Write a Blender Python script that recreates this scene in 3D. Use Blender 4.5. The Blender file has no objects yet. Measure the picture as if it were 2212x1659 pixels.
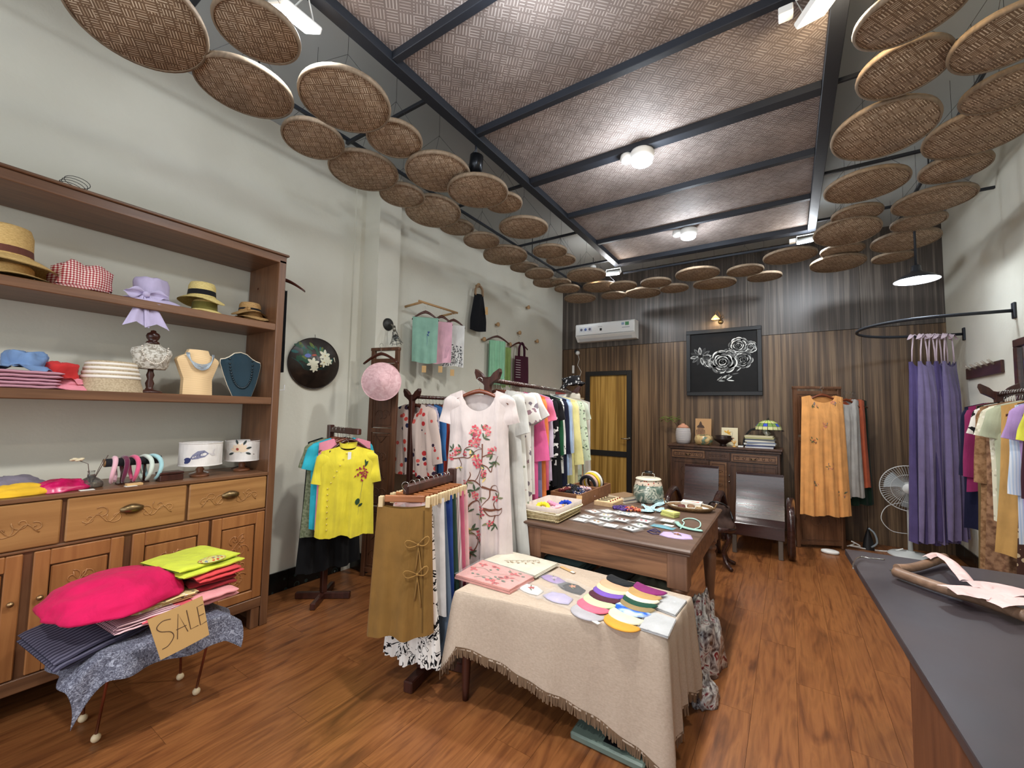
import bpy, math, random
from mathutils import Vector, Matrix, noise
R = math.radians
rnd = random.Random(7)
S = bpy.context.scene
COL = S.collection

# ---------------------------------------------------------------- camera
FPX, YAW, PITCH, ROLL, EYE = 905.49, 0.582148, 0.065319, 0.018798, 1.5
def _axes():
    cy, sy = math.cos(YAW), math.sin(YAW); cp, sp = math.cos(PITCH), math.sin(PITCH)
    fwd = Vector((-sy*cp, cy*cp, sp)); right = Vector((cy, sy, 0)); up = right.cross(fwd)
    c, s = math.cos(ROLL), math.sin(ROLL)
    return right*c+up*s, up*c-right*s, fwd
AR, AU, AF = _axes()
cam = bpy.data.cameras.new('camera'); camo = bpy.data.objects.new('camera', cam); COL.objects.link(camo)
camo.matrix_world = Matrix(((AR.x, AU.x, -AF.x, 0), (AR.y, AU.y, -AF.y, 0), (AR.z, AU.z, -AF.z, EYE), (0, 0, 0, 1)))
cam.sensor_fit = 'HORIZONTAL'; cam.sensor_width = 36; cam.lens = FPX/2212*36; cam.clip_start = .02
S.camera = camo
def brief(s, n):
    w_ = s.split()
    while len(w_) > n:
        k = max((i for i, q in enumerate(w_) if i > 2 and i <= n and q in ('on', 'with', 'beside', 'behind', 'in', 'by', 'at', 'near', 'just', 'beyond', 'between', 'from', 'of', 'hanging', 'next', 'over', 'under', 'low', 'and', 'facing', 'to')), default=n); w_ = w_[:k]
    return ' '.join(w_).rstrip(',')
def at(px, py, X=None, Y=None, Z=None):
    """where the sight line through a photo pixel meets the plane X=, Y= or Z="""
    d = AR*((px-1106)/FPX) - AU*((py-829.5)/FPX) + AF
    i, v = (0, X) if X is not None else (1, Y) if Y is not None else (2, Z)
    o = Vector((0, 0, EYE)); t = (v-o[i])/d[i]
    return o+d*t

# ---------------------------------------------------------------- world, light, exposure
w = bpy.data.worlds.new('world'); S.world = w; w.use_nodes = True
w.node_tree.nodes['Background'].inputs[0].default_value = (.80, .87, 1, 1)
w.node_tree.nodes['Background'].inputs[1].default_value = .6
S.view_settings.view_transform = 'Standard'; S.view_settings.look = 'None'
S.view_settings.gamma = 1; S.view_settings.use_curve_mapping = False; S.view_settings.exposure = 0.35
def light(kind, loc, power, color, size=.2, size_y=None, aim=None, spot=None, blend=.5):
    l = bpy.data.lights.new('light', kind); o = bpy.data.objects.new('light', l); COL.objects.link(o)
    o.location = loc; l.energy = power; l.color = color
    if kind == 'AREA':
        l.size = size
        if size_y: l.shape = 'RECTANGLE'; l.size_y = size_y
    else: l.shadow_soft_size = size
    if kind == 'SPOT': l.spot_size = R(spot); l.spot_blend = blend
    if aim is not None: o.rotation_euler = (Vector(aim)-Vector(loc)).to_track_quat('-Z', 'Y').to_euler()
    return o
COOL = (.86, .93, 1); WARM = (1, .78, .5); NEUT = (1, .96, .89)
# ceiling floods (housings built below, except the last): domed lenses, most light down, some sideways
for (x, y, p, c) in ((-.88, 3.06, 92, NEUT), (-.85, 4.66, 76, NEUT), (-.88, 1.38, 88, NEUT), (-.9, -.55, 80, NEUT)):  # last one is an added lamp out of view, with no fixture
    light('SPOT', (x, y, 3.355), p*1.22, c, .07, aim=(x, y, 0), spot=152, blend=.85); light('POINT', (x, y, 3.30), p*.22, COOL, .07)
light('SPOT', (-1.93, 5.30, 3.33), 60, COOL, .05, aim=(-2.2, 6.5, 1.0), spot=140, blend=.7)
light('SPOT', (.24, 5.30, 3.33), 60, COOL, .05, aim=(.1, 6.6, 1.6), spot=140, blend=.7)
light('SPOT', (-1.95, 1.03, 3.33), 34, COOL, .06, aim=(-2.3, 1.3, 0), spot=140, blend=.7)
light('POINT', (-1.97, 1.01, 3.33), 5, COOL, .05); light('POINT', (.19, 2.27, 3.33), 12, WARM, .05); light('POINT', (.24, 5.33, 3.36), 8, COOL, .05); light('POINT', (-1.97, 5.33, 3.36), 8, COOL, .05)
light('SPOT', (-2.06, 4.98, 3.28), 60, WARM, .05, aim=(-2.45, 6.7, 1.0), spot=60, blend=.8)
light('SPOT', (.17, 2.30, 3.36), 45, NEUT, .05, aim=(-.3, 2.6, 0), spot=150, blend=.7)
# daylight from the open shop front behind the camera
light('AREA', (-1.0, -2.3, 1.9), 60, (.93, .97, 1), 4.2, 2.4, aim=(-1.0, 3, 1.3))

# ---------------------------------------------------------------- node materials
MATS = {}
def des(c, k=.12):
    l = .3*c[0]+.59*c[1]+.11*c[2]; return tuple(x*(1-k)+l*k for x in c)
def lin(c):
    return tuple(((x/255)/12.92 if x/255 <= .04045 else ((x/255+.055)/1.055)**2.4) for x in c)+(1,)
class NT:
    def __init__(s, name, rough=.6, metal=0, spec=.5):
        s.m = bpy.data.materials.new(name); s.m.use_nodes = True; s.t = s.m.node_tree; s.n = s.t.nodes; s.l = s.t.links
        s.b = s.n['Principled BSDF']; s.b.inputs['Roughness'].default_value = rough; s.b.inputs['Metallic'].default_value = metal
        s.b.inputs['Specular IOR Level'].default_value = spec
    def add(s, ty, **k):
        nd = s.n.new(ty)
        for a, v in k.items():
            if a.startswith('i_'):
                key = a[2:]; nd.inputs[int(key) if key.isdigit() else key.replace('_', ' ')].default_value = v
            else: setattr(nd, a, v)
        return nd
    def link(s, a, ao, b, bi): s.l.new(a.outputs[ao], b.inputs[bi])
    def coord(s, scale=(1, 1, 1), kind='Object', rot=(0, 0, 0), rand=False):
        tc = s.add('ShaderNodeTexCoord'); mp = s.add('ShaderNodeMapping')
        mp.inputs['Scale'].default_value = scale; mp.inputs['Rotation'].default_value = rot
        if rand:
            oi = s.add('ShaderNodeObjectInfo'); ml = s.add('ShaderNodeMath', operation='MULTIPLY'); ml.inputs[1].default_value = 37
            s.l.new(oi.outputs['Random'], ml.inputs[0]); va = s.add('ShaderNodeVectorMath', operation='ADD')
            s.l.new(tc.outputs[kind], va.inputs[0]); s.l.new(ml.outputs[0], va.inputs[1]); s.l.new(va.outputs[0], mp.inputs[0])
        else: s.l.new(tc.outputs[kind], mp.inputs[0])
        return mp
    def ramp(s, src, so, stops, interp='LINEAR'):
        r = s.add('ShaderNodeValToRGB'); cr = r.color_ramp; cr.interpolation = interp
        while len(cr.elements) < len(stops): cr.elements.new(.5)
        for e, (p, c) in zip(cr.elements, stops): e.position = p; e.color = c
        s.l.new(src.outputs[so], r.inputs[0]); return r
    def bump(s, src, so, strength=.3, dist=.01):
        b = s.add('ShaderNodeBump'); b.inputs['Strength'].default_value = strength; b.inputs['Distance'].default_value = dist
        s.l.new(src.outputs[so], b.inputs['Height']); s.l.new(b.outputs[0], s.b.inputs['Normal']); return b
def plain(name, c, rough=.6, metal=0, spec=.5, bump=0, bscale=60, trans=0, emit=0, alpha=1):
    if name in MATS: return MATS[name]
    t = NT(name, rough, metal, spec); t.b.inputs['Base Color'].default_value = lin(c)
    if bump:
        mp = t.coord((bscale,)*3); n = t.add('ShaderNodeTexNoise', i_Scale=1.0); t.link(mp, 0, n, 0); t.bump(n, 0, bump)
    if trans: t.b.inputs['Transmission Weight'].default_value = trans
    if alpha < 1: t.b.inputs['Alpha'].default_value = alpha
    if emit:
        t.b.inputs['Emission Color'].default_value = lin(c); t.b.inputs['Emission Strength'].default_value = emit
    MATS[name] = t.m; return t.m
def wood(name, c1, c2, axis=2, rough=.4, scale=1, rand=False, coat=0, spec=.5, contrast=1):
    if name in MATS: return MATS[name]
    c1, c2 = des(c1, .14), des(c2, .14); t = NT(name, rough, 0, spec); sc = [14*scale]*3; sc[axis] = 1.1*scale
    mp = t.coord(tuple(sc), rand=rand)
    n = t.add('ShaderNodeTexNoise', i_Scale=1.0, i_Detail=5.0, i_Distortion=1.2); t.link(mp, 0, n, 0)
    r = t.ramp(n, 0, [(.5-.18/contrast, lin(c1)), (.5+.2/contrast, lin(c2))]); t.link(r, 0, t.b, 'Base Color')
    sc2 = [110*scale]*3; sc2[axis] = 5*scale; m2 = t.coord(tuple(sc2)); n2 = t.add('ShaderNodeTexNoise', i_Scale=1.0, i_Detail=2.0)
    t.link(m2, 0, n2, 0); t.bump(n2, 0, .12, .004)
    if coat: t.b.inputs['Coat Weight'].default_value = coat; t.b.inputs['Coat Roughness'].default_value = .15
    MATS[name] = t.m; return t.m
def fabric(name, c, rough=.85, weave=500, sheen=.08, var=.04, trans=0):
    if name in MATS: return MATS[name]
    c = des(c); t = NT(name, rough, 0, .2)
    mp = t.coord((1, 1, 1)); n = t.add('ShaderNodeTexNoise', i_Scale=9.0, i_Detail=3.0); t.link(mp, 0, n, 0)
    d = tuple(max(0, x*(1-var*1.6)) for x in c); e = tuple(min(255, x*(1+var)) for x in c)
    r = t.ramp(n, 0, [(.3, lin(d)), (.7, lin(e))]); t.link(r, 0, t.b, 'Base Color')
    n2 = t.add('ShaderNodeTexNoise', i_Scale=float(weave), i_Detail=1.0); t.link(mp, 0, n2, 0); bf = t.bump(n2, 0, .25, .002)
    m3 = t.coord((13, 13, 3.2)); n3 = t.add('ShaderNodeTexNoise', i_Scale=1.0, i_Detail=3.0, i_Distortion=.6); t.link(m3, 0, n3, 0)
    b3 = t.add('ShaderNodeBump'); b3.inputs['Strength'].default_value = .55; b3.inputs['Distance'].default_value = .022; t.l.new(n3.outputs[0], b3.inputs['Height']); t.l.new(b3.outputs[0], bf.inputs['Normal'])
    t.b.inputs['Sheen Weight'].default_value = sheen
    MATS[name] = t.m; return t.m
def spotted(name, base, cols, scale=18, size=.33, rough=.85, metric='F1', noise_mix=0.0):
    """cloth printed with scattered blots in several colours"""
    if name in MATS: return MATS[name]
    t = NT(name, rough, 0, .2); mp = t.coord((1, 1, 1)); v = t.add('ShaderNodeTexVoronoi', i_Scale=float(scale)); 
    nz = t.add('ShaderNodeTexNoise', i_Scale=scale*1.3, i_Detail=2.0); t.link(mp, 0, nz, 0)
    mx = t.add('ShaderNodeVectorMath', operation='MULTIPLY_ADD'); t.l.new(nz.outputs['Color'], mx.inputs[0])
    mx.inputs[1].default_value = (noise_mix/scale,)*3; t.l.new(mp.outputs[0], mx.inputs[2]); t.l.new(mx.outputs[0], v.inputs[0])
    sep = t.add('ShaderNodeSeparateColor'); t.l.new(v.outputs['Color'], sep.inputs[0])
    k = len(cols); stops = [(i/k, lin(c)) for i, c in enumerate(cols)]
    r = t.ramp(sep, 0, stops, 'CONSTANT'); th = t.add('ShaderNodeMath', operation='LESS_THAN'); th.inputs[1].default_value = size
    t.l.new(v.outputs['Distance'], th.inputs[0]); m = t.add('ShaderNodeMix', data_type='RGBA')
    t.l.new(th.outputs[0], m.inputs[0]); m.inputs[6].default_value = lin(base); t.l.new(r.outputs[0], m.inputs[7])
    t.l.new(m.outputs[2], t.b.inputs['Base Color'])
    MATS[name] = t.m; return t.m
def blotch(name, stops, scale=20, detail=3, rough=.85, dist=0, spec=.2, aspect=(1, 1, 1), bump=0, interp='LINEAR'):
    if name in MATS: return MATS[name]
    t = NT(name, rough, 0, spec); mp = t.coord(aspect); n = t.add('ShaderNodeTexNoise', i_Scale=float(scale), i_Detail=float(detail), i_Distortion=float(dist))
    t.link(mp, 0, n, 0); r = t.ramp(n, 0, [(p, lin(c)) for p, c in stops], interp); t.link(r, 0, t.b, 'Base Color')
    if bump: t.bump(n, 0, bump, .01)
    MATS[name] = t.m; return t.m
def striped(name, c1, c2, axis='X', scale=30, rough=.85, duty=.5, rot=(0, 0, 0), spec=.2):
    if name in MATS: return MATS[name]
    t = NT(name, rough, 0, spec); mp = t.coord((1, 1, 1), rot=rot); wv = t.add('ShaderNodeTexWave', bands_direction=axis, i_Scale=float(scale))
    t.link(mp, 0, wv, 0); r = t.ramp(wv, 1, [(duty-.06, lin(c1)), (duty+.06, lin(c2))]); t.link(r, 0, t.b, 'Base Color')
    MATS[name] = t.m; return t.m
def gingham(name, a, b, n=60):
    if name in MATS: return MATS[name]
    t = NT(name, .85, 0, .2); mp = t.coord((1, 1, 1), rot=(0, 0, 0))
    w1 = t.add('ShaderNodeTexWave', bands_direction='Y', i_Scale=float(n)); w2 = t.add('ShaderNodeTexWave', bands_direction='Z', i_Scale=float(n))
    t.link(mp, 0, w1, 0); t.link(mp, 0, w2, 0); s = t.add('ShaderNodeMath', operation='ADD')
    r1 = t.ramp(w1, 1, [(.45, (0, 0, 0, 1)), (.55, (1, 1, 1, 1))]); r2 = t.ramp(w2, 1, [(.45, (0, 0, 0, 1)), (.55, (1, 1, 1, 1))])
    t.link(r1, 0, s, 0); t.link(r2, 0, s, 1); h = t.add('ShaderNodeMath', operation='MULTIPLY'); h.inputs[1].default_value = .5; t.link(s, 0, h, 0)
    mid = tuple((x+y)/2 for x, y in zip(a, b)); r = t.ramp(h, 0, [(.2, lin(a)), (.5, lin(mid)), (.9, lin(b))]); t.link(r, 0, t.b, 'Base Color')
    MATS[name] = t.m; return t.m
def weave(name, c1, c2, c3, scale=38, rot=(0, 0, R(45)), rough=.7, rand=True, dark=.3):
    """bamboo basketwork: short strips in a herringbone, some darker"""
    if name in MATS: return MATS[name]
    t = NT(name, rough, 0, .3); mp = t.coord((scale, scale, scale), rot=rot, rand=rand)
    b = t.add('ShaderNodeTexBrick', i_Scale=1.0); b.offset = .25; b.offset_frequency = 1; b.squash = 1
    b.inputs['Color1'].default_value = lin(c1); b.inputs['Color2'].default_value = lin(c2); b.inputs['Mortar'].default_value = lin(c3)
    b.inputs['Mortar Size'].default_value = .09; b.inputs['Mortar Smooth'].default_value = .3; b.inputs['Bias'].default_value = 0
    b.inputs['Brick Width'].default_value = 1.0; b.inputs['Row Height'].default_value = .25; t.link(mp, 0, b, 0)
    b2 = t.add('ShaderNodeTexBrick', i_Scale=1.0); b2.offset = .25; b2.offset_frequency = 1; m3 = t.coord((scale, scale, scale), rot=(0, 0, rot[2]+R(90)), rand=rand)
    for k in ('Color1', 'Color2', 'Mortar', 'Mortar Size', 'Mortar Smooth', 'Bias', 'Brick Width', 'Row Height'): b2.inputs[k].default_value = b.inputs[k].default_value
    t.link(m3, 0, b2, 0)
    n = t.add('ShaderNodeTexChecker', i_Scale=.9); t.link(mp, 0, n, 0)
    m = t.add('ShaderNodeMix', data_type='RGBA'); t.l.new(n.outputs[1], m.inputs[0]); t.l.new(b.outputs[0], m.inputs[6]); t.l.new(b2.outputs[0], m.inputs[7])
    nz = t.add('ShaderNodeTexNoise', i_Scale=.35, i_Detail=4.0); t.link(mp, 0, nz, 0); rr = t.ramp(nz, 0, [(.35, (1-dark,)*3+(1,)), (.65, (1, 1, 1, 1))])
    mu = t.add('ShaderNodeMix', data_type='RGBA', blend_type='MULTIPLY'); mu.inputs[0].default_value = 1
    t.l.new(m.outputs[2], mu.inputs[6]); t.l.new(rr.outputs[0], mu.inputs[7]); t.l.new(mu.outputs[2], t.b.inputs['Base Color'])
    bw = t.add('ShaderNodeRGBToBW'); t.l.new(m.outputs[2], bw.inputs[0]); t.bump(bw, 0, .5, .01)
    MATS[name] = t.m; return t.m

# ---------------------------------------------------------------- mesh builder
class MB:
    def __init__(s): s.v = []; s.f = []; s.mi = []; s.cur = 0; s.sm = []; s.smooth = False
    def P(s, p): s.v.append(tuple(p)); return len(s.v)-1
    def F(s, idx, sm=None): s.f.append(tuple(idx)); s.mi.append(s.cur); s.sm.append(s.smooth if sm is None else sm)
    def box(s, x0, x1, y0, y1, z0, z1, M=None):
        b = len(s.v)
        for z in (z0, z1):
            for x, y in ((x0, y0), (x1, y0), (x1, y1), (x0, y1)):
                p = Vector((x, y, z)); s.P(M @ p if M is not None else p)
        for q in ((0, 3, 2, 1), (4, 5, 6, 7), (0, 1, 5, 4), (1, 2, 6, 5), (2, 3, 7, 6), (3, 0, 4, 7)): s.F([b+i for i in q], False)
        return s
    def bbox(s, x0, x1, y0, y1, z0, z1, r=.004, M=None):
        """box with chamfered edges all round"""
        ks = {}
        def pt(ax, i, j, k):
            c = [[x0, x1][i], [y0, y1][j], [z0, z1][k]]; d = [1 if i == 0 else -1, 1 if j == 0 else -1, 1 if k == 0 else -1]
            for a in range(3):
                if a != ax: c[a] += d[a]*r
            key = (ax, i, j, k)
            if key not in ks: p = Vector(c); ks[key] = s.P(M @ p if M is not None else p)
            return ks[key]
        def face(ids):
            s.F(ids, False)
        for k in (0, 1):
            face([pt(2, a, b, k) for a, b in ((0, 0), (1, 0), (1, 1), (0, 1))][::(1 if k else -1)])
            face([pt(1, a, k, b) for a, b in ((0, 0), (0, 1), (1, 1), (1, 0))][::(1 if k else -1)])
            face([pt(0, k, a, b) for a, b in ((0, 0), (1, 0), (1, 1), (0, 1))][::(1 if k else -1)])
        for a in (0, 1):
            for b in (0, 1):
                face([pt(1, 0, a, b), pt(1, 1, a, b), pt(2, 1, a, b), pt(2, 0, a, b)][::(1 if a != b else -1)])
                face([pt(0, a, 0, b), pt(0, a, 1, b), pt(2, a, 1, b), pt(2, a, 0, b)][::(-1 if a != b else 1)])
                face([pt(0, a, b, 0), pt(0, a, b, 1), pt(1, a, b, 1), pt(1, a, b, 0)][::(1 if a != b else -1)])
                for c in (0, 1):
                    face([pt(0, a, b, c), pt(1, a, b, c), pt(2, a, b, c)][::(1 if (a+b+c) % 2 else -1)])
        return s
    def tube(s, pts, r, n=8, caps=True, sm=True):
        pts = [Vector(p) for p in pts]; k = len(pts); rs = r if isinstance(r, (list, tuple)) else [r]*k; b = len(s.v); up = None
        for i, p in enumerate(pts):
            d = (pts[min(i+1, k-1)]-pts[max(i-1, 0)]); d = d.normalized() if d.length > 1e-9 else Vector((0, 0, 1))
            if up is None: up = Vector((0, 0, 1)) if abs(d.z) < .9 else Vector((1, 0, 0))
            u = (up - d*up.dot(d)); u = u.normalized() if u.length > 1e-6 else d.orthogonal().normalized(); up = u; w_ = d.cross(u)
            for j in range(n):
                a = 2*math.pi*j/n; s.P(p+(u*math.cos(a)+w_*math.sin(a))*rs[i])
        for i in range(k-1):
            for j in range(n):
                s.F((b+i*n+j, b+i*n+(j+1) % n, b+(i+1)*n+(j+1) % n, b+(i+1)*n+j), sm)
        if caps: s.F([b+j for j in range(n)][::-1], False); s.F([b+(k-1)*n+j for j in range(n)], False)
        return s
    def lathe(s, prof, c=(0, 0, 0), n=24, sm=True, M=None, close=True, sq=(1, 1)):
        b = len(s.v); c = Vector(c); k = len(prof)
        for r, z in prof:
            for j in range(n):
                a = 2*math.pi*j/n; p = Vector((r*math.cos(a)*sq[0], r*math.sin(a)*sq[1], z)); p = (M @ p if M is not None else p)+c; s.P(p)
        for i in range(k-1):
            for j in range(n): s.F((b+i*n+j, b+i*n+(j+1) % n, b+(i+1)*n+(j+1) % n, b+(i+1)*n+j), sm)
        if close:
            if prof[0][0] > 1e-4: s.F([b+j for j in range(n)][::-1], False)
            if prof[-1][0] > 1e-4: s.F([b+(k-1)*n+j for j in range(n)], False)
        return s
    def grid(s, fn, nu, nv, closed=False, sm=True):
        b = len(s.v)
        for j in range(nv+1):
            for i in range(nu if closed else nu+1): s.P(fn(i/nu, j/nv))
        m = nu if closed else nu+1
        for j in range(nv):
            for i in range(nu):
                i2 = (i+1) % m if closed else i+1; s.F((b+j*m+i, b+j*m+i2, b+(j+1)*m+i2, b+(j+1)*m+i), sm)
        return s
    def prism(s, pts, y0, y1, M=None, sm=False):
        """outline in x,z pushed through y"""
        b = len(s.v); k = len(pts)
        for y in (y0, y1):
            for x, z in pts:
                p = Vector((x, y, z)); s.P(M @ p if M is not None else p)
        s.F([b+i for i in range(k)], False); s.F([b+k+i for i in range(k)][::-1], False)
        for i in range(k): s.F((b+i, b+k+i, b+k+(i+1) % k, b+(i+1) % k), sm)
        return s
    def ball(s, c, r, n=12, m=8, sq=(1, 1, 1), M=None):
        b = len(s.v); c = Vector(c)
        for i in range(m+1):
            th = math.pi*i/m
            for j in range(n):
                a = 2*math.pi*j/n; p = Vector((math.sin(th)*math.cos(a)*r*sq[0], math.sin(th)*math.sin(a)*r*sq[1], -math.cos(th)*r*sq[2]))
                s.P((M @ p if M is not None else p)+c)
        for i in range(m):
            for j in range(n): s.F((b+i*n+j, b+i*n+(j+1) % n, b+(i+1)*n+(j+1) % n, b+(i+1)*n+j), True)
        return s
    def build(s, name, m, parent=None, loc=None, rot=None, merge=True):
        me = bpy.data.meshes.new(name); me.from_pydata(s.v, [], s.f)
        ms = m if isinstance(m, (list, tuple)) else [m]
        for x in ms: me.materials.append(x)
        me.polygons.foreach_set('material_index', s.mi); me.polygons.foreach_set('use_smooth', s.sm); me.update()
        o = bpy.data.objects.new(name, me); COL.objects.link(o)
        if parent is not None: o.parent = parent
        if loc is not None: o.location = loc
        if rot is not None: o.rotation_euler = rot
        return o
def tag(o, label=None, cat=None, group=None, kind=None):
    if label: o['label'] = brief(label, 16)
    if cat: o['category'] = cat
    if group: o['group'] = group
    if kind: o['kind'] = kind
    return o
def thing(name, label, cat, loc=(0, 0, 0), rz=0, group=None, rot=None):
    o = bpy.data.objects.new(name, None); COL.objects.link(o); o.empty_display_size = .05
    o.location = loc; o.rotation_euler = rot if rot else (0, 0, rz); return tag(o, label, cat, group)
def dup(root, loc, rz=0, label=None, group=None):
    r = root.copy(); COL.objects.link(r); r.location = loc; r.rotation_euler = (0, 0, rz)
    if label: r['label'] = label
    if group: r['group'] = group
    for ch in list(root.children):
        c = ch.copy(); COL.objects.link(c); c.parent = r
        for g in list(ch.children):
            d = g.copy(); COL.objects.link(d); d.parent = c
    return r
def nz(x, y, z=0): return noise.noise(Vector((x, y, z)))
def lerp(tab, t):
    for (a, x), (b, y) in zip(tab, tab[1:]):
        if t <= b: k = (t-a)/(b-a) if b > a else 0; k = max(0, k); return x+(y-x)*k
    return tab[-1][1]
def arc(cx, cz, r, a0, a1, n, y=0):
    return [(cx+r*math.cos(R(a0+(a1-a0)*i/n)), y, cz+r*math.sin(R(a0+(a1-a0)*i/n))) for i in range(n+1)]
# ================================================================ SETTING
XL, XL2, XR, YB, YF, ZC = -3.5, -3.34, 1.535, 6.7, -2.2, 3.85
def lam(name, stops, gap, rough=.45, spec=.4):
    """wood laminate printed with fine upright streaks"""
    t = NT(name, rough, 0, spec); m1 = t.coord((26, 26, .5), rand=True); n1 = t.add('ShaderNodeTexNoise', i_Scale=1.0, i_Detail=3.0); t.link(m1, 0, n1, 0)
    m2 = t.coord((150, 150, 1.6)); n2 = t.add('ShaderNodeTexNoise', i_Scale=1.0, i_Detail=4.0); t.link(m2, 0, n2, 0)
    a = t.add('ShaderNodeMix', data_type='FLOAT'); a.inputs[0].default_value = .38
    t.l.new(n1.outputs[0], a.inputs[2]); t.l.new(n2.outputs[0], a.inputs[3])
    r = t.ramp(a, 0, [(p, lin(c)) for p, c in stops]); t.link(r, 0, t.b, 'Base Color'); t.bump(a, 0, .1, .003); MATS[name] = t.m; return t.m
M_wall = NT('wall_paint', .9, 0, .2)
_mp = M_wall.coord((1, 1, 1)); _n = M_wall.add('ShaderNodeTexNoise', i_Scale=1.3, i_Detail=5.0); M_wall.link(_mp, 0, _n, 0)
_r = M_wall.ramp(_n, 0, [(.3, lin((208, 206, 192))), (.7, lin((220, 218, 205)))]); M_wall.link(_r, 0, M_wall.b, 'Base Color')
_n2 = M_wall.add('ShaderNodeTexNoise', i_Scale=35.0, i_Detail=3.0); M_wall.link(_mp, 0, _n2, 0); M_wall.bump(_n2, 0, .12, .01); M_wall = M_wall.m
M_ceil = plain('ceiling_paint', (170, 176, 178), .9, spec=.1)
def floor_mat():
    t = NT('floor_laminate', .33, 0, .5); mp = t.coord((11, 1.5, 11), rand=True)
    n = t.add('ShaderNodeTexNoise', i_Scale=1.0, i_Detail=6.0, i_Distortion=1.8); t.link(mp, 0, n, 0)
    r = t.ramp(n, 0, [(.28, lin((96, 56, 32))), (.44, lin((130, 80, 45))), (.56, lin((144, 92, 52))), (.74, lin((112, 67, 38)))]); 
    m2 = t.coord((75, 3, 75), rand=True); n2 = t.add('ShaderNodeTexNoise', i_Scale=1.0, i_Detail=3.0); t.link(m2, 0, n2, 0)
    r2 = t.ramp(n2, 0, [(.3, (.62, .58, .55, 1)), (.55, (1, 1, 1, 1))])
    mu = t.add('ShaderNodeMix', data_type='RGBA', blend_type='MULTIPLY'); mu.inputs[0].default_value = .75
    t.l.new(r.outputs[0], mu.inputs[6]); t.l.new(r2.outputs[0], mu.inputs[7]); t.l.new(mu.outputs[2], t.b.inputs['Base Color'])
    t.bump(n2, 0, .12, .002); return t.m
M_floor = floor_mat()
def struct(name, bm, m, parent=None):
    o = bm.build(name, m, parent)
    if parent is None: o['kind'] = 'structure'
    return o
# floor: sub-base and boards laid along the depth of the shop
fl = struct('floor', MB().box(XL-.1, XR+.1, YF, YB+.1, -.1, -.012), plain('floor_gap', (50, 26, 14), .8))
plank = {}
PW, PL = .195, 1.29
x = XL; i = 0
while x < XR:
    x1 = min(x+PW, XR); y = YF - (i*.43 % PL)
    while y < YB:
        y0, y1 = max(y, YF), min(y+PL, YB)
        if y1-y0 > .02:
            key = (round(x1-x, 3), round(y1-y0, 3))
            if key not in plank:
                b = MB(); b.box(.0006, x1-x-.0006, .0006, y1-y0-.0006, -.012, 0); o = b.build('floor_plank', M_floor, fl); plank[key] = o
            else: o = plank[key].copy(); COL.objects.link(o); o.parent = fl
            o.location = (x, y0, 0)
        y += PL
    x += PW; i += 1
# walls
struct('wall_left', MB().box(XL-.12, XL, YF, 2.576, 0, ZC).box(XL2-.3, XL2, 2.84, YB, 0, ZC), M_wall)
struct('trim_1', MB().box(XL-.1, -3.26, 2.576, 2.84, 0, ZC), M_wall)['label'] = 'pale painted pilaster standing proud of the left wall'
struct('trim_2', MB().box(XL-.01, XL+.022, 2.47, 2.576, 0, ZC), M_wall)['label'] = 'slim painted strip in the corner beside the pilaster'
struct('wall_right', MB().box(XR, XR+.12, YF, YB, 0, ZC), M_wall)
wf = MB(); wf.box(XL-.1, XL+.7, YF-.12, YF, 0, ZC); wf.box(XR-.4, XR+.1, YF-.12, YF, 0, ZC); wf.box(XL+.7, XR-.4, YF-.12, YF, 2.9, ZC)
struct('wall_front', wf, M_wall)
# tiled baseboards
def tilemat():
    t = NT('baseboard_tile', .25, 0, .5); mp = t.coord((9, 9, 9)); v = t.add('ShaderNodeTexVoronoi', i_Scale=1.2, i_Randomness=.25); t.link(mp, 0, v, 0)
    r = t.ramp(v, 0, [(.16, lin((104, 118, 116))), (.2, lin((14, 20, 20))), (.3, lin((18, 28, 26))), (.33, lin((46, 62, 60))), (.37, lin((10, 14, 14)))])
    t.link(r, 0, t.b, 'Base Color'); return t.m
M_tile = tilemat()
bl = struct('baseboard_left', MB().box(XL, XL+.008, 1.6, 2.576, 0, .16), plain('grout_dark', (20, 24, 24), .7))
def tiles(parent, p0, p1, nrm):
    p0, p1 = Vector(p0), Vector(p1); d = p1-p0; L = d.length; k = max(1, round(L/.3)); d.normalize(); n = Vector(nrm)
    for i in range(k):
        a = p0+d*(L*i/k+.002); c = p0+d*(L*(i+1)/k-.002)
        b = MB(); lo = [min(a[q], c[q], (a+n*.014)[q], (c+n*.014)[q]) for q in (0, 1)]; hi = [max(a[q], c[q], (a+n*.014)[q], (c+n*.014)[q]) for q in (0, 1)]
        b.bbox(lo[0], hi[0], lo[1], hi[1], .001, .162, .0015); b.build('tile', M_tile, parent)
tiles(bl, (XL+.004, YF, 0), (XL+.004, 2.576, 0), (1, 0, 0)); tiles(bl, (XL+.02, 2.576, 0), (-3.25, 2.576, 0), (0, -1, 0))
tiles(bl, (-3.26, 2.565, 0), (-3.26, 2.84, 0), (1, 0, 0)); tiles(bl, (XL2, 2.85, 0), (XL2, YB, 0), (1, 0, 0))
br = struct('baseboard_right', MB().box(XR-.008, XR, 1, YB, 0, .15), plain('grout_dark', (20, 24, 24)))
tiles(br, (XR, 1.2, 0), (XR, YB, 0), (-1, 0, 0))
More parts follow.
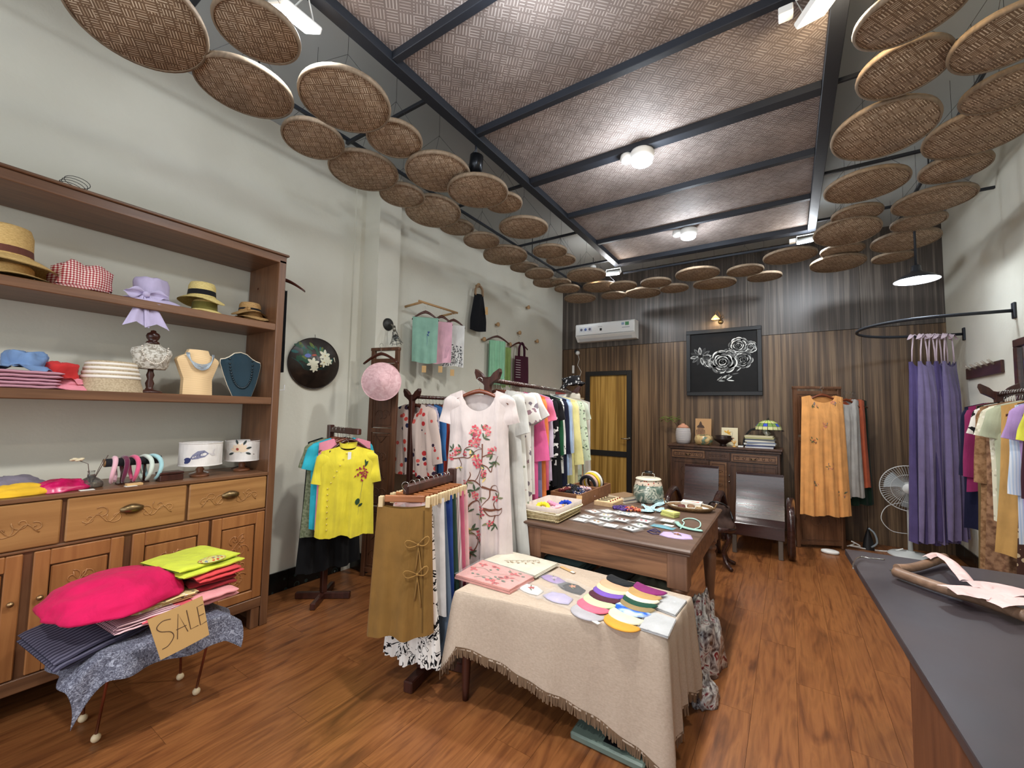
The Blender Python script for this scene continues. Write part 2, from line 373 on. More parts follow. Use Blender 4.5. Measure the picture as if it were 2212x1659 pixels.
# back wall: substrate and eight laminate boards with open joints
wb = struct('wall_back', MB().box(XL-.2, XR+.12, YB, YB+.12, 0, ZC), plain('joint_dark', (30, 24, 20), .8))
M_lamU = lam('laminate_upper_cool_lit', [(.3, (50, 45, 41)), (.5, (74, 66, 60)), (.62, (106, 97, 88)), (.75, (62, 54, 48))], 0)  # upper row greyer: the floods' cold light is put into its colour
M_lamL = lam('laminate_lower', [(.3, (50, 37, 26)), (.47, (80, 60, 42)), (.6, (122, 98, 72)), (.75, (64, 46, 32))], 0)
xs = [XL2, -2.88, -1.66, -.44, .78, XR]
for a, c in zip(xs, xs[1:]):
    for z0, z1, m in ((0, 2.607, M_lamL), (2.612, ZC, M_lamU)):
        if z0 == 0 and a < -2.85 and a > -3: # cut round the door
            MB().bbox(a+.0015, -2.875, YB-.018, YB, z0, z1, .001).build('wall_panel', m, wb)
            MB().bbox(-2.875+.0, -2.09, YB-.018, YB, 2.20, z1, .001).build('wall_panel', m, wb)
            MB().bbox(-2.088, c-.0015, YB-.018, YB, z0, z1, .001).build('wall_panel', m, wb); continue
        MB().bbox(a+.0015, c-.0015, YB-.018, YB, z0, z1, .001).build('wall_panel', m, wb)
# ceiling: slab, black beams and battens, woven bamboo mats between them
ce = struct('ceiling', MB().box(XL-.2, XR+.12, YF, YB+.1, ZC, ZC+.1), M_ceil)
M_blk = plain('black_steel', (34, 38, 46), .55, .2, bump=.05)
M_mat = weave('bamboo_mat', (190, 180, 174), (172, 160, 154), (136, 124, 118), scale=15, rot=(0, 0, R(45)), dark=.25)
def beam(name, x0, x1, y0, y1, z0, z1): return MB().bbox(x0, x1, y0, y1, z0, z1, .003).build(name, M_blk, ce)
YS = [-.03, .735, 1.50, 2.26, 3.03, 3.765, 4.54, 5.30]
beam('beam', -1.90, -1.825, -1.2, 5.34, 3.46, 3.56); beam('beam', .21, .285, -1.2, 5.34, 3.46, 3.56)
beam('beam', -1.825, .21, 5.27, 5.345, 3.46, 3.56); beam('beam', -1.825, .21, -1.2, -1.13, 3.46, 3.56)
for i, y in enumerate([-.795]+YS[:-1]): h = .04 if i in (5,) else .022; beam('batten', -1.825, .21, y-h, y+h, 3.468, 3.53)
for a, c in zip([-1.16, -.795]+YS[:-1], [-.795]+YS): MB().box(-1.83, .215, a, c, 3.515, 3.53).build('bamboo_mat', M_mat, ce)
beam('rail', -1.86, .25, 5.56, 5.585, 3.42, 3.445); beam('rail', -1.86, .25, 5.40, 5.425, 3.48, 3.50)
for y in (.75, 1.85, 3.05, 4.2, 5.2): # cross bars out to the walls and the hanging rods
    beam('cross_bar', -2.765, -1.9, y-.012, y+.012, 3.50, 3.524); beam('cross_bar', .285, XR, y-.012, y+.012, 3.50, 3.524)
for xx in (-2.75, 1.0): beam('cross_bar', xx-.012, xx+.012, -.5, 6.2, 3.524, 3.548); MB().tube([(xx, 1.2, 3.54), (xx, 1.2, ZC)], .006, 6).build('hanging_rod', M_blk, ce); MB().tube([(xx, 4.6, 3.54), (xx, 4.6, ZC)], .006, 6).build('hanging_rod', M_blk, ce)
for xx in (-1.86, .25):
    for y in (.4, 1.6, 2.8, 4.0, 5.2): MB().tube([(xx, y, 3.55), (xx, y, ZC)], .006, 6).build('hanging_rod', M_blk, ce)
# door in the back wall
M_door_warm_lit = lam('door_laminate_warm_lit', [(.3, (92, 66, 24)), (.48, (134, 102, 42)), (.6, (176, 142, 74)), (.75, (106, 78, 32))], 0)  # wall laminate with the warm spotlight's yellow painted into its colour
d1 = struct('door_1', MB().box(-2.83, -2.13, YB-.03, YB-.006, .07, 2.13), M_door_warm_lit)
M_fr = plain('door_frame_black', (17, 17, 19), .4)
fb = MB(); [fb.bbox(*q, .003) for q in ((-2.873, -2.80, YB-.06, YB, 0, 2.198), (-2.163, -2.09, YB-.06, YB, 0, 2.198), (-2.80, -2.163, YB-.06, YB, 2.125, 2.198))]; fb.build('door_frame', M_fr, d1)
MB().bbox(-2.80, -2.163, YB-.045, YB-.01, .80, .89, .003).build('rail', M_fr, d1); MB().bbox(-2.80, -2.163, YB-.045, YB-.01, 0, .10, .003).build('rail', M_fr, d1)
hb = MB(); hb.lathe([(.0, 0), (.028, 0), (.028, .01), (.01, .015), (.01, .05)], (-2.125, YB-.06, 1.10), 14, M=Matrix.Rotation(R(90), 4, 'X')); hb.tube([(-2.125, YB-.105, 1.10), (-2.20, YB-.11, 1.10), (-2.235, YB-.10, 1.098)], .009, 8)
hb.build('door_handle', plain('steel', (170, 168, 160), .25, 1), d1)

# ================================================================ CEILING THINGS
M_ctray = weave('tray_bamboo', (236, 218, 192), (190, 166, 138), (128, 104, 82), scale=22, rot=(0, 0, R(20)), dark=.24)
M_rim = wood('tray_rim', (116, 96, 74), (146, 124, 98), 0, .7, 2)
M_wire = plain('thin_wire', (30, 28, 28), .6)
TR = [(-2.323, 0.523, 3.17, 0.25, -0.2), (-1.951, 0.839, 3.17, 0.172, 0.004), (-2.363, 0.973, 3.17, 0.227, 0.029), (-2.043, 1.349, 3.215, 0.243, -0.042), (-2.515, 1.445, 3.215, 0.185, -0.083), (-2.606, 1.898, 3.26, 0.248, -0.047), (-2.119, 1.766, 3.26, 0.178, -0.063), (-2.091, 2.147, 3.215, 0.233, -0.06), (-1.951, 2.439, 3.17, 0.231, -0.031), (-1.933, 2.757, 3.215, 0.156, -0.045), (-2.697, 2.351, 3.305, 0.187, -0.035), (-2.743, 2.767, 3.35, 0.258, -0.126), (-2.842, 3.22, 3.395, 0.178, -0.01), (-2.496, 3.196, 3.17, 0.177, -0.038), (-2.579, 3.734, 3.215, 0.244, -0.062), (-1.987, 3.161, 3.17, 0.224, -0.004), (-2.046, 3.782, 3.17, 0.179, -0.011), (-2.112, 4.171, 3.215, 0.166, -0.035), (-2.667, 4.281, 3.26, 0.175, 0.011), (-2.495, 4.349, 3.17, 0.175, -0.048), (-2.726, 4.938, 3.26, 0.178, -0.068), (-2.492, 4.915, 3.215, 0.138, -0.054), (-2.472, 5.071, 3.17, 0.17, -0.017), (-2.026, 4.686, 3.17, 0.236, -0.024), (-2.524, 5.61, 3.17, 0.23, -0.016), (-2.111, 5.358, 3.215, 0.236, -0.005), (-1.781, 5.321, 3.17, 0.175, -0.032), (-2.045, 5.706, 3.17, 0.175, -0.013), (-1.696, 5.927, 3.215, 0.242, -0.025), (-1.378, 5.393, 3.17, 0.187, -0.02), (-1.235, 5.764, 3.17, 0.179, -0.027), (-0.871, 5.296, 3.17, 0.243, -0.013), (-0.771, 5.948, 3.215, 0.257, -0.001), (-0.382, 5.441, 3.17, 0.19, -0.03), (-0.208, 5.951, 3.215, 0.187, -0.011), (0.048, 5.164, 3.17, 0.24, -0.002), (0.475, 4.727, 3.17, 0.247, -0.143), (0.502, 5.383, 3.215, 0.185, 0.004), (0.484, 5.664, 3.17, 0.247, -0.068), (0.521, 4.465, 3.215, 0.175, -0.023), (0.502, 3.833, 3.17, 0.244, -0.014), (0.498, 3.133, 3.17, 0.245, -0.127), (0.511, 2.688, 3.215, 0.183, -0.082), (0.456, 2.256, 3.17, 0.185, 0.082), (0.842, 2.63, 3.17, 0.19, -0.05), (0.969, 3.055, 3.17, 0.178, 0.004), (0.957, 3.437, 3.17, 0.236, -0.075), (0.987, 3.96, 3.215, 0.184, -0.046), (0.964, 4.367, 3.17, 0.241, -0.004), (0.962, 4.794, 3.17, 0.181, -0.011), (0.955, 5.243, 3.17, 0.25, -0.056), (0.971, 5.898, 3.215, 0.174, -0.018)]
ORD = ['nearest the camera', 'second from the front', 'third from the front', 'fourth from the front', 'fifth from the front', 'sixth from the front', 'seventh from the front', 'eighth from the front', 'ninth from the front', 'tenth from the front', 'eleventh from the front', 'twelfth from the front', 'thirteenth from the front', 'fourteenth from the front', 'fifteenth from the front', 'sixteenth from the front', 'seventeenth from the front']
rows = {}
for i, t in enumerate(TR):
    k = 'along the left wall' if t[0] < -2.3 else 'beside the left ceiling beam' if t[0] < -1.75 and t[1] < 5.2 else 'in the far row by the back wall' if t[0] < .2 else 'beside the right ceiling beam' if t[0] < .7 else 'along the right wall'
    rows.setdefault(k, []).append(i)
for k, ids in rows.items():
    ids.sort(key=lambda i: TR[i][0 if 'far row' in k else 1])
    for n_, i in enumerate(ids):
        x, y, z, r, tilt = TR[i]; d = Vector((x, y, 0)).normalized(); s_ = Vector((-d.y, d.x, 0)); u = d*math.cos(tilt)+Vector((0, 0, math.sin(tilt))); nn = u.cross(s_)
        rot = Matrix((u, s_, nn)).transposed().to_euler(); sz = 'large' if r > .21 else 'small'
        o_ = ORD[n_] if 'far row' not in k else ORD[n_].replace('nearest the camera', 'leftmost').replace('from the front', 'from the left')
        T_ = thing('bamboo_tray', f'{sz} woven bamboo tray {k}, {o_}', 'tray', (x, y, z), rot=rot, group='woven bamboo trays hung under the ceiling')
        MB().lathe([(0, -.004), (r-.012, -.002), (r-.004, .006), (r-.006, .01), (r-.014, .004), (0, .002)], n=40).build('woven_base', M_ctray, T_)
        MB().lathe([(r-.010, -.006), (r, -.004), (r+.003, .008), (r-.001, .022), (r-.008, .022), (r-.011, .008), (r-.010, -.006)], n=40, close=False).build('rim', M_rim, T_)
        c = MB(); iv = T_.rotation_euler.to_matrix().inverted()
        top = iv @ (Vector((x, y, ZC if (x < -1.92 or x > .30 or y > 5.44) else 3.465))-Vector((x, y, z)))
        hub = top*.45
        for a in (20, 140, 260): c.tube([(math.cos(R(a))*(r-.003), math.sin(R(a))*(r-.003), .02), hub], .0012, 3, False)
        c.tube([hub, top], .0012, 3, False); c.build('hanging_wire', M_wire, T_)
# lamps
M_on = plain('lamp_lit_cool', (235, 243, 255), .5, emit=30); M_onw = plain('lamp_lit_warm', (255, 226, 175), .5, emit=24)
M_white = plain('white_plastic', (232, 232, 228), .35); M_black = plain('black_plastic', (22, 23, 26), .4)
def round_flood(x, y, label):
    T_ = thing('ceiling_lamp', label, 'lamp', (x, y, 3.47), group='round ceiling lamps')
    MB().lathe([(.085, 0), (.09, -.02), (.075, -.085), (.07, -.085)], n=28).build('housing', M_white, T_)
    MB().lathe([(0, -.092), (.066, -.0915), (.068, -.084), (0, -.083)], n=28).build('lens', M_on, T_)
    MB().lathe([(.045, 0), (.05, -.03), (.04, -.05), (0, -.052)], (-.11, -.02, 0), 18).build('junction_box', M_white, T_)
round_flood(-.88, 3.06, 'round ceiling lamp, bright, at the middle of the bamboo ceiling'); round_flood(-.85, 4.66, 'round ceiling lamp, bright, near the back end of the bamboo ceiling')
round_flood(-.88, 1.38, 'round ceiling lamp above the top edge of the picture')
def flood(x, y, aim, label, m=None):
    T_ = thing('flood_lamp', label, 'lamp', (x, y, 3.41), group='rectangular flood lamps'); q = Matrix.Rotation(aim, 4, 'Z') @ Matrix.Rotation(R(28), 4, 'X')
    MB().bbox(-.10, .10, -.075, .075, -.02, .015, .006, q).build('housing', M_white, T_)
    MB().box(-.085, .085, -.06, .06, -.0225, -.0195, q).build('lens', m or M_on, T_)
    MB().tube([q @ Vector((-.10, 0, 0)), (-.1, 0, .055), (.1, 0, .055), q @ Vector((.10, 0, 0))], .006, 6).build('bracket', M_white, T_)
    MB().bbox(-.17, -.11, -.03, .03, -.01, .03, .004).build('driver_box', M_white, T_)
flood(-1.95, 5.42, R(8), 'white rectangular flood lamp at the far left corner of the bamboo ceiling')
flood(.22, 5.42, R(-8), 'white rectangular flood lamp at the far right corner of the bamboo ceiling')
flood(-1.97, 1.01, R(90), 'flood lamp on the left ceiling beam by the first trays')
flood(.17, 2.27, R(-60), 'warm flood lamp on the right ceiling beam near the camera', M_onw)
T_ = thing('spotlight', 'small warm spotlight hung between trays near the far left corner', 'lamp', (-2.06, 4.98, 3.34))
MB().lathe([(.02, .06), (.035, .05), (.045, -.02), (.043, -.022)], n=18).build('housing', M_white, T_); MB().lathe([(0, -.026), (.038, -.025), (.04, -.018), (0, -.017)], n=18).build('lens', M_onw, T_)
MB().tube([(0, 0, .055), (0, 0, .16)], .004, 6).build('cable', M_black, T_)
T_ = thing('spotlight', 'unlit black cylinder spotlight clamped to the left ceiling beam', 'lamp', (-1.90, 2.34, 3.30))
q = Matrix.Rotation(R(6), 4, 'Y')
MB().lathe([(.0, -.10), (.046, -.10), (.050, -.104), (.050, .085), (.046, .09), (0, .09)], n=28, M=q).build('housing', plain('black_metal', (30, 32, 36), .3, .7), T_)
MB().lathe([(0, -.0955), (.042, -.102), (.046, -.1045), (.046, -.1065), (0, -.1065)], n=24, M=q).build('lens_ring', plain('grey_glass', (90, 92, 96), .2), T_)
MB().tube([(-.04, 0, .06), (-.045, 0, .11), (0, 0, .13), (0, 0, .17)], .009, 8).build('bracket', M_blk, T_)
# enamel pendant near the right wall
px_ = at(1980, 606, Y=5.0)
T_ = thing('pendant_lamp', 'dark enamel pendant lamp with white inside, hung near right wall', 'lamp', px_); light('POINT', px_+Vector((0, 0, -.03)), 9, COOL, .03)
MB().lathe([(.157, .0), (.153, .008), (.11, .04), (.045, .075), (.035, .09), (.032, .13), (.02, .14), (0, .14)], n=36, close=False).build('shade', plain('enamel_dark', (58, 62, 68), .3, .2), T_)
MB().lathe([(.154, .0), (.149, .007), (.107, .035), (.044, .068), (0, .070)], n=36, close=False).build('reflector', plain('enamel_white', (226, 232, 238), .35), T_)
MB().ball((0, 0, .036), .02, 14, 10, (1, 1, 1.25)).build('bulb', M_on, T_)
MB().tube([(0, 0, .14), (0, 0, 3.51-px_.z)], .009, 8).build('stem', M_blk, T_)
# ================================================================ LEFT WALL: SHELF UNIT
W_fr = wood('unit_wood', (98, 62, 38), (130, 86, 54), 1, .38, 1.2); W_frz = wood('unit_wood_up', (98, 61, 37), (128, 84, 52), 2, .38, 1.2)
W_dr = wood('drawer_wood', (150, 100, 50), (178, 126, 68), 1, .4, 1, True); W_do = wood('door_wood', (146, 88, 42), (172, 110, 56), 2, .38, 1, True)
W_dk = wood('dark_stained_wood', (52, 24, 18), (78, 38, 28), 2, .3, 1.2); W_dkh = wood('dark_stained_wood_h', (50, 24, 18), (80, 40, 30), 1, .3, 1.2)
M_brass = plain('aged_brass', (120, 100, 70), .35, .9); M_knob = plain('knob_metal', (150, 120, 84), .3, .8)
UF, UB, U1, U0 = -3.052, -3.485, 1.60, -.75
un = thing('shelf_cabinet', 'tall brown wooden shelf unit with drawers and doors against the left wall', 'cabinet', (0, 0, 0))
def part(name, m, parent, *boxes, r=.004, label=None):
    b = MB(); [b.bbox(*q, r) for q in boxes]; o = b.build(name, m, parent)
    if label: o['label'] = label
    return o
part('side_panel', W_frz, un, (UB, UF, U1-.05, U1, 0, 2.565)); part('side_panel', W_frz, un, (UB, UF, U0, U0+.05, 0, 2.565))
tp = MB(); tp.bbox(UB, UF, U0, U1, 2.545, 2.598, .003); tp.bbox(UB, UF+.014, U0-.01, U1+.014, 2.598, 2.614, .004); tp.build('top_board', W_fr, un)
part('shelf', W_fr, un, (UB, UF-.004, U0+.05, U1-.05, 2.046, 2.096)); part('shelf', W_fr, un, (UB, UF-.004, U0+.05, U1-.05, 1.517, 1.567))
part('counter_board', W_fr, un, (UB, UF+.004, U0+.05, U1-.05, 1.022, 1.045))
part('cabinet_body', W_frz, un, (UB, UF-.02, U0+.05, U1-.05, .14, 1.022))
part('base_rail', W_fr, un, (UF-.03, UF, U0+.05, U1-.05, .135, .2)); part('middle_rail', W_fr, un, (UF-.03, UF-.006, U0+.05, U1-.05, .782, .796))
part('foot', W_frz, un, (UF-.06, UF-.004, U1-.11, U1-.055, 0, .14)); part('foot', W_frz, un, (UF-.06, UF-.004, U0+.055, U0+.11, 0, .14))
def spiral(b, c, r, turns, a0, wdt, X, hand=1, n=18, r1=.15):
    pts = []
    for i in range(n+1):
        t = i/n; rr = r*(1-t*(1-r1)); a = a0+hand*turns*2*math.pi*t; pts.append((X, c[0]+rr*math.cos(a), c[1]+rr*math.sin(a)))
    b.tube(pts, wdt, 5)
def carve_h(X, y0, y1, z0, z1, seed):
    """relief of curling scrolls either side of the middle"""
    b = MB(); g = random.Random(seed); cy = (y0+y1)/2; cz = (z0+z1)/2; h = (z1-z0); L = (y1-y0)
    for s_ in (-1, 1):
        for k, (f, dz, rr) in enumerate(((.16, -.12, .26), (.30, .08, .22), (.42, -.08, .17))):
            spiral(b, (cy+s_*L*f, cz+dz*h), rr*h, 1.1, g.uniform(0, 6), .0028, X, s_*(1 if k % 2 else -1))
        b.tube([(X, cy+s_*L*(.05+.4*t/12), cz+h*(.16*math.sin(t*.9)-.12)) for t in range(13)], .003, 5)
    return b
def carve_v(X, y0, y1, z0, z1, seed):
    b = MB(); g = random.Random(seed); cy = (y0+y1)/2; L = z1-z0; w_ = (y1-y0)
    for s_ in (-1, 1):
        for k, (f, rr) in enumerate(((.2, .24), (.42, .28), (.66, .26), (.85, .2))):
            spiral(b, (cy+s_*w_*.14, z0+L*f), rr*w_, 1.2, g.uniform(0, 6), .0028, X, s_)
        b.tube([(X, cy+s_*w_*(.03+.17*math.sin(t*.8)), z0+L*(.08+.84*t/14)) for t in range(15)], .003, 5)
    for k in range(5): b.tube([(X, cy-w_*.1, z0+L*(.4+.03*k)), (X, cy+w_*.1, z0+L*(.4+.03*k))], .002, 4)
    return b
for y0, y1 in ((U0+.055, -.49), (-.475, .03), (.045, .555), (.573, 1.078), (1.092, 1.545)):
    d = part('drawer', W_dr, un, (UF-.02, UF, y0, y1, .80, 1.018), r=.006)
    carve_h(UF+.0005, y0+.05, y1-.05, .84, .985, int(y0*90)+200).build('carving', W_dr, d)
    h = MB(); cy = (y0+y1)/2; h.lathe([(0, 0), (.016, 0), (.010, .014)], (UF, cy, .915), 10, M=Matrix.Rotation(R(90), 4, 'Y'))
    h.grid(lambda u, v: (UF+.006+.024*math.sin(math.pi*u)*math.sin(math.pi*v)**.6, cy-.05+.1*v, .927-.028*math.cos(math.pi*u)*(.35+.65*math.sin(math.pi*v))-.004), 8, 12)
    h.build('handle', M_brass, d)['label'] = 'dark brass cup handle'
for i, (y0, y1) in enumerate(((U0+.06, -.48), (-.46, -.07), (-.05, .44), (.475, .805), (.84, 1.209), (1.227, 1.545))):
    d = MB(); z0, z1 = .205, .778; s_ = .055
    for q in ((y0, y0+s_, z0, z1), (y1-s_, y1, z0, z1), (y0+s_, y1-s_, z0, z0+s_), (y0+s_, y1-s_, z1-.075, z1)): d.bbox(UF-.02, UF, *q, .004)
    d = d.build('door', W_do, un); part('door_panel', W_do, d, (UF-.018, UF-.006, y0+s_+.006, y1-s_-.006, z0+s_+.006, z1-.081), r=.006)
    carve_v(UF-.005, y0+s_+.02, y1-s_-.02, z0+s_+.02, z1-.1, i+3).build('carving', W_do, d)
    yk = y0+.028 if i in (3, 5) else y1-.03
    MB().lathe([(0, 0), (.006, 0), (.006, .008), (.013, .014), (.012, .022), (0, .026)], (UF, yk, .56), 12, M=Matrix.Rotation(R(90), 4, 'Y')).build('knob', M_knob, d)

# ---------------------------------------------------------------- hats
M_straw = blotch('straw', [(.35, (196, 160, 100)), (.65, (222, 190, 128))], 90, 2, .8, aspect=(1, 1, 4), bump=.3)
M_straw2 = blotch('straw_yellow', [(.35, (200, 178, 110)), (.65, (224, 204, 138))], 90, 2, .8, aspect=(1, 1, 4), bump=.3)
M_straw3 = blotch('straw_tan', [(.35, (158, 122, 76)), (.65, (188, 152, 102))], 90, 2, .8, aspect=(1, 1, 4), bump=.3)
M_rib_k = fabric('ribbon_black', (22, 22, 26)); M_rib_b = fabric('ribbon_brown', (110, 62, 50)); M_lil = fabric('lilac_cloth', (184, 172, 206))
def hat(name, label, loc, m, crown=(.085, .10), brim=.16, droop=.03, wob=.01, seed=0, ribbon=None, rz=0, tilt=(0, 0), top=.86, band=(.008, .04), cat='hat', group=None, crumple=0):
    T_ = thing(name, label, cat, loc, rz, group, rot=(tilt[0], tilt[1], rz)); cr, ch = crown
    def cz(a): return wob*math.sin(2*a+seed)+wob*.6*math.sin(3*a+seed*2.1)
    prof = [(0, ch), (cr*top*.6, ch*1.0), (cr*top, ch*.93), (cr*.98, ch*.7), (cr, ch*.3), (cr*1.02, 0)]
    def f(u, v):
        a = 2*math.pi*u; k = v*(len(prof)-1); i = min(int(k), len(prof)-2); q = k-i; r = prof[i][0]*(1-q)+prof[i+1][0]*q; z = prof[i][1]*(1-q)+prof[i+1][1]*q
        c = crumple*nz(math.cos(a)*2+seed, math.sin(a)*2, v*3+seed); return ((r+c)*math.cos(a), (r+c)*math.sin(a)*.92, z+droop+.004+c*.6)
    def g(u, v):
        a = 2*math.pi*u; r = cr*1.0+(brim-cr)*v; c = crumple*nz(math.cos(a)*2.5+seed, math.sin(a)*2.5, 9)*v
        return (r*math.cos(a), r*math.sin(a)*.95, droop*(1-v**1.4)+cz(a)*v+c+.004)
    MB().grid(f, 36, 15, True).build('crown', m, T_)
    b = MB(); b.grid(g, 40, 8, True); b.grid(lambda u, v: Vector(g(u, v))-Vector((0, 0, .003)), 40, 8, True); b.build('brim', m, T_)
    if ribbon:
        z0 = droop+.004+band[0]; z1 = z0+band[1]
        MB().grid(lambda u, v: ((cr*1.035-.004*v)*math.cos(2*math.pi*u), (cr*1.035-.004*v)*math.sin(2*math.pi*u)*.92, z0+(z1-z0)*v), 36, 2, True).build('ribbon', ribbon, T_)['label'] = 'band round the crown'
    return T_
def on(px, py, z, X=-3.25):  # a spot on a shelf: the sight line through px,py meets the plane X, dropped to height z
    p = at(px, py, X=X); return Vector((X, p.y, z))
Z1, Z2, Z3 = 2.096, 1.567, 1.045
hat('sun_hat', 'wide straw sun hat lying under the brown-banded hat', on(20, 600, Z1, -3.24), M_straw, (.09, .05), .20, .035, .008, 1)
hat('sun_hat', 'wide straw sun hat with brown band, top of the stack at the left end', on(8, 560, Z1+.07, -3.25), M_straw, (.105, .16), .20, .05, .008, 2, M_rib_b)
M_ging = gingham('gingham_red', (236, 226, 216), (150, 34, 42), 26)
hat('cloth_hat', 'crumpled red and white gingham cloth hat on the top shelf', on(178, 610, Z1, -3.235), M_ging, (.125, .135), .165, .022, .012, 3.3, crumple=.032, top=.66)
h = hat('cloth_hat', 'lilac cloth hat with a large bow hanging over the shelf edge', on(325, 640, Z1, -3.21), M_lil, (.092, .125), .155, .035, .012, 5, M_lil, crumple=.008)
b = MB()
for s_ in (-1, 1):
    b.grid(lambda u, v: (.098+.012*math.sin(9*u+v)+.02*v, s_*(.012+.085*v)*1-.05+.022*(u-.5)*(1-v*.2), .045+.06*(u-.5)*(.3+.9*math.sin(math.pi*min(v*1.1, 1)))), 6, 10)
    b.grid(lambda u, v: (.105+.055*v+.008*math.sin(8*u+s_), -.05+s_*(.005+.042*v)+(u-.5)*(.03+.085*v), .04-.17*v-.03*v*abs(u-.5)*2), 8, 10)
b.ball((.112, -.05, .042), .018, 10, 8); b.build('bow', M_lil, h)
hat('straw_hat', 'pale straw hat with olive band under the black-banded hat', on(442, 668, Z1, -3.235), M_straw2, (.075, .07), .135, .03, .01, 2.2, fabric('ribbon_olive', (118, 112, 50)), band=(.0, .05))
hat('straw_hat', 'pale yellow straw hat with black ribbon, on top of its pair', on(436, 640, Z1+.085, -3.24), M_straw2, (.082, .10), .135, .03, .012, 4.2, M_rib_k)
hat('straw_hat', 'tan straw hat at the very bottom of the right-hand stack', on(548, 690, Z1, -3.25), M_straw3, (.07, .04), .125, .02, .006, 3)
hat('straw_hat', 'tan straw hat in the middle of the right-hand stack', on(545, 680, Z1+.03, -3.25), M_straw3, (.07, .04), .12, .02, .008, 5)
h = hat('straw_hat', 'tan straw hat with thin black ribbon and knot, on top of the right-hand stack', on(540, 670, Z1+.06, -3.25), M_straw3, (.074, .07), .118, .02, .01, 1.2, M_rib_k, band=(.01, .02))
b = MB(); b.ball((.07, -.04, .035), .013, 8, 6); b.grid(lambda u, v: (.075+.015*v, -.04-.03*v+(u-.5)*.02, .035+.02*(u-.5)), 3, 4); b.build('knot', M_straw3, h)
# wire coil and thin board on top of the unit
wc = MB(); 
for k in range(4): wc.tube([(-.01+.02*k*.3+.0, .05*math.cos(a*.4)+.008*k, .025+.028*math.sin(a*.4)+.012*k) for a in range(17)], .0016, 5)
tag(wc.build('wire_coil', M_wire, None, (-3.16, .50, 2.618)), 'small coil of grey wire on top of the shelf unit', 'wire coil')
tag(MB().bbox(-.05, .05, -.22, .22, 0, .012, .003, Matrix.Rotation(R(3), 4, 'Z')).build('thin_board', W_fr, None, (-3.18, .62, 2.6145)), 'thin wooden slat lying on top of the shelf unit', 'board')
# middle shelf
M_bl = fabric('blue_cloth', (112, 146, 194)); M_pk = fabric('dusty_pink', (196, 138, 150)); M_rd = fabric('red_cloth', (206, 44, 44)); M_pk2 = fabric('light_pink', (238, 140, 158))
def folded(name, label, cat, loc, size, layers, m, rz=0, group=None, seed=0, wob=.004, rnd_=.5, rot=None, mats=None, kindpart='fold'):
    """a folded textile: n soft slabs, folded edge round, laid on one another"""
    T_ = thing(name, label, cat, loc, rz, group, rot=rot); w_, d_, h_ = size; lh = h_/layers
    for k in range(layers):
        dx, dy = rnd.uniform(-1, 1)*wob*2, rnd.uniform(-1, 1)*wob*2; ww, dd = w_*rnd.uniform(.96, 1), d_*rnd.uniform(.96, 1)
        def f(u, v):
            a = 2*math.pi*v; c, s_ = math.cos(a), math.sin(a); pw = .28
            x = ww/2*abs(c)**pw*(1 if c > 0 else -1); z = lh*.5*abs(s_)**.7*(1 if s_ > 0 else -1)
            e = min(1, min(u, 1-u)*12)**.4 if 0 < u < 1 else 0
            return (x*(1-(1-e)*.02)+dx, -dd/2+dd*u+dy, k*lh+lh*.52+z*(.25+.75*e)*1.0+wob*nz(x*12+seed, u*5, k*3)+(0 if k else 0))
        b = MB(); b.grid(lambda u, v: f(v, u), 28, 14, True); mm = mats[k % len(mats)] if mats else m
        b.build(kindpart, mm, T_)
    return T_
def heap(name, label, cat, loc, r, m, seed=0, sq=(1, 1, .6), amp=.18, n=30, rz=0, group=None, freq=1.6, part_='cloth'):
    """crumpled cloth lying on a surface"""
    b = MB()
    def f(u, v):
        a = 2*math.pi*u; th = math.pi*(.5*v); x, y, z = math.cos(a)*math.cos(th), math.sin(a)*math.cos(th), math.sin(th)
        k = 1+amp*nz(x*freq+seed, y*freq, z*freq)+amp*.6*nz(x*freq*2.7, y*freq*2.7+seed, z*freq*2.7)+amp*.5*abs(nz(x*freq*4, y*freq*4+seed, z*3))
        return (x*r*sq[0]*k, y*r*sq[1]*k, max(.001, z*r*sq[2]*k+.006*r*math.sin(9*a)*(1-v)))
    b.grid(f, n, n//2, True); b.F([j for j in range(n)][::-1])
    o = b.build(name, m, None, loc, (0, 0, rz)); return tag(o, label, cat, group)
M_plt = striped('pleated_pink', (206, 158, 170), (168, 118, 136), 'Z', 42)
folded('folded_cloth', 'stack of dusty pink pleated cloth hats on the middle shelf', 'cloth', on(40, 836, Z2, -3.21), (.22, .27, .09), 5, M_plt, 0, seed=3, kindpart='hat_layer')
hat('cloth_hat', 'light blue cloth hat lying on the dusty pink stack', on(55, 790, Z2+.093, -3.24), M_bl, (.085, .07), .12, .02, .012, 2, crumple=.03)
hat('cloth_hat', 'light pink cloth hat under the red hat', on(145, 833, Z2, -3.21), M_pk2, (.07, .03), .115, .025, .012, 4, crumple=.015)
hat('cloth_hat', 'bright red cloth hat stacked on the light pink one', on(128, 815, Z2+.035, -3.22), M_rd, (.075, .085), .10, .02, .012, 1, crumple=.022)
M_rings = striped('beige_white_bands', (172, 156, 130), (232, 226, 214), 'Z', 9)
T_ = thing('straw_hat', 'beige bucket hat standing upside up with white stripes round it', 'hat', on(238, 845, Z2, -3.22))
M_bei = blotch('beige_weave', [(.4, (168, 150, 122)), (.6, (188, 170, 142))], 120, 2, .85)
MB().lathe([(.148, 0), (.128, .06), (.118, .12), (.110, .165), (.095, .172), (0, .172)], n=44, close=False).build('crown', M_bei, T_)
for k in range(4): z = .075+.024*k; r = .1265-.0055*k; MB().lathe([(r+.0005, z), (r+.003, z+.002), (r+.0015, z+.013), (r-.001, z+.015)], n=44, close=False).build('stripe', plain('stripe_white', (232, 226, 216), .8), T_)
def pearls(b, pts, r, n=6):
    for p in pts: b.ball(p, r, n, 5)
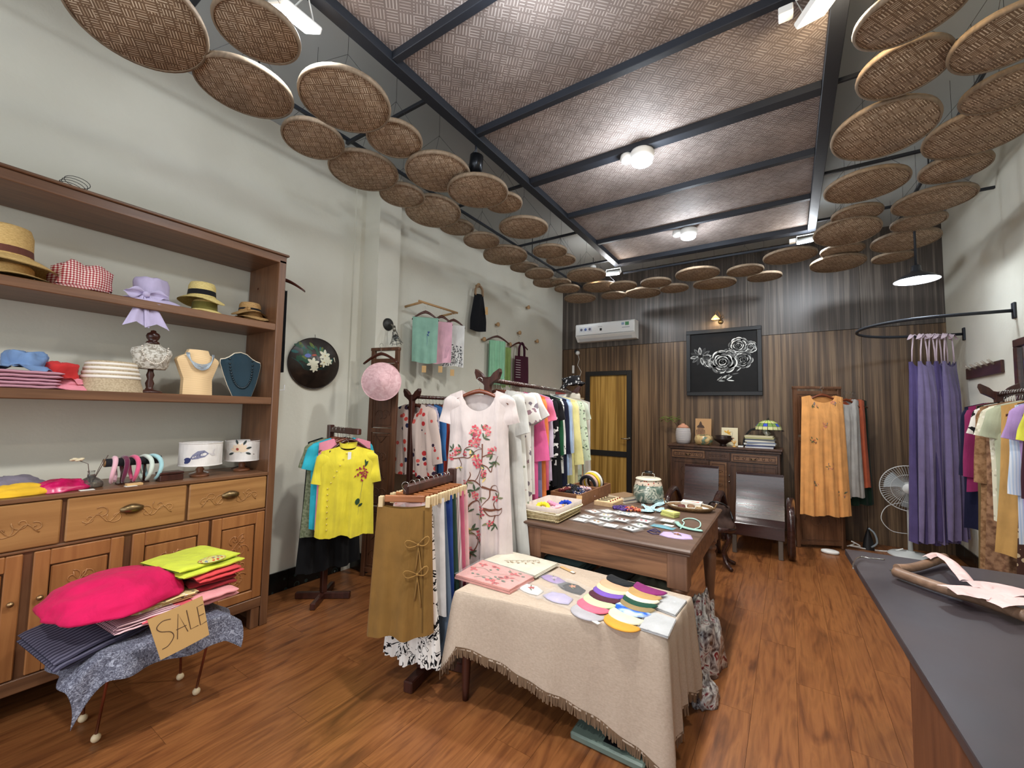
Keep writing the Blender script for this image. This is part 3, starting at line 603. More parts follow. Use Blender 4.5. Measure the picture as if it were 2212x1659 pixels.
# busts
def bust(label, px, py, style, rz=0, w_=.2, h_=.24):
    p = on(px, py, Z2, -3.19); T_ = thing('jewellery_bust', label, 'display bust', p, rz); T_.scale = (1, 1.14, 1.16) if style else (1, 1, 1); return T_, p
T_, p = bust('small glazed torso bust on a turned dark wood stand, wearing a bead necklace', 322, 845, 0)
MB().lathe([(0, 0), (.062, 0), (.066, .006), (.055, .016), (.022, .022), (.016, .035), (.022, .06), (.013, .085), (.02, .11), (.014, .13), (.014, .15)], n=24).build('stand', W_dk, T_)
M_lace = blotch('lace_grey', [(.42, (150, 142, 128)), (.55, (206, 202, 192))], 45, 4, .6, 1.5, bump=.3)
def torso(u, v):
    a = 2*math.pi*u; w_ = lerp([(0, .07), (.15, .085), (.4, .088), (.62, .1), (.78, .095), (.9, .045), (1, .036)], v); d = lerp([(0, .045), (.3, .06), (.55, .058), (.8, .04), (.9, .032), (1, .032)], v)
    return (d*math.sin(a)*(1.15 if math.sin(a) > 0 and .3 < v < .65 else 1), w_*math.cos(a), .145+.155*v)
b = MB(); b.grid(torso, 28, 18, True); b.F(list(range(28))[::-1]); b.F([18*28+j for j in range(28)]); b.build('torso', M_lace, T_)
MB().lathe([(.036, .296), (.03, .31), (.02, .316), (.03, .33), (.034, .345), (.028, .36), (.014, .368), (.012, .378), (.0, .382)], n=20).build('finial', W_dk, T_)
b = MB(); pearls(b, [(.052+.018*math.sin(math.pi*t/24), .062*math.cos(math.pi*t/24)*1.0, .275-.10*math.sin(math.pi*t/24)) for t in range(25)], .0045)
b.build('necklace', plain('pearl', (226, 218, 204), .25), T_)['label'] = 'pale bead necklace'
def neckbust(T_, w_, h_, mat, edge=None):
    def f(side):
        def g(u, v):
            s_ = 2*u-1; ww = lerp([(0, .078), (.35, .075), (.6, .098), (.75, .112), (.82, .105), (.9, .06), (1, .05)], v)*w_/.22
            dome = .035*math.cos(s_*math.pi/2)*(1.0 if v < .8 else 1-.5*(v-.8)/.2)
            return ((.02+dome if side else -.025)+.02*(1-v), ww*s_, h_*v*(1 if v < 1 else 1))
        return g
    b = MB(); b.grid(f(1), 20, 20); b.grid(f(0), 20, 20)
    for vv in (0, 1): b.grid(lambda u, v: Vector(f(1)(u, vv))*(1-v)+Vector(f(0)(u, vv))*v, 20, 1)
    for uu in (0, 1): b.grid(lambda u, v: Vector(f(1)(uu, u))*(1-v)+Vector(f(0)(uu, u))*v, 20, 1)
    return b.build('bust_form', mat, T_)
M_crm = striped('wound_cord_cream', (214, 180, 132), (234, 204, 160), 'Z', 60)
T_, p = bust('cream cord-wound neck bust with silvery cord necklace', 421, 851, 1); neckbust(T_, .2, .25, M_crm)
b = MB()
for k in range(6): b.tube([(.045+.028*math.sin(math.pi*t/16)+.002*k, (.066-.002*k)*math.cos(math.pi*t/16), .228-(.062+.006*k)*math.sin(math.pi*t/16)+.003*nz(t*.7, k*3)) for t in range(17)], .0028, 5)
b.build('necklace', plain('silver_cord', (160, 170, 178), .4, .3), T_)['label'] = 'silvery multi-strand cord necklace'
T_ = thing('jewellery_bust', 'teal velvet necklace board with pale piped edge and dark necklace', 'display bust', on(522, 850, Z2, -3.17), rot=(0, R(-10), R(0))); T_.scale = (1, 1.32, 1.30)
OUTL = [(.045, 0), (.068, .06), (.085, .12), (.098, .175), (.096, .192), (.075, .198), (.055, .21), (.03, .232), (0, .24)]
ol = [(y, z) for y, z in OUTL]+[(-y, z) for y, z in OUTL[::-1][1:]]+[(-.03, -.0)]+[(.03, 0)]
Mq = Matrix.Rotation(R(90), 4, 'Z')
MB().prism(ol, -.008, .004, Mq).build('board', fabric('teal_velvet', (22, 52, 66), sheen=.6), T_)
MB().tube([(.004, y*1.0, z+.003) for y, z in ol+[ol[0]]], .003, 6).build('piping', plain('cream_edge', (226, 214, 190), .6), T_)
b = MB(); pearls(b, [(.012, .055*math.cos(math.pi*t/30)*(1 if t else 1), .20-.155*math.sin(math.pi*t/30)**.8) for t in range(31)], .0055); b.build('necklace', plain('dark_beads', (24, 40, 48), .3), T_)['label'] = 'dark bead necklace'
# counter board of the unit
def lump(label, px, py, m, r, sq=(1, 1.3, .5), seed=0, z=Z3, X=-3.17, cat='cloth', name='folded_cloth'): return heap(name, label, cat, on(px, py, z, X), r, m, seed, sq)
lump('grey-violet folded scarf behind the yellow one at the left end', 20, 1040, fabric('grey_violet', (128, 120, 136)), .105, (.9, 1.2, .75), 5, X=-3.32)
lump('bright yellow folded scarf on the unit counter', 42, 1068, fabric('bright_yellow', (238, 184, 30)), .085, (.9, 1.4, .6), 1)
T_ = lump('shiny magenta scarf folded in plastic on the unit counter', 128, 1060, blotch('magenta_plastic', [(.35, (150, 12, 62)), (.6, (196, 26, 92)), (.72, (216, 90, 130))], 18, 4, .25, spec=.6), .085, (.9, 1.3, .68), 8)
# reed diffuser
M_glass = plain('clear_glass', (225, 230, 228), .05, trans=.95, spec=.5)
T_ = thing('reed_diffuser', 'glass reed diffuser with sticks and a white flower', 'diffuser', on(196, 1038, Z3, -3.18))
MB().lathe([(0, 0), (.048, 0), (.052, .008), (.050, .03), (.03, .048), (.016, .056), (.015, .085), (.018, .088)], n=24, close=False).build('bottle', M_glass, T_)
MB().lathe([(0, .003), (.046, .003), (.048, .022), (0, .023)], n=24).build('liquid', plain('amber_oil', (150, 120, 90), .1, trans=.6), T_)
b = MB(); b.tube([(0, 0, .01), (.01, .06, .17)], .0018, 5); b.tube([(0, 0, .01), (0, .045, .15)], .0015, 5); b.tube([(0, 0, .01), (.02, -.02, .13), (.0, -.055, .15)], .0015, 5); b.build('reed', W_dk, T_)
b = MB()
for k in range(9): a = k*.7; b.ball((.0+.014*math.cos(a), -.06+.018*math.sin(a), .152+.003*(k % 3)), .012, 8, 5, (1, 1, .5))
b.build('flower', plain('dried_flower', (222, 208, 176), .9), T_)
# headbands on a roll
T_ = thing('headband_stand', 'dark padded roll on a small stand carrying headbands', 'stand', on(287, 1030, Z3, -3.19))
b = MB(); b.tube([(0, -.125, .125), (0, .125, .125)], .023, 20); b.build('roll', fabric('roll_black', (34, 34, 38)), T_)
b = MB(); b.tube([(0, -.05, 0), (0, -.05, .105)], .006, 6); b.tube([(0, .05, 0), (0, .05, .105)], .006, 6); b.bbox(-.03, .03, -.07, .07, 0, .008, .002); b.build('stand_leg', W_dk, T_)
MB().lathe([(0, 0), (.0215, 0), (.0215, .004), (0, .004)], (0, -.129, .125), 18, M=Matrix.Rotation(R(-90), 4, 'X')).build('end_cap', wood('cap_tan', (140, 96, 50), (160, 116, 64)), T_)
for k, (dy, c, nm) in enumerate(((-.085, (236, 178, 192), 'pale pink'), (-.042, (106, 20, 60), 'dark wine'), (.0, (232, 84, 130), 'hot pink'), (.052, (206, 222, 208), 'pale mint'), (.088, (158, 208, 214), 'pale turquoise'))):
    b = MB(); R_, r_ = .072, .0125
    b.tube([(R_*math.cos(R(a)), .006*math.sin(R(a*2)), R_*math.sin(R(a))) for a in range(-60, 241, 12)], [r_*(.65+.35*math.sin(math.pi*i/25)) for i in range(26)], 10)
    tag(b.build('headband', fabric('band_'+nm, c, sheen=.5), None, T_.location+Vector((0, dy, .078)), (0, 0, R(8*(k-2)))), f'{nm} padded headband hung on the dark roll', 'headband', 'headbands on the dark roll')
M_card = plain('kraft_card', (202, 164, 112), .8); M_paper = plain('paper_white', (228, 226, 218), .8)
tag(MB().bbox(-.02, .02, -.035, .035, 0, .012, .001).build('price_card', M_card, None, on(290, 1042, Z3, -3.09)), 'small kraft price card in front of the headbands', 'price card')
tag(MB().bbox(-.02, .02, -.025, .025, 0, .002, .0005).build('price_card', M_paper, None, on(283, 1041, Z3, -3.068)+Vector((.0, 0, .0))), 'white slip of paper lying before the headbands', 'price card')
tag(MB().bbox(-.018, .018, -.028, .028, 0, .0025, .0005).build('price_card', M_paper, None, on(188, 1054, Z3, -3.09)), 'white slip of paper lying beside the magenta scarf', 'price card')
T_ = thing('wooden_box', 'small dark carved wooden box between headbands and lamps', 'box', on(366, 1033, Z3, -3.15))
MB().bbox(-.04, .04, -.058, .058, 0, .036, .003).build('box_body', W_dk, T_); MB().bbox(-.042, .042, -.06, .06, .038, .052, .004).build('lid', W_dk, T_)
# shaded table lamps
M_shade = fabric('lampshade_linen', (228, 224, 220), .9, 900)
def table_lamp(label, px, py, r, h, X, cords):
    T_ = thing('table_lamp', label, 'lamp', on(px, py, Z3, X))
    MB().lathe([(0, 0), (.05, 0), (.053, .007), (.045, .016), (.024, .02), (.018, .032), (.024, .045), (.013, .06), (.011, .075)], n=24).build('base', wood('lamp_base', (120, 66, 38), (158, 96, 58)), T_)
    b = MB(); b.lathe([(r, .075), (r*.985, .075+h)], n=44, close=False); b.lathe([(r-.003, .076), (r*.985-.003, .074+h)], n=44, close=False); b.build('shade', M_shade, T_)
    for q_, z_ in ((r, .073), (r*.985, .074+h)): MB().lathe([(q_-.002, z_), (q_+.002, z_), (q_+.002, z_+.005), (q_-.002, z_+.005)], n=44, close=False).build('shade_rim', M_shade, T_)
    b = MB(); b.tube([(-.02, 0, .01), (-.06, .03, .006), (-.10, .09, .004), (-.12, .05, .02), (-.11, -.02, .004)], .0028, 6); b.build('cord', cords, T_)
    return T_
L1 = table_lamp('table lamp with white drum shade bearing a grey-blue fish', 431, 1026, .116, .14, -3.19, M_white)
L2 = table_lamp('table lamp with white drum shade bearing a cream blossom', 522, 1016, .108, .135, -3.26, M_black)
def on_drum(r, z0, a0, x, z, off=.0012):  # x metres round the drum from angle a0
    a = a0+x/r; return Vector(((r+off)*math.cos(a), (r+off)*math.sin(a), z0+z))
def flat(b, S_, pts, cx=None):
    """small filled patch conforming to a surface map S_(x,z)"""
    n = len(pts); cx = cx or (sum(p[0] for p in pts)/n, sum(p[1] for p in pts)/n); c = b.P(S_(*cx)); ids = [b.P(S_(*p)) for p in pts]
    for i in range(n): b.F((c, ids[i], ids[(i+1) % n]), True)
def petal(b, S_, x, z, L, w_, ang, n=10, bend=0):
    pts = []
    for i in range(n):
        t = 2*math.pi*i/n; u = L*.5*(1-math.cos(t)); v = w_*.5*math.sin(t)*(.6+.4*math.sin(math.pi*u/L)); v += bend*u*u/L
        pts.append((x+u*math.cos(ang)-v*math.sin(ang), z+u*math.sin(ang)+v*math.cos(ang)))
    flat(b, S_, pts)
def stroke(b, S_, pts, w_, taper=True):
    n = len(pts); pr = None
    for i, (x, z) in enumerate(pts):
        x0, z0 = pts[max(i-1, 0)]; x1, z1 = pts[min(i+1, n-1)]; dx, dz = x1-x0, z1-z0; L = math.hypot(dx, dz) or 1
        ww = w_*.5*((.35+.65*(1-i/(n-1))) if taper else 1); a = b.P(S_(x-dz/L*ww, z+dx/L*ww)); c = b.P(S_(x+dz/L*ww, z-dx/L*ww))
        if pr: b.F((pr[0], pr[1], c, a), True)
        pr = (a, c)
def smooth_pts(pts, k=4):
    out = []
    for i in range(len(pts)-1):
        p0, p1, p2, p3 = pts[max(i-1, 0)], pts[i], pts[i+1], pts[min(i+2, len(pts)-1)]
        for j in range(k):
            t = j/k; out.append(tuple(.5*((2*p1[q])+(-p0[q]+p2[q])*t+(2*p0[q]-5*p1[q]+4*p2[q]-p3[q])*t*t+(-p0[q]+3*p1[q]-3*p2[q]+p3[q])*t**3) for q in range(len(p1))))
    return out+[tuple(pts[-1])]
a_ = math.atan2(-L1.location.y, -L1.location.x)
D1 = lambda x, z: on_drum(.1155, .085, a_, -x*1.4, z*1.4-.03)
b = MB(); flat(b, D1, [(-.03, .07), (-.012, .085), (.012, .082), (.03, .066), (.04, .05), (.03, .045), (.01, .048), (-.015, .055)]); b.cur = 1
for k in range(5): stroke(b, lambda x, z: on_drum(.1155, .085, a_, -x*1.4, z*1.4-.03, .002), [(-.01+.01*k, .08-.006*k), (-.005+.01*k, .068-.004*k), (-.01+.01*k, .055-.002*k)], .002)
b.cur = 2; petal(b, D1, .036, .05, .035, .022, R(-40)); petal(b, D1, .036, .048, .03, .016, R(-8)); b.cur = 3
for k in range(4): petal(b, D1, -.055+.008*k, .06+.012*(k % 2), .02, .007, R(60+50*k))
b.build('fish_motif', [plain('fish_grey', (122, 124, 150), .8), plain('fish_line', (80, 84, 116), .8), plain('fish_navy', (42, 52, 100), .8), plain('pale_print', (200, 196, 198), .8)], L1)
a2 = math.atan2(-L2.location.y, -L2.location.x); D2 = lambda x, z: on_drum(.1075, .085, a2, -x*1.5, z*1.5-.01)
b = MB()
for k in range(6): petal(b, D2, .012+.0*k, .045, .04, .018, R(20+28*k))
b.cur = 1
for a in (-20, 200, 165, 120, 70): petal(b, lambda x, z: on_drum(.1075, .085, a2, -x*1.5, z*1.5-.01, .0018), .012+.025*math.cos(R(a)), .05+.03*math.sin(R(a)), .024, .01, R(a))
b.cur = 2; petal(b, lambda x, z: on_drum(.1075, .085, a2, -x*1.5, z*1.5-.01, .0024), .018, .05, .014, .012, R(60)); b.cur = 3
stroke(b, D2, [(-.05, .03), (-.02, .035), (.01, .04)], .003)
b.build('blossom_motif', [plain('petal_cream', (226, 204, 178), .8), plain('leaf_ink', (44, 56, 56), .8), plain('blossom_red', (150, 60, 50), .8), plain('twig_ink', (90, 80, 70), .8)], L2)

# ---------------------------------------------------------------- hangers and wall things by the unit
M_hang = plain('hanger_wood_dark', (72, 34, 24), .25, spec=.6); M_hangr = plain('hanger_wood_red', (110, 52, 26), .28, spec=.6); M_hook = plain('hook_chrome', (190, 190, 186), .2, 1)
def hanger(label, loc, rz=0, w_=.42, m=None, group=None, bar=False, parent_only=False, drop=.05, tag_label=None, rot=None, thick=.012):
    """curved wooden hanger; origin is the rail contact, width along local x"""
    T_ = thing('hanger', label, 'hanger', loc, rz, group, rot=rot); h = MB()
    h.tube([(.0+.018*math.cos(R(a)), 0, -.018+.018*math.sin(R(a))) for a in range(-30, 181, 21)]+[(-.016, 0, -.03), (-.004, 0, -.042), (0, 0, -.06), (0, 0, -.085)], .0016, 5); h.build('hook', M_hook, T_)
    b = MB(); pts = [(s_*w_/2*t, 0, -.085-.008-.085*t**1.5) for s_, t in [(-1, k/8) for k in range(8, 0, -1)]+[(1, k/8) for k in range(9)]]
    prev = None
    for i, (x, y, z) in enumerate(pts):
        t = abs(x)/(w_/2); hh = .030*(1-t)+.016*t; d_ = thick*(.7+.6*t); ring = [b.P((x+(.0), yy, z+zz)) for yy, zz in ((-d_, 0), (-d_*.6, hh/2), (d_*.6, hh/2), (d_, 0), (d_*.6, -hh/2), (-d_*.6, -hh/2))]
        if prev: [b.F((prev[j], prev[(j+1) % 6], ring[(j+1) % 6], ring[j]), True) for j in range(6)]
        else: b.F(ring[::-1], False)
        prev = ring
    b.F(prev, False); b.build('shoulder_bar', m or M_hang, T_)
    if bar: MB().tube([(-w_/2*.9, 0, -.165), (w_/2*.9, 0, -.165)], .005, 8).build('trouser_bar', m or M_hang, T_)
    return T_
# painted conical hat on the left wall
def cone_hat(name, label, c, r, h, m, axis, under=False):
    T_ = thing(name, label, 'hat', c, rot=axis.to_track_quat('Z', 'Y').to_euler())
    b = MB(); b.lathe([(r, 0), (r*.72, h*.34), (r*.4, h*.68), (r*.12, h*.93), (0, h)], n=56, close=False); b.lathe([(r-.003, -.001), (r*.4, h*.66), (0, h-.005)], n=56, close=False); b.build('cone', m, T_)
    MB().lathe([(r-.004, -.003), (r+.002, -.003), (r+.002, .004), (r-.004, .004), (r-.004, -.003)], n=56, close=False).build('rim', m, T_)
    return T_
M_nonk = blotch('lacquer_dark', [(.3, (22, 17, 14)), (.6, (40, 30, 24)), (.8, (56, 44, 34))], 14, 4, .35, 1, spec=.5)
c_ = at(679, 785, X=-3.46); NH = cone_hat('conical_hat', 'dark lacquered conical hat painted with white blossoms on the left wall', c_, .222, .085, M_nonk, Vector((1, -.12, -.08)))
def cone_map(r, h, off): 
    return lambda x, z: (lambda q: Vector((z, x, max(0, h*(1-math.hypot(x, z)/r)**.95)+off)))(0)
# local frame: find which local directions are up and along the wall
inv = NH.rotation_euler.to_matrix().inverted(); Lz = inv @ Vector((0, 0, 1)); Ly = inv @ Vector((0, 1, 0))
def nonS(off):
    def f(x, z):
        p = Lz*z+Ly*x; rr = min(1, math.hypot(p.x, p.y)/.222); hh = lerp([(0, .085), (.12, .079), (.4, .058), (.72, .029), (1, 0)], rr); return Vector((p.x, p.y, hh+off))
    return f
b = MB(); N1, N2 = nonS(.002), nonS(.0035)
for k in range(26): 
    b.cur = (0, 1, 1, 2)[k % 4]; a = rnd.uniform(100, 175)+(-60 if k > 14 else 0); x = -.15+.011*k; z = .10+.05*math.sin(k*.7)-.0
    if k > 14: z = .13-.010*(k-14)
    petal(b, N1, x, z-.02, .06, .028, R(a))
b.cur = 1
for k in range(8): petal(b, N1, -.15+.012*k, .0+.01*math.sin(k), .055, .03, R(100-10*k))
b.cur = 3
for (cx, cz, s_) in ((.06, .075, 1.25), (.05, .015, 1.0), (-.045, .0, 1.1), (-.03, -.045, .8), (.10, .03, .9)):
    for k in range(6): petal(b, N2, cx, cz, .046*s_, .024*s_, R(20+62*k))
b.cur = 4; petal(b, N2, -.11, .055, .05, .036, R(10)); b.cur = 5; petal(b, N2, -.055, .065, .04, .018, R(12))
b.cur = 6
for cx, cz in ((.062, .075), (.05, .015), (.02, -.02)): petal(b, nonS(.0045), cx-.006, cz, .014, .012, 0)
b.cur = 3; stroke(b, N1, [(.16, .07), (.175, .03)], .014)
b.cur = 0
for k in range(5): stroke(b, N1, smooth_pts([(-.2+.02*k, .03-.012*k), (-.1, -.02-.01*k), (.0, -.05), (.12, -.04+.02*k)]), .002)
b.build('painting', [plain('paint_teal', (18, 92, 92), .5), plain('paint_green', (14, 74, 50), .5), plain('paint_olive', (96, 112, 38), .5), plain('paint_petal', (222, 220, 196), .5), plain('paint_blue', (92, 108, 184), .5), plain('paint_red', (170, 66, 40), .5), plain('paint_ochre', (190, 160, 90), .5)], NH)
MB().tube([(.0, 0, -.004), Lz*.24+Vector((0, 0, -.01)), Lz*.255+Vector((0, 0, -.015))], .002, 5).build('cord', M_wire, NH)
# carved tall panel beside the pilaster with the pink hat
W_cv = wood('carved_panel_wood', (74, 42, 26), (108, 66, 40), 2, .4, 1.3)
def carved_screen(label, x0, x1, y, z1, rz=0, loc=None, rows_=((.05, .28), (.30, .62), (.64, .93))):
    L = x1-x0; T_ = thing('carved_panel', label, 'panel', loc or (x0, y, 0), rz)
    b = MB(); b.bbox(0, .04, 0, .03, 0, z1, .003); b.bbox(L-.04, L, 0, .03, 0, z1, .003); b.bbox(-.004, L+.004, -.006, .034, z1-.03, z1, .004)
    for f in [rows_[0][0]-.03]+[r_[1] for r_ in rows_]: b.bbox(.04, L-.04, .002, .028, z1*f, z1*(f+.02), .002)
    b.build('frame', W_cv, T_)
    for i, (a, c) in enumerate(rows_):
        z0, zt = z1*(a+.004 if i else a-.01), z1*(c-.002); MB().bbox(.04, L-.04, .010, .02, z0, zt, .001).build('panel_board', W_cv, T_)
        cb = MB(); m = .02; 
        for q in ((.04+m, L-.04-m, z0+m, z0+m+.006), (.04+m, L-.04-m, zt-m-.006, zt-m), (.04+m, .04+m+.006, z0+m, zt-m), (L-.04-m-.006, L-.04-m, z0+m, zt-m)): cb.bbox(q[0], q[1], .004, .012, q[2], q[3], .001)
        w_ = L-.08-2*m; 
        for k in range(max(1, int((zt-z0)/(w_*.9)))):
            cz = z0+w_*.6+k*w_*.9
            for s_ in (-1, 1):
                cb.tube([(L/2+s_*w_*(.15+.28*math.cos(R(a_+90*k))*(1-a_/500)), .009, cz+w_*.32*math.sin(R(a_))*(1-a_/500)) for a_ in range(0, 400, 28)], .0035, 5)
        cb.build('carving', W_cv, T_)
    return T_
sc = carved_screen('narrow carved wooden panel standing against the pilaster behind the pink hat', 0, .30, 0, 2.07, R(0), (-3.245, 2.50, 0)); sc.rotation_euler = (R(-1.0), 0, R(14))
hk = at(820, 748, Y=2.44); H_ = hanger('dark hanger hooked over the carved panel, behind the pink hat', (hk.x, 2.46, 2.085), R(14), .36)
c_ = at(816, 821, Y=2.36); PH = cone_hat('conical_hat', 'pale pink lace-covered conical hat hanging on the carved panel', (c_.x, 2.40, c_.z-.01), .165, .10, blotch('pink_lace', [(.35, (206, 164, 168)), (.5, (220, 180, 184)), (.7, (230, 198, 200))], 26, 4, .6, 1, bump=.2), Vector((.70, -.72, .05)))
MB().tube([(-.10, 0, .0), (-.06, .0, -.05), (.0, 0, -.06)], .004, 5).build('ribbon_tie', fabric('peach_ribbon', (220, 140, 110)), PH)
# caged wall lamp
p = at(838, 701, X=-3.26); T_ = thing('wall_lamp', 'black wall lamp with wire cage on the pilaster', 'lamp', p)
MB().lathe([(0, 0), (.062, 0), (.060, .012), (.045, .022), (.0, .026)], n=26, M=Matrix.Rotation(R(90), 4, 'Y')).build('wall_plate', plain('iron_dark', (52, 52, 50), .45, .5, bump=.1), T_)
b = MB(); b.tube([(.02, 0, 0), (.06, .0, -.012), (.085, 0, -.03)], .009, 8); b.tube([(.085, 0, -.025), (.10, 0, -.075)], .017, 12); b.build('socket', plain('steel_worn', (140, 136, 126), .4, .8), T_)
b = MB(); c0 = Vector((.102, 0, -.08)); ax = Vector((.25, 0, -1)).normalized(); u = Vector((1, 0, .25)).normalized(); v_ = Vector((0, 1, 0))
for k in range(8):
    a = k*math.pi/4; b.tube([c0+ax*t+(u*math.cos(a)+v_*math.sin(a))*r for t, r in ((0, .018), (.05, .028), (.11, .05), (.125, .062))], .0022, 5)
for t, r in ((.05, .028), (.11, .05)): b.tube([c0+ax*t+(u*math.cos(a*math.pi/8)+v_*math.sin(a*math.pi/8))*r for a in range(17)], .0022, 5, False)
b.build('wire_cage', M_black, T_); MB().ball(c0+ax*.06, .024, 14, 10, (1, 1, 1.35)).build('bulb', M_glass, T_)
# hanger with dark garment between unit and wall hat
q = at(617, 606, X=-3.10)
H_ = hanger('dark hanger peeping out above the right side of the shelf unit', (-3.22, 1.66, 2.57), R(38), .34)
b = MB(); b.grid(lambda u, v: (-.165+.33*u, .012*math.sin(9*u)*v+(.006 if u else .006), -.16-.62*v+.0), 16, 10); b.grid(lambda u, v: (-.165+.33*u, .02+.012*math.sin(9*u)*v, -.16-.62*v), 16, 10)
tag(b.build('dark_garment', fabric('near_black', (16, 17, 24)), None, (-3.31, 1.645, 2.54)), 'black garment hanging beside the shelf unit, seen edge-on', 'garment')
tag(MB().tube([(-.0, 0, 0), (.0, .10, .01), (0, .10, .05)], .004, 6).build('wall_hook', plain('white_metal', (220, 220, 220), .4), None, (-3.2, 1.61, 1.62)), 'white metal hook at the side of the shelf unit', 'hook')
# SALE pile on its small stand
c0 = Vector((-2.66, .83, .0)); T_ = thing('folding_stand', 'thin-legged folding stand hidden under the sale pile', 'stand', c0)
b = MB(); b.bbox(-.24, .24, -.24, .24, .40, .43, .006); b.build('top', W_dk, T_)
M_leg = plain('copper_rod', (130, 70, 48), .35, .7)
for sx, sy in ((1, 1), (1, -1), (-1, 1), (-1, -1)):
    leg = MB().tube([(sx*.19, sy*.19, .40), (sx*.2+(-.14 if sx > 0 else .05), sy*.19+(.0), .035)], .006, 8).build('leg', M_leg, T_)
    MB().ball((sx*.2+(-.14 if sx > 0 else .05), sy*.19, .018), .018, 12, 8).build('caster', plain('caster_cream', (226, 206, 170), .4), leg)
M_greyf = blotch('grey_flecked', [(.35, (70, 70, 84)), (.5, (104, 106, 122)), (.68, (160, 164, 180))], 70, 5, .6, 2, bump=.5)
def drape(u, v):
    x = -.30+.62*u; y = -.36+.66*v; ex = max(0, x-.22); ey = max(0, -.24-y)+max(0, y-.22); e = ex*1.0+ey*.85; fall = .46*e/.1*.1
    zz = .455-1.15*ex-.75*ey+.012*nz(x*8, y*8)
    xx = x-ex*.55+ (.02*math.sin(y*26)+.02*nz(y*9, 2))*min(1, ex*14); yy = y*(1-.12*min(1, e*4))+.012*math.sin(x*30)*min(1, ey*12)
    return (xx, yy, zz-.05*(nz(x*5+3, y*5) if e > 0 else 0))
b = MB(); b.grid(drape, 46, 46); b.grid(lambda u, v: Vector(drape(u, v))-Vector((0, 0, .006)), 46, 46); tag(b.build('grey_cloth', M_greyf, None, c0+Vector((.04, 0, 0))), 'grey flecked shiny cloth draped under the sale clothes', 'cloth')
M_stripe = striped('slate_stripe', (52, 50, 68), (96, 94, 112), 'X', 14)
def garment_fold(label, dx, dy, z, w_, d_, h_, lay, m, rz, tilt=(0, 0), mats=None):
    return folded('folded_garment', label, 'garment', c0+Vector((dx, dy, z)), (w_, d_, h_), lay, m, rz, 'folded clothes in the sale pile', seed=z*90, wob=.006, rot=(tilt[0], tilt[1], rz), mats=mats)
garment_fold('slate striped trousers at the bottom left of the sale pile', -.0, -.24, .458, .40, .30, .045, 3, M_stripe, R(8), (R(10), R(4)))
garment_fold('pink and white striped shirt low in the front of the sale pile', .05, -.10, .505, .34, .24, .04, 3, striped('pink_stripe', (236, 200, 206), (120, 80, 96), 'X', 20), R(5))
garment_fold('coral pink top in the front of the sale pile', .07, .02, .50, .34, .22, .04, 3, fabric('coral', (226, 84, 100)), R(-4))
garment_fold('cream and beige patterned top folded under the hot pink one', .03, -.02, .545, .32, .26, .035, 3, spotted('cream_print', (224, 208, 150), [(120, 110, 90), (250, 246, 230)], 40, .3), R(3))
garment_fold('pale pink folded top at the right of the sale pile', .05, .20, .50, .34, .2, .05, 2, fabric('blush', (232, 150, 154)), R(2))
garment_fold('dark red folded top at the right of the sale pile', .0, .21, .552, .34, .22, .05, 2, fabric('dark_red', (146, 30, 40)), R(-3))
garment_fold('coral red folded top just under the lime green one', .01, .21, .604, .33, .22, .04, 2, fabric('coral_red', (224, 66, 70)), R(6))
h1 = heap('folded_garment', 'hot pink shirt heaped on the front left of the sale pile', 'garment', c0+Vector((-.0, -.14, .585)), .25, fabric('hot_pink', (222, 14, 86), sheen=.05), 3, (1.0, 1.0, .5), .13, 40, group='folded clothes in the sale pile', freq=1.2)
h2 = folded('folded_garment', 'lime green embroidered top folded on top of the sale pile', 'garment', c0+Vector((-.01, .16, .646)), (.34, .32, .05), 2, fabric('lime', (204, 216, 50)), R(12), 'folded clothes in the sale pile', wob=.008)
tag(heap('folded_garment', 'small embroidered collar patch showing on the lime green top', 'garment', c0+Vector((.12, .20, .695)), .045, spotted('lime_emb', (200, 196, 120), [(190, 80, 40), (120, 130, 140)], 60, .4), 2, (1, 1.4, .3), .1, 18), None)
# the SALE card
pTL, pTR, pBR, pBL = [at(*q_, X=-2.305) for q_ in ((318, 1339), (437, 1287), (452, 1371), (347, 1426))]
T_ = thing('sale_sign', 'kraft card with SALE handwritten, hung on the front of the pile', 'sign', pTL)
def cardS(x, z, off=0): q_ = pTL*(1-x)*(z)+pTR*x*z+pBR*x*(1-z)+pBL*(1-x)*(1-z); return q_-pTL+Vector((off+.004*math.sin(3*x), 0, 0))
b = MB(); b.grid(lambda u, v: cardS(u, v), 8, 6, sm=False); b.grid(lambda u, v: cardS(u, v, -.0015), 8, 6, sm=False); b.build('card', plain('kraft_sign', (204, 166, 108), .8), T_)
def cs(x, z): return cardS(x, z, .001)
b = MB()
for ch in ([(.36, .80), (.22, .83), (.10, .74), (.14, .62), (.30, .52), (.33, .38), (.20, .24), (.08, .22)], [(.38, .28), (.50, .84), (.60, .34)], [(.40, .50), (.60, .50)], [(.66, .84), (.66, .36), (.82, .36)], [(.98, .80), (.86, .80), (.86, .34), (1.0, .36)], [(.86, .57), (.97, .57)]):
    pts = smooth_pts(ch, 5) if len(ch) > 5 else ch; stroke(b, cs, pts, .016, False)
b.build('lettering', plain('marker_ink', (84, 60, 44), .8), T_)
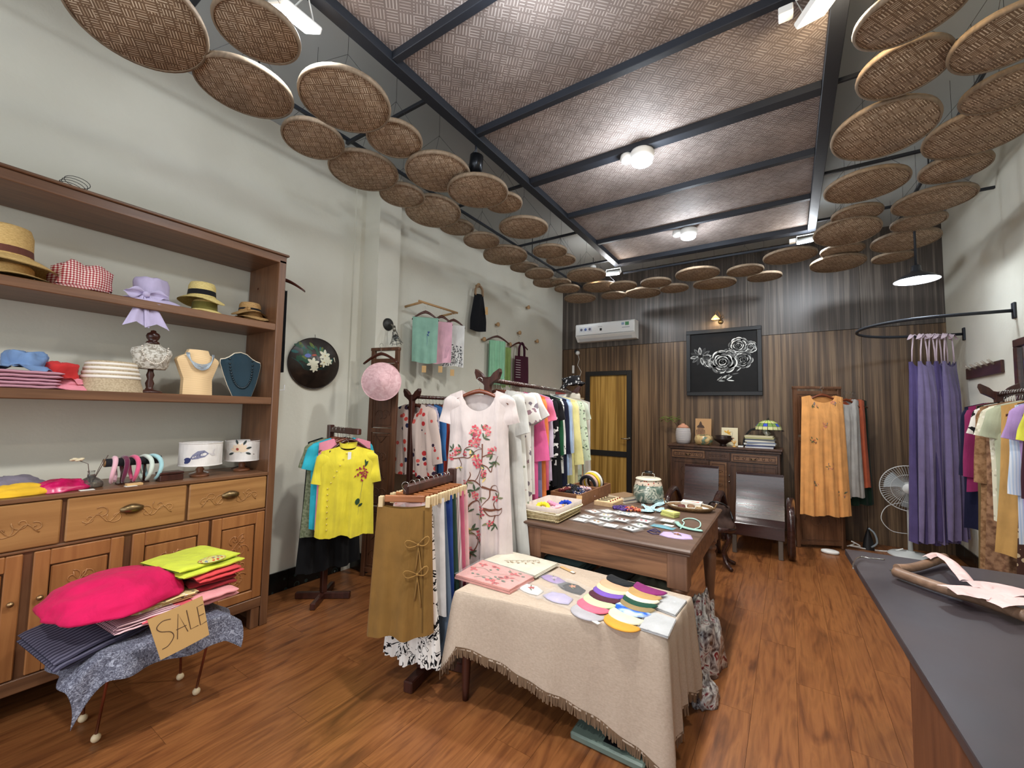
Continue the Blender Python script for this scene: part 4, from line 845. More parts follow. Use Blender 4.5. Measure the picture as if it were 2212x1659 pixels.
# ================================================================ GARMENTS
def garment(w_=.40, L=.7, hem=.46, neck=.085, dip=.07, back_dip=.02, slope=.30, th=.045, fold=.016, seed=0, sleeve=None, waist=None, nu=30, nv=30, hemw=.01, collar=False, straps=False, flare=1.6):
    """returns (mesh builder, front map). origin = bottom of the hanger bar centre; width along x, front faces -y"""
    g = random.Random(seed); ph = g.uniform(0, 6); k1 = g.uniform(9, 14); b = MB(); sh = w_/2
    def top(s_, side):
        x = abs(s_*sh); z = -slope*max(0, x-neck)
        if x < neck:
            d = dip if side < 0 else back_dip; z = -d*math.sqrt(max(0, 1-(x/neck)**2))-.0
        return z
    def W(t): return lerp([(0, sh), (.06, sh*1.0), (.22, (waist or sh*1.03)), (.5, ((waist or sh)+(hem/2-(waist or sh))*.35)), (1, hem/2)], t)
    def S_(s_, t, side, off=0):
        z0 = top(s_, side); z = z0+(-L-z0)*t+(hemw*math.sin(s_*7+ph)*t**4); x = s_*W(t)
        y = (th*(1-.5*t)*(1-s_*s_)**.5*(.35+.65*min(1, t*6)) )
        f = fold*(t**.8)*math.sin(k1*s_+ph+1.3*math.sin(3*t+ph))*(1-s_**4)+fold*.5*t*math.sin(k1*2.3*s_+ph*2)*(1-s_**4)
        return Vector((x+fold*.4*t*math.cos(k1*s_), side*(y+off)+f, z))
    b.grid(lambda u, v: S_(2*u-1, v, -1), nu, nv); b.grid(lambda u, v: S_(2*u-1, v, 1), nu, nv)
    if sleeve:
        Ls, r0, r1, ang = sleeve
        for sd in (-1, 1):
            sw = Vector((sd*math.sin(R(ang)), 0, -math.cos(R(ang)))); p0 = Vector((sd*(sh-r0*.74), 0, top(.8, 1)-.006)); n_ = Vector((sd*math.cos(R(ang)), 0, math.sin(R(ang))))
            def f(u, v):
                a = 2*math.pi*u; cp = min(1, v*Ls/.055)**.5; rr = (r0+(r1-r0)*v)*(.02+.98*cp); p = p0+sw*(Ls*v)
                return p+n_*(rr*math.cos(a))+Vector((0, (.018+.012*(1-v))*cp*math.sin(a)+.006*math.sin(9*v+sd+ph), 0))
            b.grid(f, 14, 14, True)
    if collar:
        b.grid(lambda u, v: Vector(((neck-.0+.004*v)*math.cos(math.pi*2*u), .035*math.sin(2*math.pi*u)-.002, -.0+.035*v-(dip*.55 if math.sin(2*math.pi*u) < 0 else .01)*abs(math.sin(2*math.pi*u))*(1))), 20, 2, True)
    def front(x, z, off=.004):
        t = min(1, max(0, (-z)/L)); Wt = W(t); s_ = max(-1, min(1, x/Wt)); z0 = top(s_, -1); t2 = (z-z0)/(-L-z0); return S_(s_, min(1, max(0, t2)), -1, off)
    return b, front
def skirt(w0=.34, w1=.5, L=.62, th=.04, fold=.02, seed=0, ruffle=0, nu=36, nv=24):
    g = random.Random(seed); ph = g.uniform(0, 6); k1 = g.uniform(7, 10); b = MB()
    def S_(s_, t, side, off=0):
        w_ = w0/2+(w1/2-w0/2)*t; f = fold*t*math.sin(k1*s_+ph)*(1-s_**4)+ruffle*t*math.sin(34*s_+ph); dipz = -.02*(1-s_*s_)*(1-t)
        return Vector((s_*w_, side*(th*(1-s_*s_)**.5*(.4+.6*t)+off)+f, -L*t+dipz+.01*math.sin(5*s_+ph)*t))
    b.grid(lambda u, v: S_(2*u-1, v, -1), nu, nv); b.grid(lambda u, v: S_(2*u-1, v, 1), nu, nv)
    return b, (lambda x, z, off=.004: S_(max(-1, min(1, x/(w0/2+(w1/2-w0/2)*min(1, -z/L)))), min(1, max(0, -z/L)), -1, off))
G_ = {}
def F(n, c, **k): return fabric('cloth_'+n, c, **k)
# ---- racks: dark wood, double posts with winged end pieces
def wing_rack(label, p0, p1, z, base=True):
    p0, p1 = Vector((*p0, 0)), Vector((*p1, 0)); d = (p1-p0); L = d.length; rz = math.atan2(d.y, d.x); T_ = thing('clothes_rack', label, 'clothes rack', p0, rz)
    MB().tube([(-.02, 0, z), (L+.02, 0, z)], .017, 12).build('rail', W_dk, T_)
    for x in (0, L):
        MB().bbox(x-.022, x+.022, -.022, .022, .1, z+.01, .004).build('post', W_dk, T_)
        Mx = Matrix.Translation((x, 0, z)) @ Matrix.Rotation(R(90), 4, 'Z')
        for s_ in (-1, 1):
            pts = [(0, -.07), (s_*.03, -.03), (s_*.085, .005), (s_*.10, .05), (s_*.095, .075), (s_*.05, .045), (s_*.03, .02), (0, .012)]
            MB().prism(pts[::s_], -.02, .02, Mx).build('wing', W_dk, T_)
        MB().bbox(x-.025, x+.025, -.24, .24, 0, .055, .006).build('foot', W_dk, T_); MB().bbox(x-.03, x+.03, -.09, .09, .055, .10, .006).build('foot_block', W_dk, T_)
    MB().bbox(0, L, -.015, .015, .14, .19, .003).build('stretcher', W_dk, T_)
    return T_, d.normalized(), rz, L
def hang_row(rk, z, items, group, hgroup, flip=0, start=.1, step=.06, hw=.40, hm=None, hang_label=None, extra=True):
    T_, d, rz, L = rk; out = []
    for i, it in enumerate(items):
        label, m, kw = it; kw = dict(kw); off = kw.pop('off', start+i*step); kind = kw.pop('kind', 'blouse'); name = kw.pop('name', kind); sk = kw.pop('skirt', None); rzz = rz-R(90)+R(rnd.uniform(-7, 7))+flip
        p = T_.location+d*off; hp = Vector((p.x, p.y, z+.018))
        ww = kw.get('w_', .40)
        H_ = hanger('hanger of the '+brief(label, 13), hp, rzz, min(hw, ww*.98), hm or (M_hangr if i % 3 else M_hang), hgroup)
        b, fr = (skirt(**kw) if sk else garment(seed=i*7+3, **kw)); o = b.build(name, m, None, (hp.x, hp.y, hp.z-.082+(0 if not sk else -.07)), (0, 0, rzz)); tag(o, label, kind, group); out.append((o, fr, H_))
        if extra and i and i % 1 == 0: hp2 = hp-d*step*.5; hanger('spare hanger before the '+brief(label, 12), hp2, rzz+R(4), .36, M_hang, hgroup)
    return out
SL = (.50, .065, .042, 6); SS = (.21, .078, .08, 14)
ZB = 1.72; rackB = wing_rack('long dark wooden clothes rack behind the white embroidered dress', (-1.755, 2.36), (-1.99, 4.22), ZB)
sp = spotted
RB = [
 ('long white sheer dress hanging right behind the embroidered dress', F('white', (204, 205, 200)), dict(L=1.32, w_=.40, hem=.62, fold=.03, sleeve=(.30, .09, .07, 16), kind='dress')),
 ('long white dress sprigged with small flowers, third on the long rack', sp('white_sprig', (224, 224, 218), [(170, 140, 140), (140, 150, 130), (200, 180, 180)], 26, .22), dict(L=1.34, w_=.40, hem=.62, fold=.03, kind='dress')),
 ('white and grey dress with ruffled sleeves on the long rack', sp('grey_floral', (222, 218, 214), [(150, 120, 130), (120, 110, 120), (190, 170, 176)], 18, .35, noise_mix=1.2), dict(L=1.15, w_=.42, hem=.5, sleeve=(.24, .12, .10, 22), kind='dress')),
 ('white ruffled blouse beside the pink tunic', F('white2', (210, 206, 203)), dict(L=.75, w_=.42, sleeve=(.24, .12, .12, 30))),
 ('long bright pink tunic on the long rack', F('pink', (226, 92, 150)), dict(L=1.16, w_=.44, hem=.5, sleeve=(.5, .09, .09, 10), kind='tunic')),
 ('dusty blue blouse between the pink and orange tunics', F('dusty_blue', (128, 138, 176)), dict(L=.80, w_=.42, sleeve=SL)),
 ('long orange tunic on the long rack', F('orange', (240, 128, 60)), dict(L=1.12, w_=.43, hem=.5, sleeve=SL, kind='tunic')),
 ('pink blouse just beyond the orange tunic', F('pink_light', (238, 118, 160)), dict(L=.78, w_=.43, sleeve=SS)),
 ('pale lavender blouse on the long rack', F('lavender', (200, 190, 214)), dict(L=.72, w_=.40, sleeve=SL)),
 ('black blouse printed with white flowers on the long rack', sp('black_white_floral', (20, 20, 24), [(230, 230, 226), (200, 200, 200)], 15, .38, noise_mix=2), dict(L=.78, w_=.42, sleeve=SL)),
 ('plain black dress on the long rack', F('black', (18, 18, 22)), dict(L=1.0, w_=.42, hem=.55, sleeve=SS, kind='dress')),
 ('dark green blouse on the long rack', F('dark_green', (24, 84, 50)), dict(L=.85, w_=.42, sleeve=SL)),
 ('white blouse with black sprigs next to the green one', sp('white_black_sprig', (224, 224, 220), [(30, 30, 36)], 22, .25, noise_mix=1.5), dict(L=.7, w_=.40, sleeve=SL)),
 ('navy dress with a white floral hem on the long rack', F('navy', (24, 28, 52)), dict(L=1.05, w_=.43, hem=.5, kind='dress', sleeve=SL)),
 ('light blue blouse on the long rack', F('light_blue', (160, 186, 222)), dict(L=.72, w_=.43, sleeve=SL)),
 ('pale grey-blue shirt beyond the light blue one', F('greyblue', (176, 184, 196)), dict(L=.74, w_=.42, sleeve=SL)),
 ('pale lemon long-sleeved tunic on the long rack', F('lemon', (226, 216, 142)), dict(L=.98, w_=.44, sleeve=(.62, .075, .05, 9), kind='tunic')),
 ('cream tunic just beyond the lemon one', F('cream', (230, 220, 176)), dict(L=1.0, w_=.43, sleeve=SL, kind='tunic')),
 ('white blouse with dark collar on the long rack', F('white3', (204, 204, 200)), dict(L=.7, w_=.40, collar=True)),
 ('pale green floral blouse with long sleeves on the long rack', sp('green_floral', (196, 210, 186), [(80, 100, 80), (130, 130, 120), (150, 170, 140)], 30, .32, noise_mix=1.5), dict(L=.85, w_=.45, sleeve=(.6, .075, .05, 10))),
 ('peach blouse half hidden near the far end of the long rack', F('peach', (234, 180, 140)), dict(L=.9, w_=.42, sleeve=SL)),
 ('light grey-green shirt near the far end of the long rack', F('sage', (188, 200, 184)), dict(L=.88, w_=.44, sleeve=SS)),
 ('stone-coloured sleeveless tunic near the far end of the long rack', F('stone', (196, 186, 172)), dict(L=1.05, w_=.46, hem=.5, kind='tunic')),
 ('white sleeveless dress last on the long rack', F('offwhite', (208, 206, 200)), dict(L=1.1, w_=.46, hem=.52, kind='dress')),
]
hang_row(rackB, ZB, RB, 'clothes on the long rack', 'hangers on the long rack', start=.13, step=.073)
# the embroidered dress in front, facing the room
pd = Vector((-1.755, 2.36, 0)); dd = rackB[1]; hp = pd-dd*.055+Vector((0, 0, ZB+.0)); rzd = rackB[2]-R(90)+R(18)
MB_ = MB(); 
H_ = hanger('reddish wooden hanger holding the white embroidered dress', Vector((-1.735, 2.24, ZB+.005)), rzd, .40, M_hangr, 'hangers on the long rack', thick=.02)
b, fr = garment(w_=.42, L=1.20, hem=.50, neck=.115, dip=.14, back_dip=.03, slope=.36, th=.06, fold=.022, seed=11, sleeve=(.21, .080, .082, 13), waist=.20, nu=50, nv=60)
M_wd = fabric('white_linen', (214, 201, 198), var=.03)
DR = b.build('dress', M_wd, None, (-1.735, 2.24, ZB-.082), (0, 0, rzd)); tag(DR, 'white short-sleeved dress embroidered with a blossoming branch, facing the room', 'dress')
b = MB(); f1 = lambda x, z: fr(x, z, .003); f2 = lambda x, z: fr(x, z, .0045); f3 = lambda x, z: fr(x, z, .006)
E_ = lambda cx, cy: ((cx-742)/1133, -(cy-290)/1133)
for w_, pts in ((.009, [(790, 690), (792, 770), (785, 850), (750, 935), (728, 968)]), (.010, [(690, 965), (728, 968), (775, 1000), (840, 1022), (918, 1046)]), (.015, [(795, 1003), (850, 1024), (900, 1042)]), (.006, [(852, 1026), (862, 1000), (890, 1002), (914, 1042)]), (.008, [(775, 995), (765, 960), (785, 900)]),
    (.007, [(848, 1030), (846, 1080), (820, 1115), (790, 1150)]), (.010, [(685, 1170), (715, 1125), (752, 1112), (778, 1150), (810, 1165)]), (.018, [(806, 1162), (860, 1176), (920, 1172), (945, 1160)]), (.007, [(815, 1175), (850, 1215), (905, 1215), (938, 1195), (945, 1165)]), (.006, [(882, 1215), (870, 1260), (875, 1305)]), (.006, [(880, 1170), (870, 1130), (890, 1100)]),
    (.008, [(530, 800), (575, 806), (635, 796), (690, 796), (715, 760), (750, 735), (786, 728)]), (.007, [(645, 790), (648, 740), (690, 714), (745, 712), (786, 725)]), (.006, [(600, 805), (622, 850), (600, 880)]), (.007, [(795, 785), (845, 765), (880, 770)]), (.007, [(790, 840), (828, 862), (852, 898), (862, 850), (905, 778)]),
    (.008, [(695, 1540), (748, 1440), (752, 1385), (712, 1345)]), (.005, [(752, 1400), (775, 1370)]), (.006, [(790, 1150), (796, 1200), (790, 1230)]), (.007, [(672, 990), (700, 930), (695, 900)])): stroke(b, f1, [E_(*p) for p in smooth_pts(pts, 5)], w_)
g = random.Random(4)
def bloom(cx, cy, s_, n=5):
    x, z = E_(cx, cy); a0 = g.uniform(0, 6)
    for k in range(n):
        b.cur = g.choice((1, 1, 2, 2, 6)); r_ = .006*s_; a = a0+k*6.28/n+g.uniform(-.3, .3); petal(b, f2, x+r_*math.cos(a), z+r_*math.sin(a), .019*s_*g.uniform(.8, 1.2), .015*s_, a, 8)
    b.cur = 3; petal(b, f3, x-.003, z, .006, .005, 0, 6)
def leaves(cx, cy, s_, n=3):
    x, z = E_(cx, cy); a0 = g.uniform(0, 6)
    for k in range(n): b.cur = g.choice((4, 5, 4, 3)); petal(b, f1, x, z, .036*s_, .011*s_, a0+k*1.1+g.uniform(-.3, .3), 8)
for q_ in ((725, 580, 1.1), (748, 600, 1.1), (712, 605, 1), (820, 580, 1.1), (826, 612, .9), (740, 640, 1.2), (718, 668, 1.1), (752, 668, 1), (740, 695, 1), (800, 570, .8), (590, 745, 1), (545, 798, 1), (655, 768, .8), (572, 770, .8), (848, 742, .9), (872, 728, .9), (742, 800, 1.2), (768, 828, 1.1), (752, 852, 1), (735, 830, 1), (800, 898, .9), (805, 918, .8), (728, 1062, .8), (738, 1080, .9), (885, 1095, .9), (788, 1165, .9), (795, 1200, .9), (852, 1268, .8), (768, 1350, 1), (776, 1385, .8), (700, 1478, .9), (660, 975, .7), (700, 690, .8)): bloom(*q_)
for q_ in ((790, 585, 1.1), (800, 650, 1.1), (700, 630, .8), (620, 745, 1.3), (560, 740, 1.1), (600, 870, .9), (700, 735, 1), (860, 770, 1.1), (885, 820, 1.1), (870, 845, 1), (730, 770, 1), (820, 940, 1), (810, 870, .9), (680, 975, 1.1), (730, 1040, 1.3), (700, 1050, 1), (905, 1090, 1.2), (790, 1080, 1), (690, 1195, 1.1), (850, 1265, 1.2), (880, 1290, 1), (712, 1330, 1.4), (690, 1350, 1.2), (700, 1500, 1.3), (775, 1395, .9), (775, 1215, .9)): leaves(*q_)
b.build('embroidery', [plain('thread_brown', (112, 66, 48), .8), plain('thread_pink', (206, 80, 92), .8), plain('thread_rose', (222, 130, 134), .8), plain('thread_cream', (232, 206, 130), .8), plain('thread_green', (70, 90, 66), .8), plain('thread_sage', (120, 124, 88), .8), plain('thread_dark_rose', (168, 60, 80), .8)], DR)
# rack A, further to the left
ZA = 1.62; rackA = wing_rack('dark wooden clothes rack along the left wall behind the polka dot blouse', (-2.93, 2.76), (-2.93, 4.35), ZA)
M_dots = spotted('polka_dots', (206, 186, 176), [(186, 52, 54), (40, 44, 72), (206, 92, 84), (54, 36, 56), (200, 70, 60)], 15, .34)
RA = [
 ('sheer beige blouse with large red and navy dots, first on the left rack', M_dots, dict(L=.66, w_=.46, hem=.52, dip=.10, sleeve=(.52, .075, .06, 13), th=.055, fold=.022)),
 ('lilac printed blouse just behind the dotted one', sp('lilac_print', (176, 170, 190), [(110, 100, 140), (210, 206, 216)], 30, .4, noise_mix=2), dict(L=.64, w_=.42, sleeve=SL)),
 ('mid blue shirt on the left rack', F('mid_blue', (52, 112, 178)), dict(L=.66, w_=.44, sleeve=SL)),
 ('rust red tunic on the left rack', F('rust_red', (170, 54, 42)), dict(L=.74, w_=.44, sleeve=(.5, .08, .07, 11), kind='tunic')),
 ('orange-edged cream shirt on the left rack', F('cream2', (226, 214, 196)), dict(L=.62, w_=.44, sleeve=SL)),
 ('white shirt on the left rack', F('white4', (208, 208, 202)), dict(L=.66, w_=.46, sleeve=SL)),
 ('olive brown jacket on the left rack', F('olive_brown', (118, 96, 66)), dict(L=.6, w_=.48, sleeve=SL, kind='jacket')),
 ('dark plum blouse on the left rack', F('plum', (62, 26, 42)), dict(L=.62, w_=.44, sleeve=SL)),
 ('black shirt on the left rack', F('black2', (24, 24, 28)), dict(L=.62, w_=.44, sleeve=SL)),
 ('dark green floral blouse on the left rack', sp('dkgreen_floral', (24, 44, 36), [(120, 150, 120), (190, 190, 160)], 26, .3), dict(L=.62, w_=.46, sleeve=SL)),
 ('wine red shawl-collared top on the left rack', F('wine', (96, 22, 42)), dict(L=.66, w_=.48, sleeve=SL, collar=True)),
 ('dark grey top on the left rack', F('dkgrey', (60, 60, 66)), dict(L=.62, w_=.44, sleeve=SL)),
 ('second plum blouse deeper on the left rack', F('plum2', (80, 36, 60)), dict(L=.62, w_=.44, sleeve=SL)),
 ('brown blouse deep on the left rack', F('brown', (88, 60, 44)), dict(L=.62, w_=.44, sleeve=SL)),
]
hang_row(rackA, ZA, RA, 'clothes on the left rack', 'hangers on the left rack', start=.04, step=.095, hm=M_hang)
# ---- small T stand with the yellow blouse
def arm_stand(label, base, z, L, rz, feet=.2):
    T_ = thing('garment_stand', label, 'clothes rack', base, rz)
    MB().bbox(-.025, .025, -.02, .02, .05, z+.03, .004).build('post', W_dk, T_)
    MB().bbox(-.025, L, -.016, .016, z-.03, z+.015, .006).build('arm', W_dk, T_)
    for s_ in (-1, 1): MB().bbox(-.02, .02, -feet, feet, 0, .05, .006, Matrix.Translation((.0, 0, 0)) @ Matrix.Rotation(R(45*s_), 4, 'Z')).build('foot', W_dk, T_)
    return T_
SLp = Vector((-3.10, 2.05, 0)); arm_stand('small dark wooden garment stand near the shelf unit, with yellow blouse', SLp, 1.335, .46, R(-8), .21)
def hung(label, m, p, rz, kind='blouse', name=None, hl=None, group=None, hw=.38, hm=None, sk=False, dz=-.082, **kw):
    H_ = hanger(hl or 'hanger of the '+brief(label, 13), p, rz, hw, hm or M_hangr, 'hangers in the shop')
    b, fr = skirt(**kw) if sk else garment(**kw); o = b.build(name or kind, m, None, (p[0], p[1], p[2]+dz), (0, 0, rz)); return tag(o, label, kind, group), fr, H_
gz = 1.353
hung('black dress hanging lowest on the small stand', F('black3', (14, 15, 18)), (-3.03, 2.04, gz), R(78), 'dress', L=1.02, w_=.40, hem=.5, seed=3, group='clothes on the small stand')
hung('grey-green printed dress on the small stand', blotch('greygreen_print', [(.4, (96, 104, 78)), (.6, (128, 134, 108))], 60, 3), (-2.97, 2.03, gz), R(76), 'dress', L=.74, w_=.42, hem=.48, seed=4, sleeve=SS, group='clothes on the small stand')
hung('turquoise blouse with short sleeves behind the yellow blouse', F('turq', (36, 172, 196)), (-2.90, 2.02, gz), R(74), L=.66, w_=.43, hem=.44, seed=5, sleeve=SS, group='clothes on the small stand')
hung('pink trimmed white top peeping below the yellow blouse', F('pinkw', (220, 130, 150)), (-2.84, 2.01, gz), R(70), L=.66, w_=.38, hem=.40, seed=6, group='clothes on the small stand')
for k in range(5): hanger(f'empty dark hanger on the small stand, {ORD[k+1].replace("from the front","from the post")}', (-3.0+.045*k+.02, 2.035-.005*k, gz), R(75), .30, M_hang, 'empty hangers on the small stand')
yb, yf, yh = hung('bright yellow blouse with side buttons and a red flower, on the small stand', fabric('yellow_satin', (226, 208, 36), .6, sheen=.3), (-2.77, 1.985, gz-.055), R(55), L=.66, w_=.37, hem=.41, neck=.06, dip=.03, seed=9, sleeve=(.25, .085, .09, 8), collar=True, th=.06, hm=M_hang)
b = MB(); Y1 = lambda x, z: yf(x, z, .004); Y2 = lambda x, z: yf(x, z, .007); g = random.Random(5)
for k in range(34):
    r = .05*math.sqrt(g.random()); a = g.uniform(0, 6.3); petal(b, Y2, .10+r*math.cos(a)*.8, -.20+r*math.sin(a), .016, .012, g.uniform(0, 6), 7)
b.cur = 1; petal(b, Y1, .12, -.15, .05, .018, R(60)); petal(b, Y1, .13, -.14, .045, .014, R(100)); petal(b, Y1, .075, -.43, .05, .03, R(80)); petal(b, Y1, .085, -.44, .03, .02, R(30)); b.cur = 2; stroke(b, Y1, [(.11, -.25), (.10, -.33), (.09, -.42), (.085, -.5)], .002)
b.build('flower_applique', [plain('applique_red', (150, 28, 58), .8), plain('applique_green', (30, 62, 30), .8), plain('applique_grey', (100, 110, 100), .8)], yb)
bt = None
for k in range(14):
    t = k/13; x = -.01-.12*min(1, t*2.2); z = -.05-.55*t; q_ = yf(x, z, .006)
    if bt is None: bt = MB().ball((0, 0, 0), .0055, 8, 6).build('button', plain('gold_button', (226, 206, 120), .25, .5), yb)
    else: bt = bt.copy(); COL.objects.link(bt); bt.parent = yb
    bt.location = q_
MB().bbox(-.012, .012, -.002, 0, -.07, 0, .0005).build('price_tag', M_paper, yb, yf(.01, -.04, .016))
# ---- front skirt rack
def clip_hanger(label, p, rz, w_=.30, m=None):
    T_ = thing('clip_hanger', label, 'hanger', p, rz, 'clip hangers on the skirt stand')
    MB().tube([(.0+.018*math.cos(R(a)), 0, -.018+.018*math.sin(R(a))) for a in range(-30, 181, 21)]+[(-.016, 0, -.03), (0, 0, -.045), (0, 0, -.075)], .0016, 5).build('hook', M_hook, T_)
    MB().bbox(-w_/2+.03, w_/2-.03, -.008, .008, -.105, -.07, .003).build('bar', m or wood('orange_wood', (140, 76, 34), (176, 104, 52), 0), T_)
    for s_ in (-1, 1):
        q = MB(); q.bbox(s_*(w_/2-.012)-.012, s_*(w_/2-.012)+.012, -.016, -.006, -.130, -.075, .002); q.bbox(s_*(w_/2-.012)-.012, s_*(w_/2-.012)+.012, .006, .016, -.130, -.075, .002); q.build('clip', wood('clip_pale', (206, 178, 128), (226, 202, 158), 2), T_)
    return T_
SK = Vector((-1.80, 2.03, 0)); T_ = thing('garment_stand', 'low dark wooden skirt stand left of the cloth-covered table', 'clothes rack', (-1.80, 2.06, 0), R(-78))
MB().bbox(-.022, .022, -.022, .022, .05, 1.13, .004).build('post', W_dk, T_); MB().bbox(-.03, .50, -.018, .018, 1.05, 1.10, .006).build('arm', W_dk, T_)
MB().bbox(-.12, .42, -.028, .028, 0, .06, .006).build('foot', W_dk, T_); MB().bbox(.1, .16, -.2, .2, .0, .055, .006).build('foot', W_dk, T_); MB().bbox(-.02, .3, -.03, .03, .06, .11, .006).build('foot_block', W_dk, T_)
ad = Vector((math.cos(R(-78)), math.sin(R(-78)), 0))
SKI = [('long white skirt with black flower print, hanging low on the skirt stand', blotch('black_white_bold', [(.50, (232, 230, 226)), (.515, (18, 18, 22)), (.56, (18, 18, 22)), (.575, (232, 230, 226)), (.65, (232, 230, 226)), (.66, (18, 18, 22))], 11, 1.5, dist=2.2), .06+.33, dict(w0=.20, w1=.37, L=.86, ruffle=.010, fold=.02)),
 ('slate blue long skirt at the back of the skirt stand', F('slate', (94, 112, 134)), .30, dict(w0=.25, w1=.42, L=.84)),
 ('dark blue skirt with white band on the skirt stand', F('royal', (34, 64, 140)), .245, dict(w0=.28, w1=.36, L=.72)),
 ('white shirt-cloth skirt on the skirt stand', F('white5', (210, 208, 208)), .34, dict(w0=.28, w1=.35, L=.62)),
 ('dark green skirt on the skirt stand', F('forest', (44, 70, 56)), .20, dict(w0=.28, w1=.37, L=.6)),
 ('pale striped skirt on the skirt stand', striped('pale_stripe', (206, 192, 190), (170, 150, 152), 'X', 25), .155, dict(w0=.28, w1=.37, L=.6)),
 ('rose pink skirt on the skirt stand', F('rose', (196, 92, 122)), .11, dict(w0=.28, w1=.35, L=.62)),
 ('blush pink skirt furthest back on the skirt stand', F('blush2', (222, 178, 178)), .065, dict(w0=.28, w1=.35, L=.6)),
 ('coral patterned skirt lining behind the brown skirt', spotted('coral_print', (228, 190, 184), [(214, 92, 88), (240, 220, 216)], 26, .4, noise_mix=1.5), .435, dict(w0=.23, w1=.30, L=.62))]
for i, (lb, m, off, kw) in enumerate(SKI):
    p = Vector((-1.80, 2.06, 1.118))+ad*off; rz = R(12)+R(rnd.uniform(-4, 4)); clip_hanger('clip hanger of the '+brief(lb, 12), p, rz, .26)
    b, _ = skirt(seed=i+20, **kw); tag(b.build('skirt', m, None, (p.x, p.y, p.z-.10), (0, 0, rz)), lb, 'skirt', 'skirts on the skirt stand')
p = Vector((-1.80, 2.06, 1.118))+ad*.50; rz = R(34); clip_hanger('clip hanger holding the mustard brown wrap skirt at the front', p, rz, .27)
b, sf = skirt(w0=.285, w1=.345, L=.66, fold=.014, seed=33, th=.05); BS = b.build('skirt', fabric('mustard_brown', (136, 98, 42), var=.04), None, (p.x, p.y, p.z-.115), (0, 0, rz)); tag(BS, 'mustard brown wrap skirt with side ties, front of the skirt stand', 'skirt', 'skirts on the skirt stand')
b = MB()
for z0 in (-.19, -.34):
    for s_, l_, h_ in ((1, .055, .035), (-1, .065, .03)):
        b.tube([sf(.085+s_*l_*math.sin(R(a)), z0+h_*math.sin(R(2*a))*.6+.02*math.sin(R(a)), .012+.01*math.sin(R(a))) for a in range(0, 181, 20)], .0035, 6)
    for s_, l_ in ((.25, .16), (-.1, .12)): b.tube([sf(.085+s_*.1*t, z0-l_*t-.01, .009) for t in (0, .25, .5, .75, 1)], .0035, 6)
    b.ball(sf(.085, z0, .012), .009, 8, 6)
b.build('side_tie', fabric('mustard_tie', (150, 110, 50)), BS)
b = MB(); stroke(b, lambda x, z: sf(x, z, .003), [(.105, -.02), (.11, -.3), (.12, -.64)], .006, False); b.build('wrap_edge', fabric('mustard_edge', (110, 78, 32)), BS)
# ================================================================ RIGHT SIDE
ring = MB(); RZ = 2.38
pts = [(1.535, 4.955)]+[(1.13-.0, 4.955)]+[(1.13+.52*math.cos(R(a)), 5.50+.545*math.sin(R(a))) for a in range(-96, -265, -12)]+[(1.13, 6.06), (1.535, 6.10)]
T_ = thing('curved_rail', 'black half-round clothes rail fixed to the right wall', 'rail', (0, 0, RZ))
ring.tube([(x, y, 0) for x, y in pts], .014, 10).build('rail', M_blk, T_)
for y in (4.955, 6.10): MB().bbox(1.518, 1.534, y-.025, y+.025, -.065, .065, .004).build('wall_bracket', M_blk, T_)
M_pur = fabric('violet_cloth', (112, 100, 142), sheen=.3); M_pur2 = fabric('violet_deep', (80, 68, 118)); M_bow = fabric('bow_lilac_white', (206, 184, 196))
for i, (x, y, m, rz, lab, LL) in enumerate(((1.165, 5.98, M_pur2, R(20), 'deep violet long dress at the left of the violet dresses', 1.86), (1.225, 5.97, M_pur, R(28), 'long violet dress in front, second from the left on the curved rail', 1.84), (1.29, 6.02, M_pur, R(36), 'long violet dress in the middle of the curved rail group', 1.84), (1.345, 6.04, M_pur2, R(42), 'long violet dress with gathered bodice beside the wall', 1.82), (1.40, 6.05, M_pur, R(48), 'long violet dress nearest the right wall', 1.80))):
    b, fr = garment(w_=.20, L=LL, hem=.34-.03*(i > 2), neck=.07, dip=.06, back_dip=.05, slope=.1, th=.05, fold=.028, seed=60+i, nu=40, nv=40, waist=.11)
    D_ = b.build('long_dress', m, None, (x, y, 2.10), (0, 0, rz)); tag(D_, lab, 'dress', 'violet dresses on the curved rail')
    b = MB()
    for s_ in (-1, 1):
        b.tube([(s_*.07, 0, -.02), (s_*.065, 0, .12), (s_*.05, 0, .27)], .007, 6)
        for q in (-1, 1): b.grid(lambda u, v: (s_*.05+q*.055*v, -.012+.03*(u-.5), .28-.05*v*v+(u-.5)*.04*math.sin(math.pi*v)), 4, 6)
    b.build('bow_strap', M_bow, D_)
# peg board and mirror on the right wall
T_ = thing('peg_board', 'dark wooden peg board with pale pegs on the right wall', 'peg board', (XR, 5.65, 1.96))
MB().bbox(-.022, -.001, -.44, .40, -.055, .055, .004).build('board', W_dkh, T_)
for k in range(5): MB().tube([(-.02, -.30+.14*k, .03), (-.06, -.30+.14*k, .075)], .010, 8).build('peg', plain('peg_pale', (150, 140, 126), .5), T_)
T_ = thing('framed_mirror', 'dark brown framed mirror at the right edge of the picture', 'mirror', (XR, 4.40, 1.93))
b = MB(); [b.bbox(-.03, -.001, *q, .004) for q in ((-.5, .55, .15, .21), (-.5, .55, -.55, -.49), (-.5, -.44, -.49, .15), (.49, .55, -.49, .15))]; b.build('frame', W_dkh, T_)
MB().box(-.012, -.006, -.44, .49, -.49, .15).build('glass', plain('mirror_glass', (200, 205, 205), .05, 1), T_)
rackR = wing_rack('dark wooden clothes rack along the right wall', (1.265, 4.42), (1.265, 2.7), 1.69)
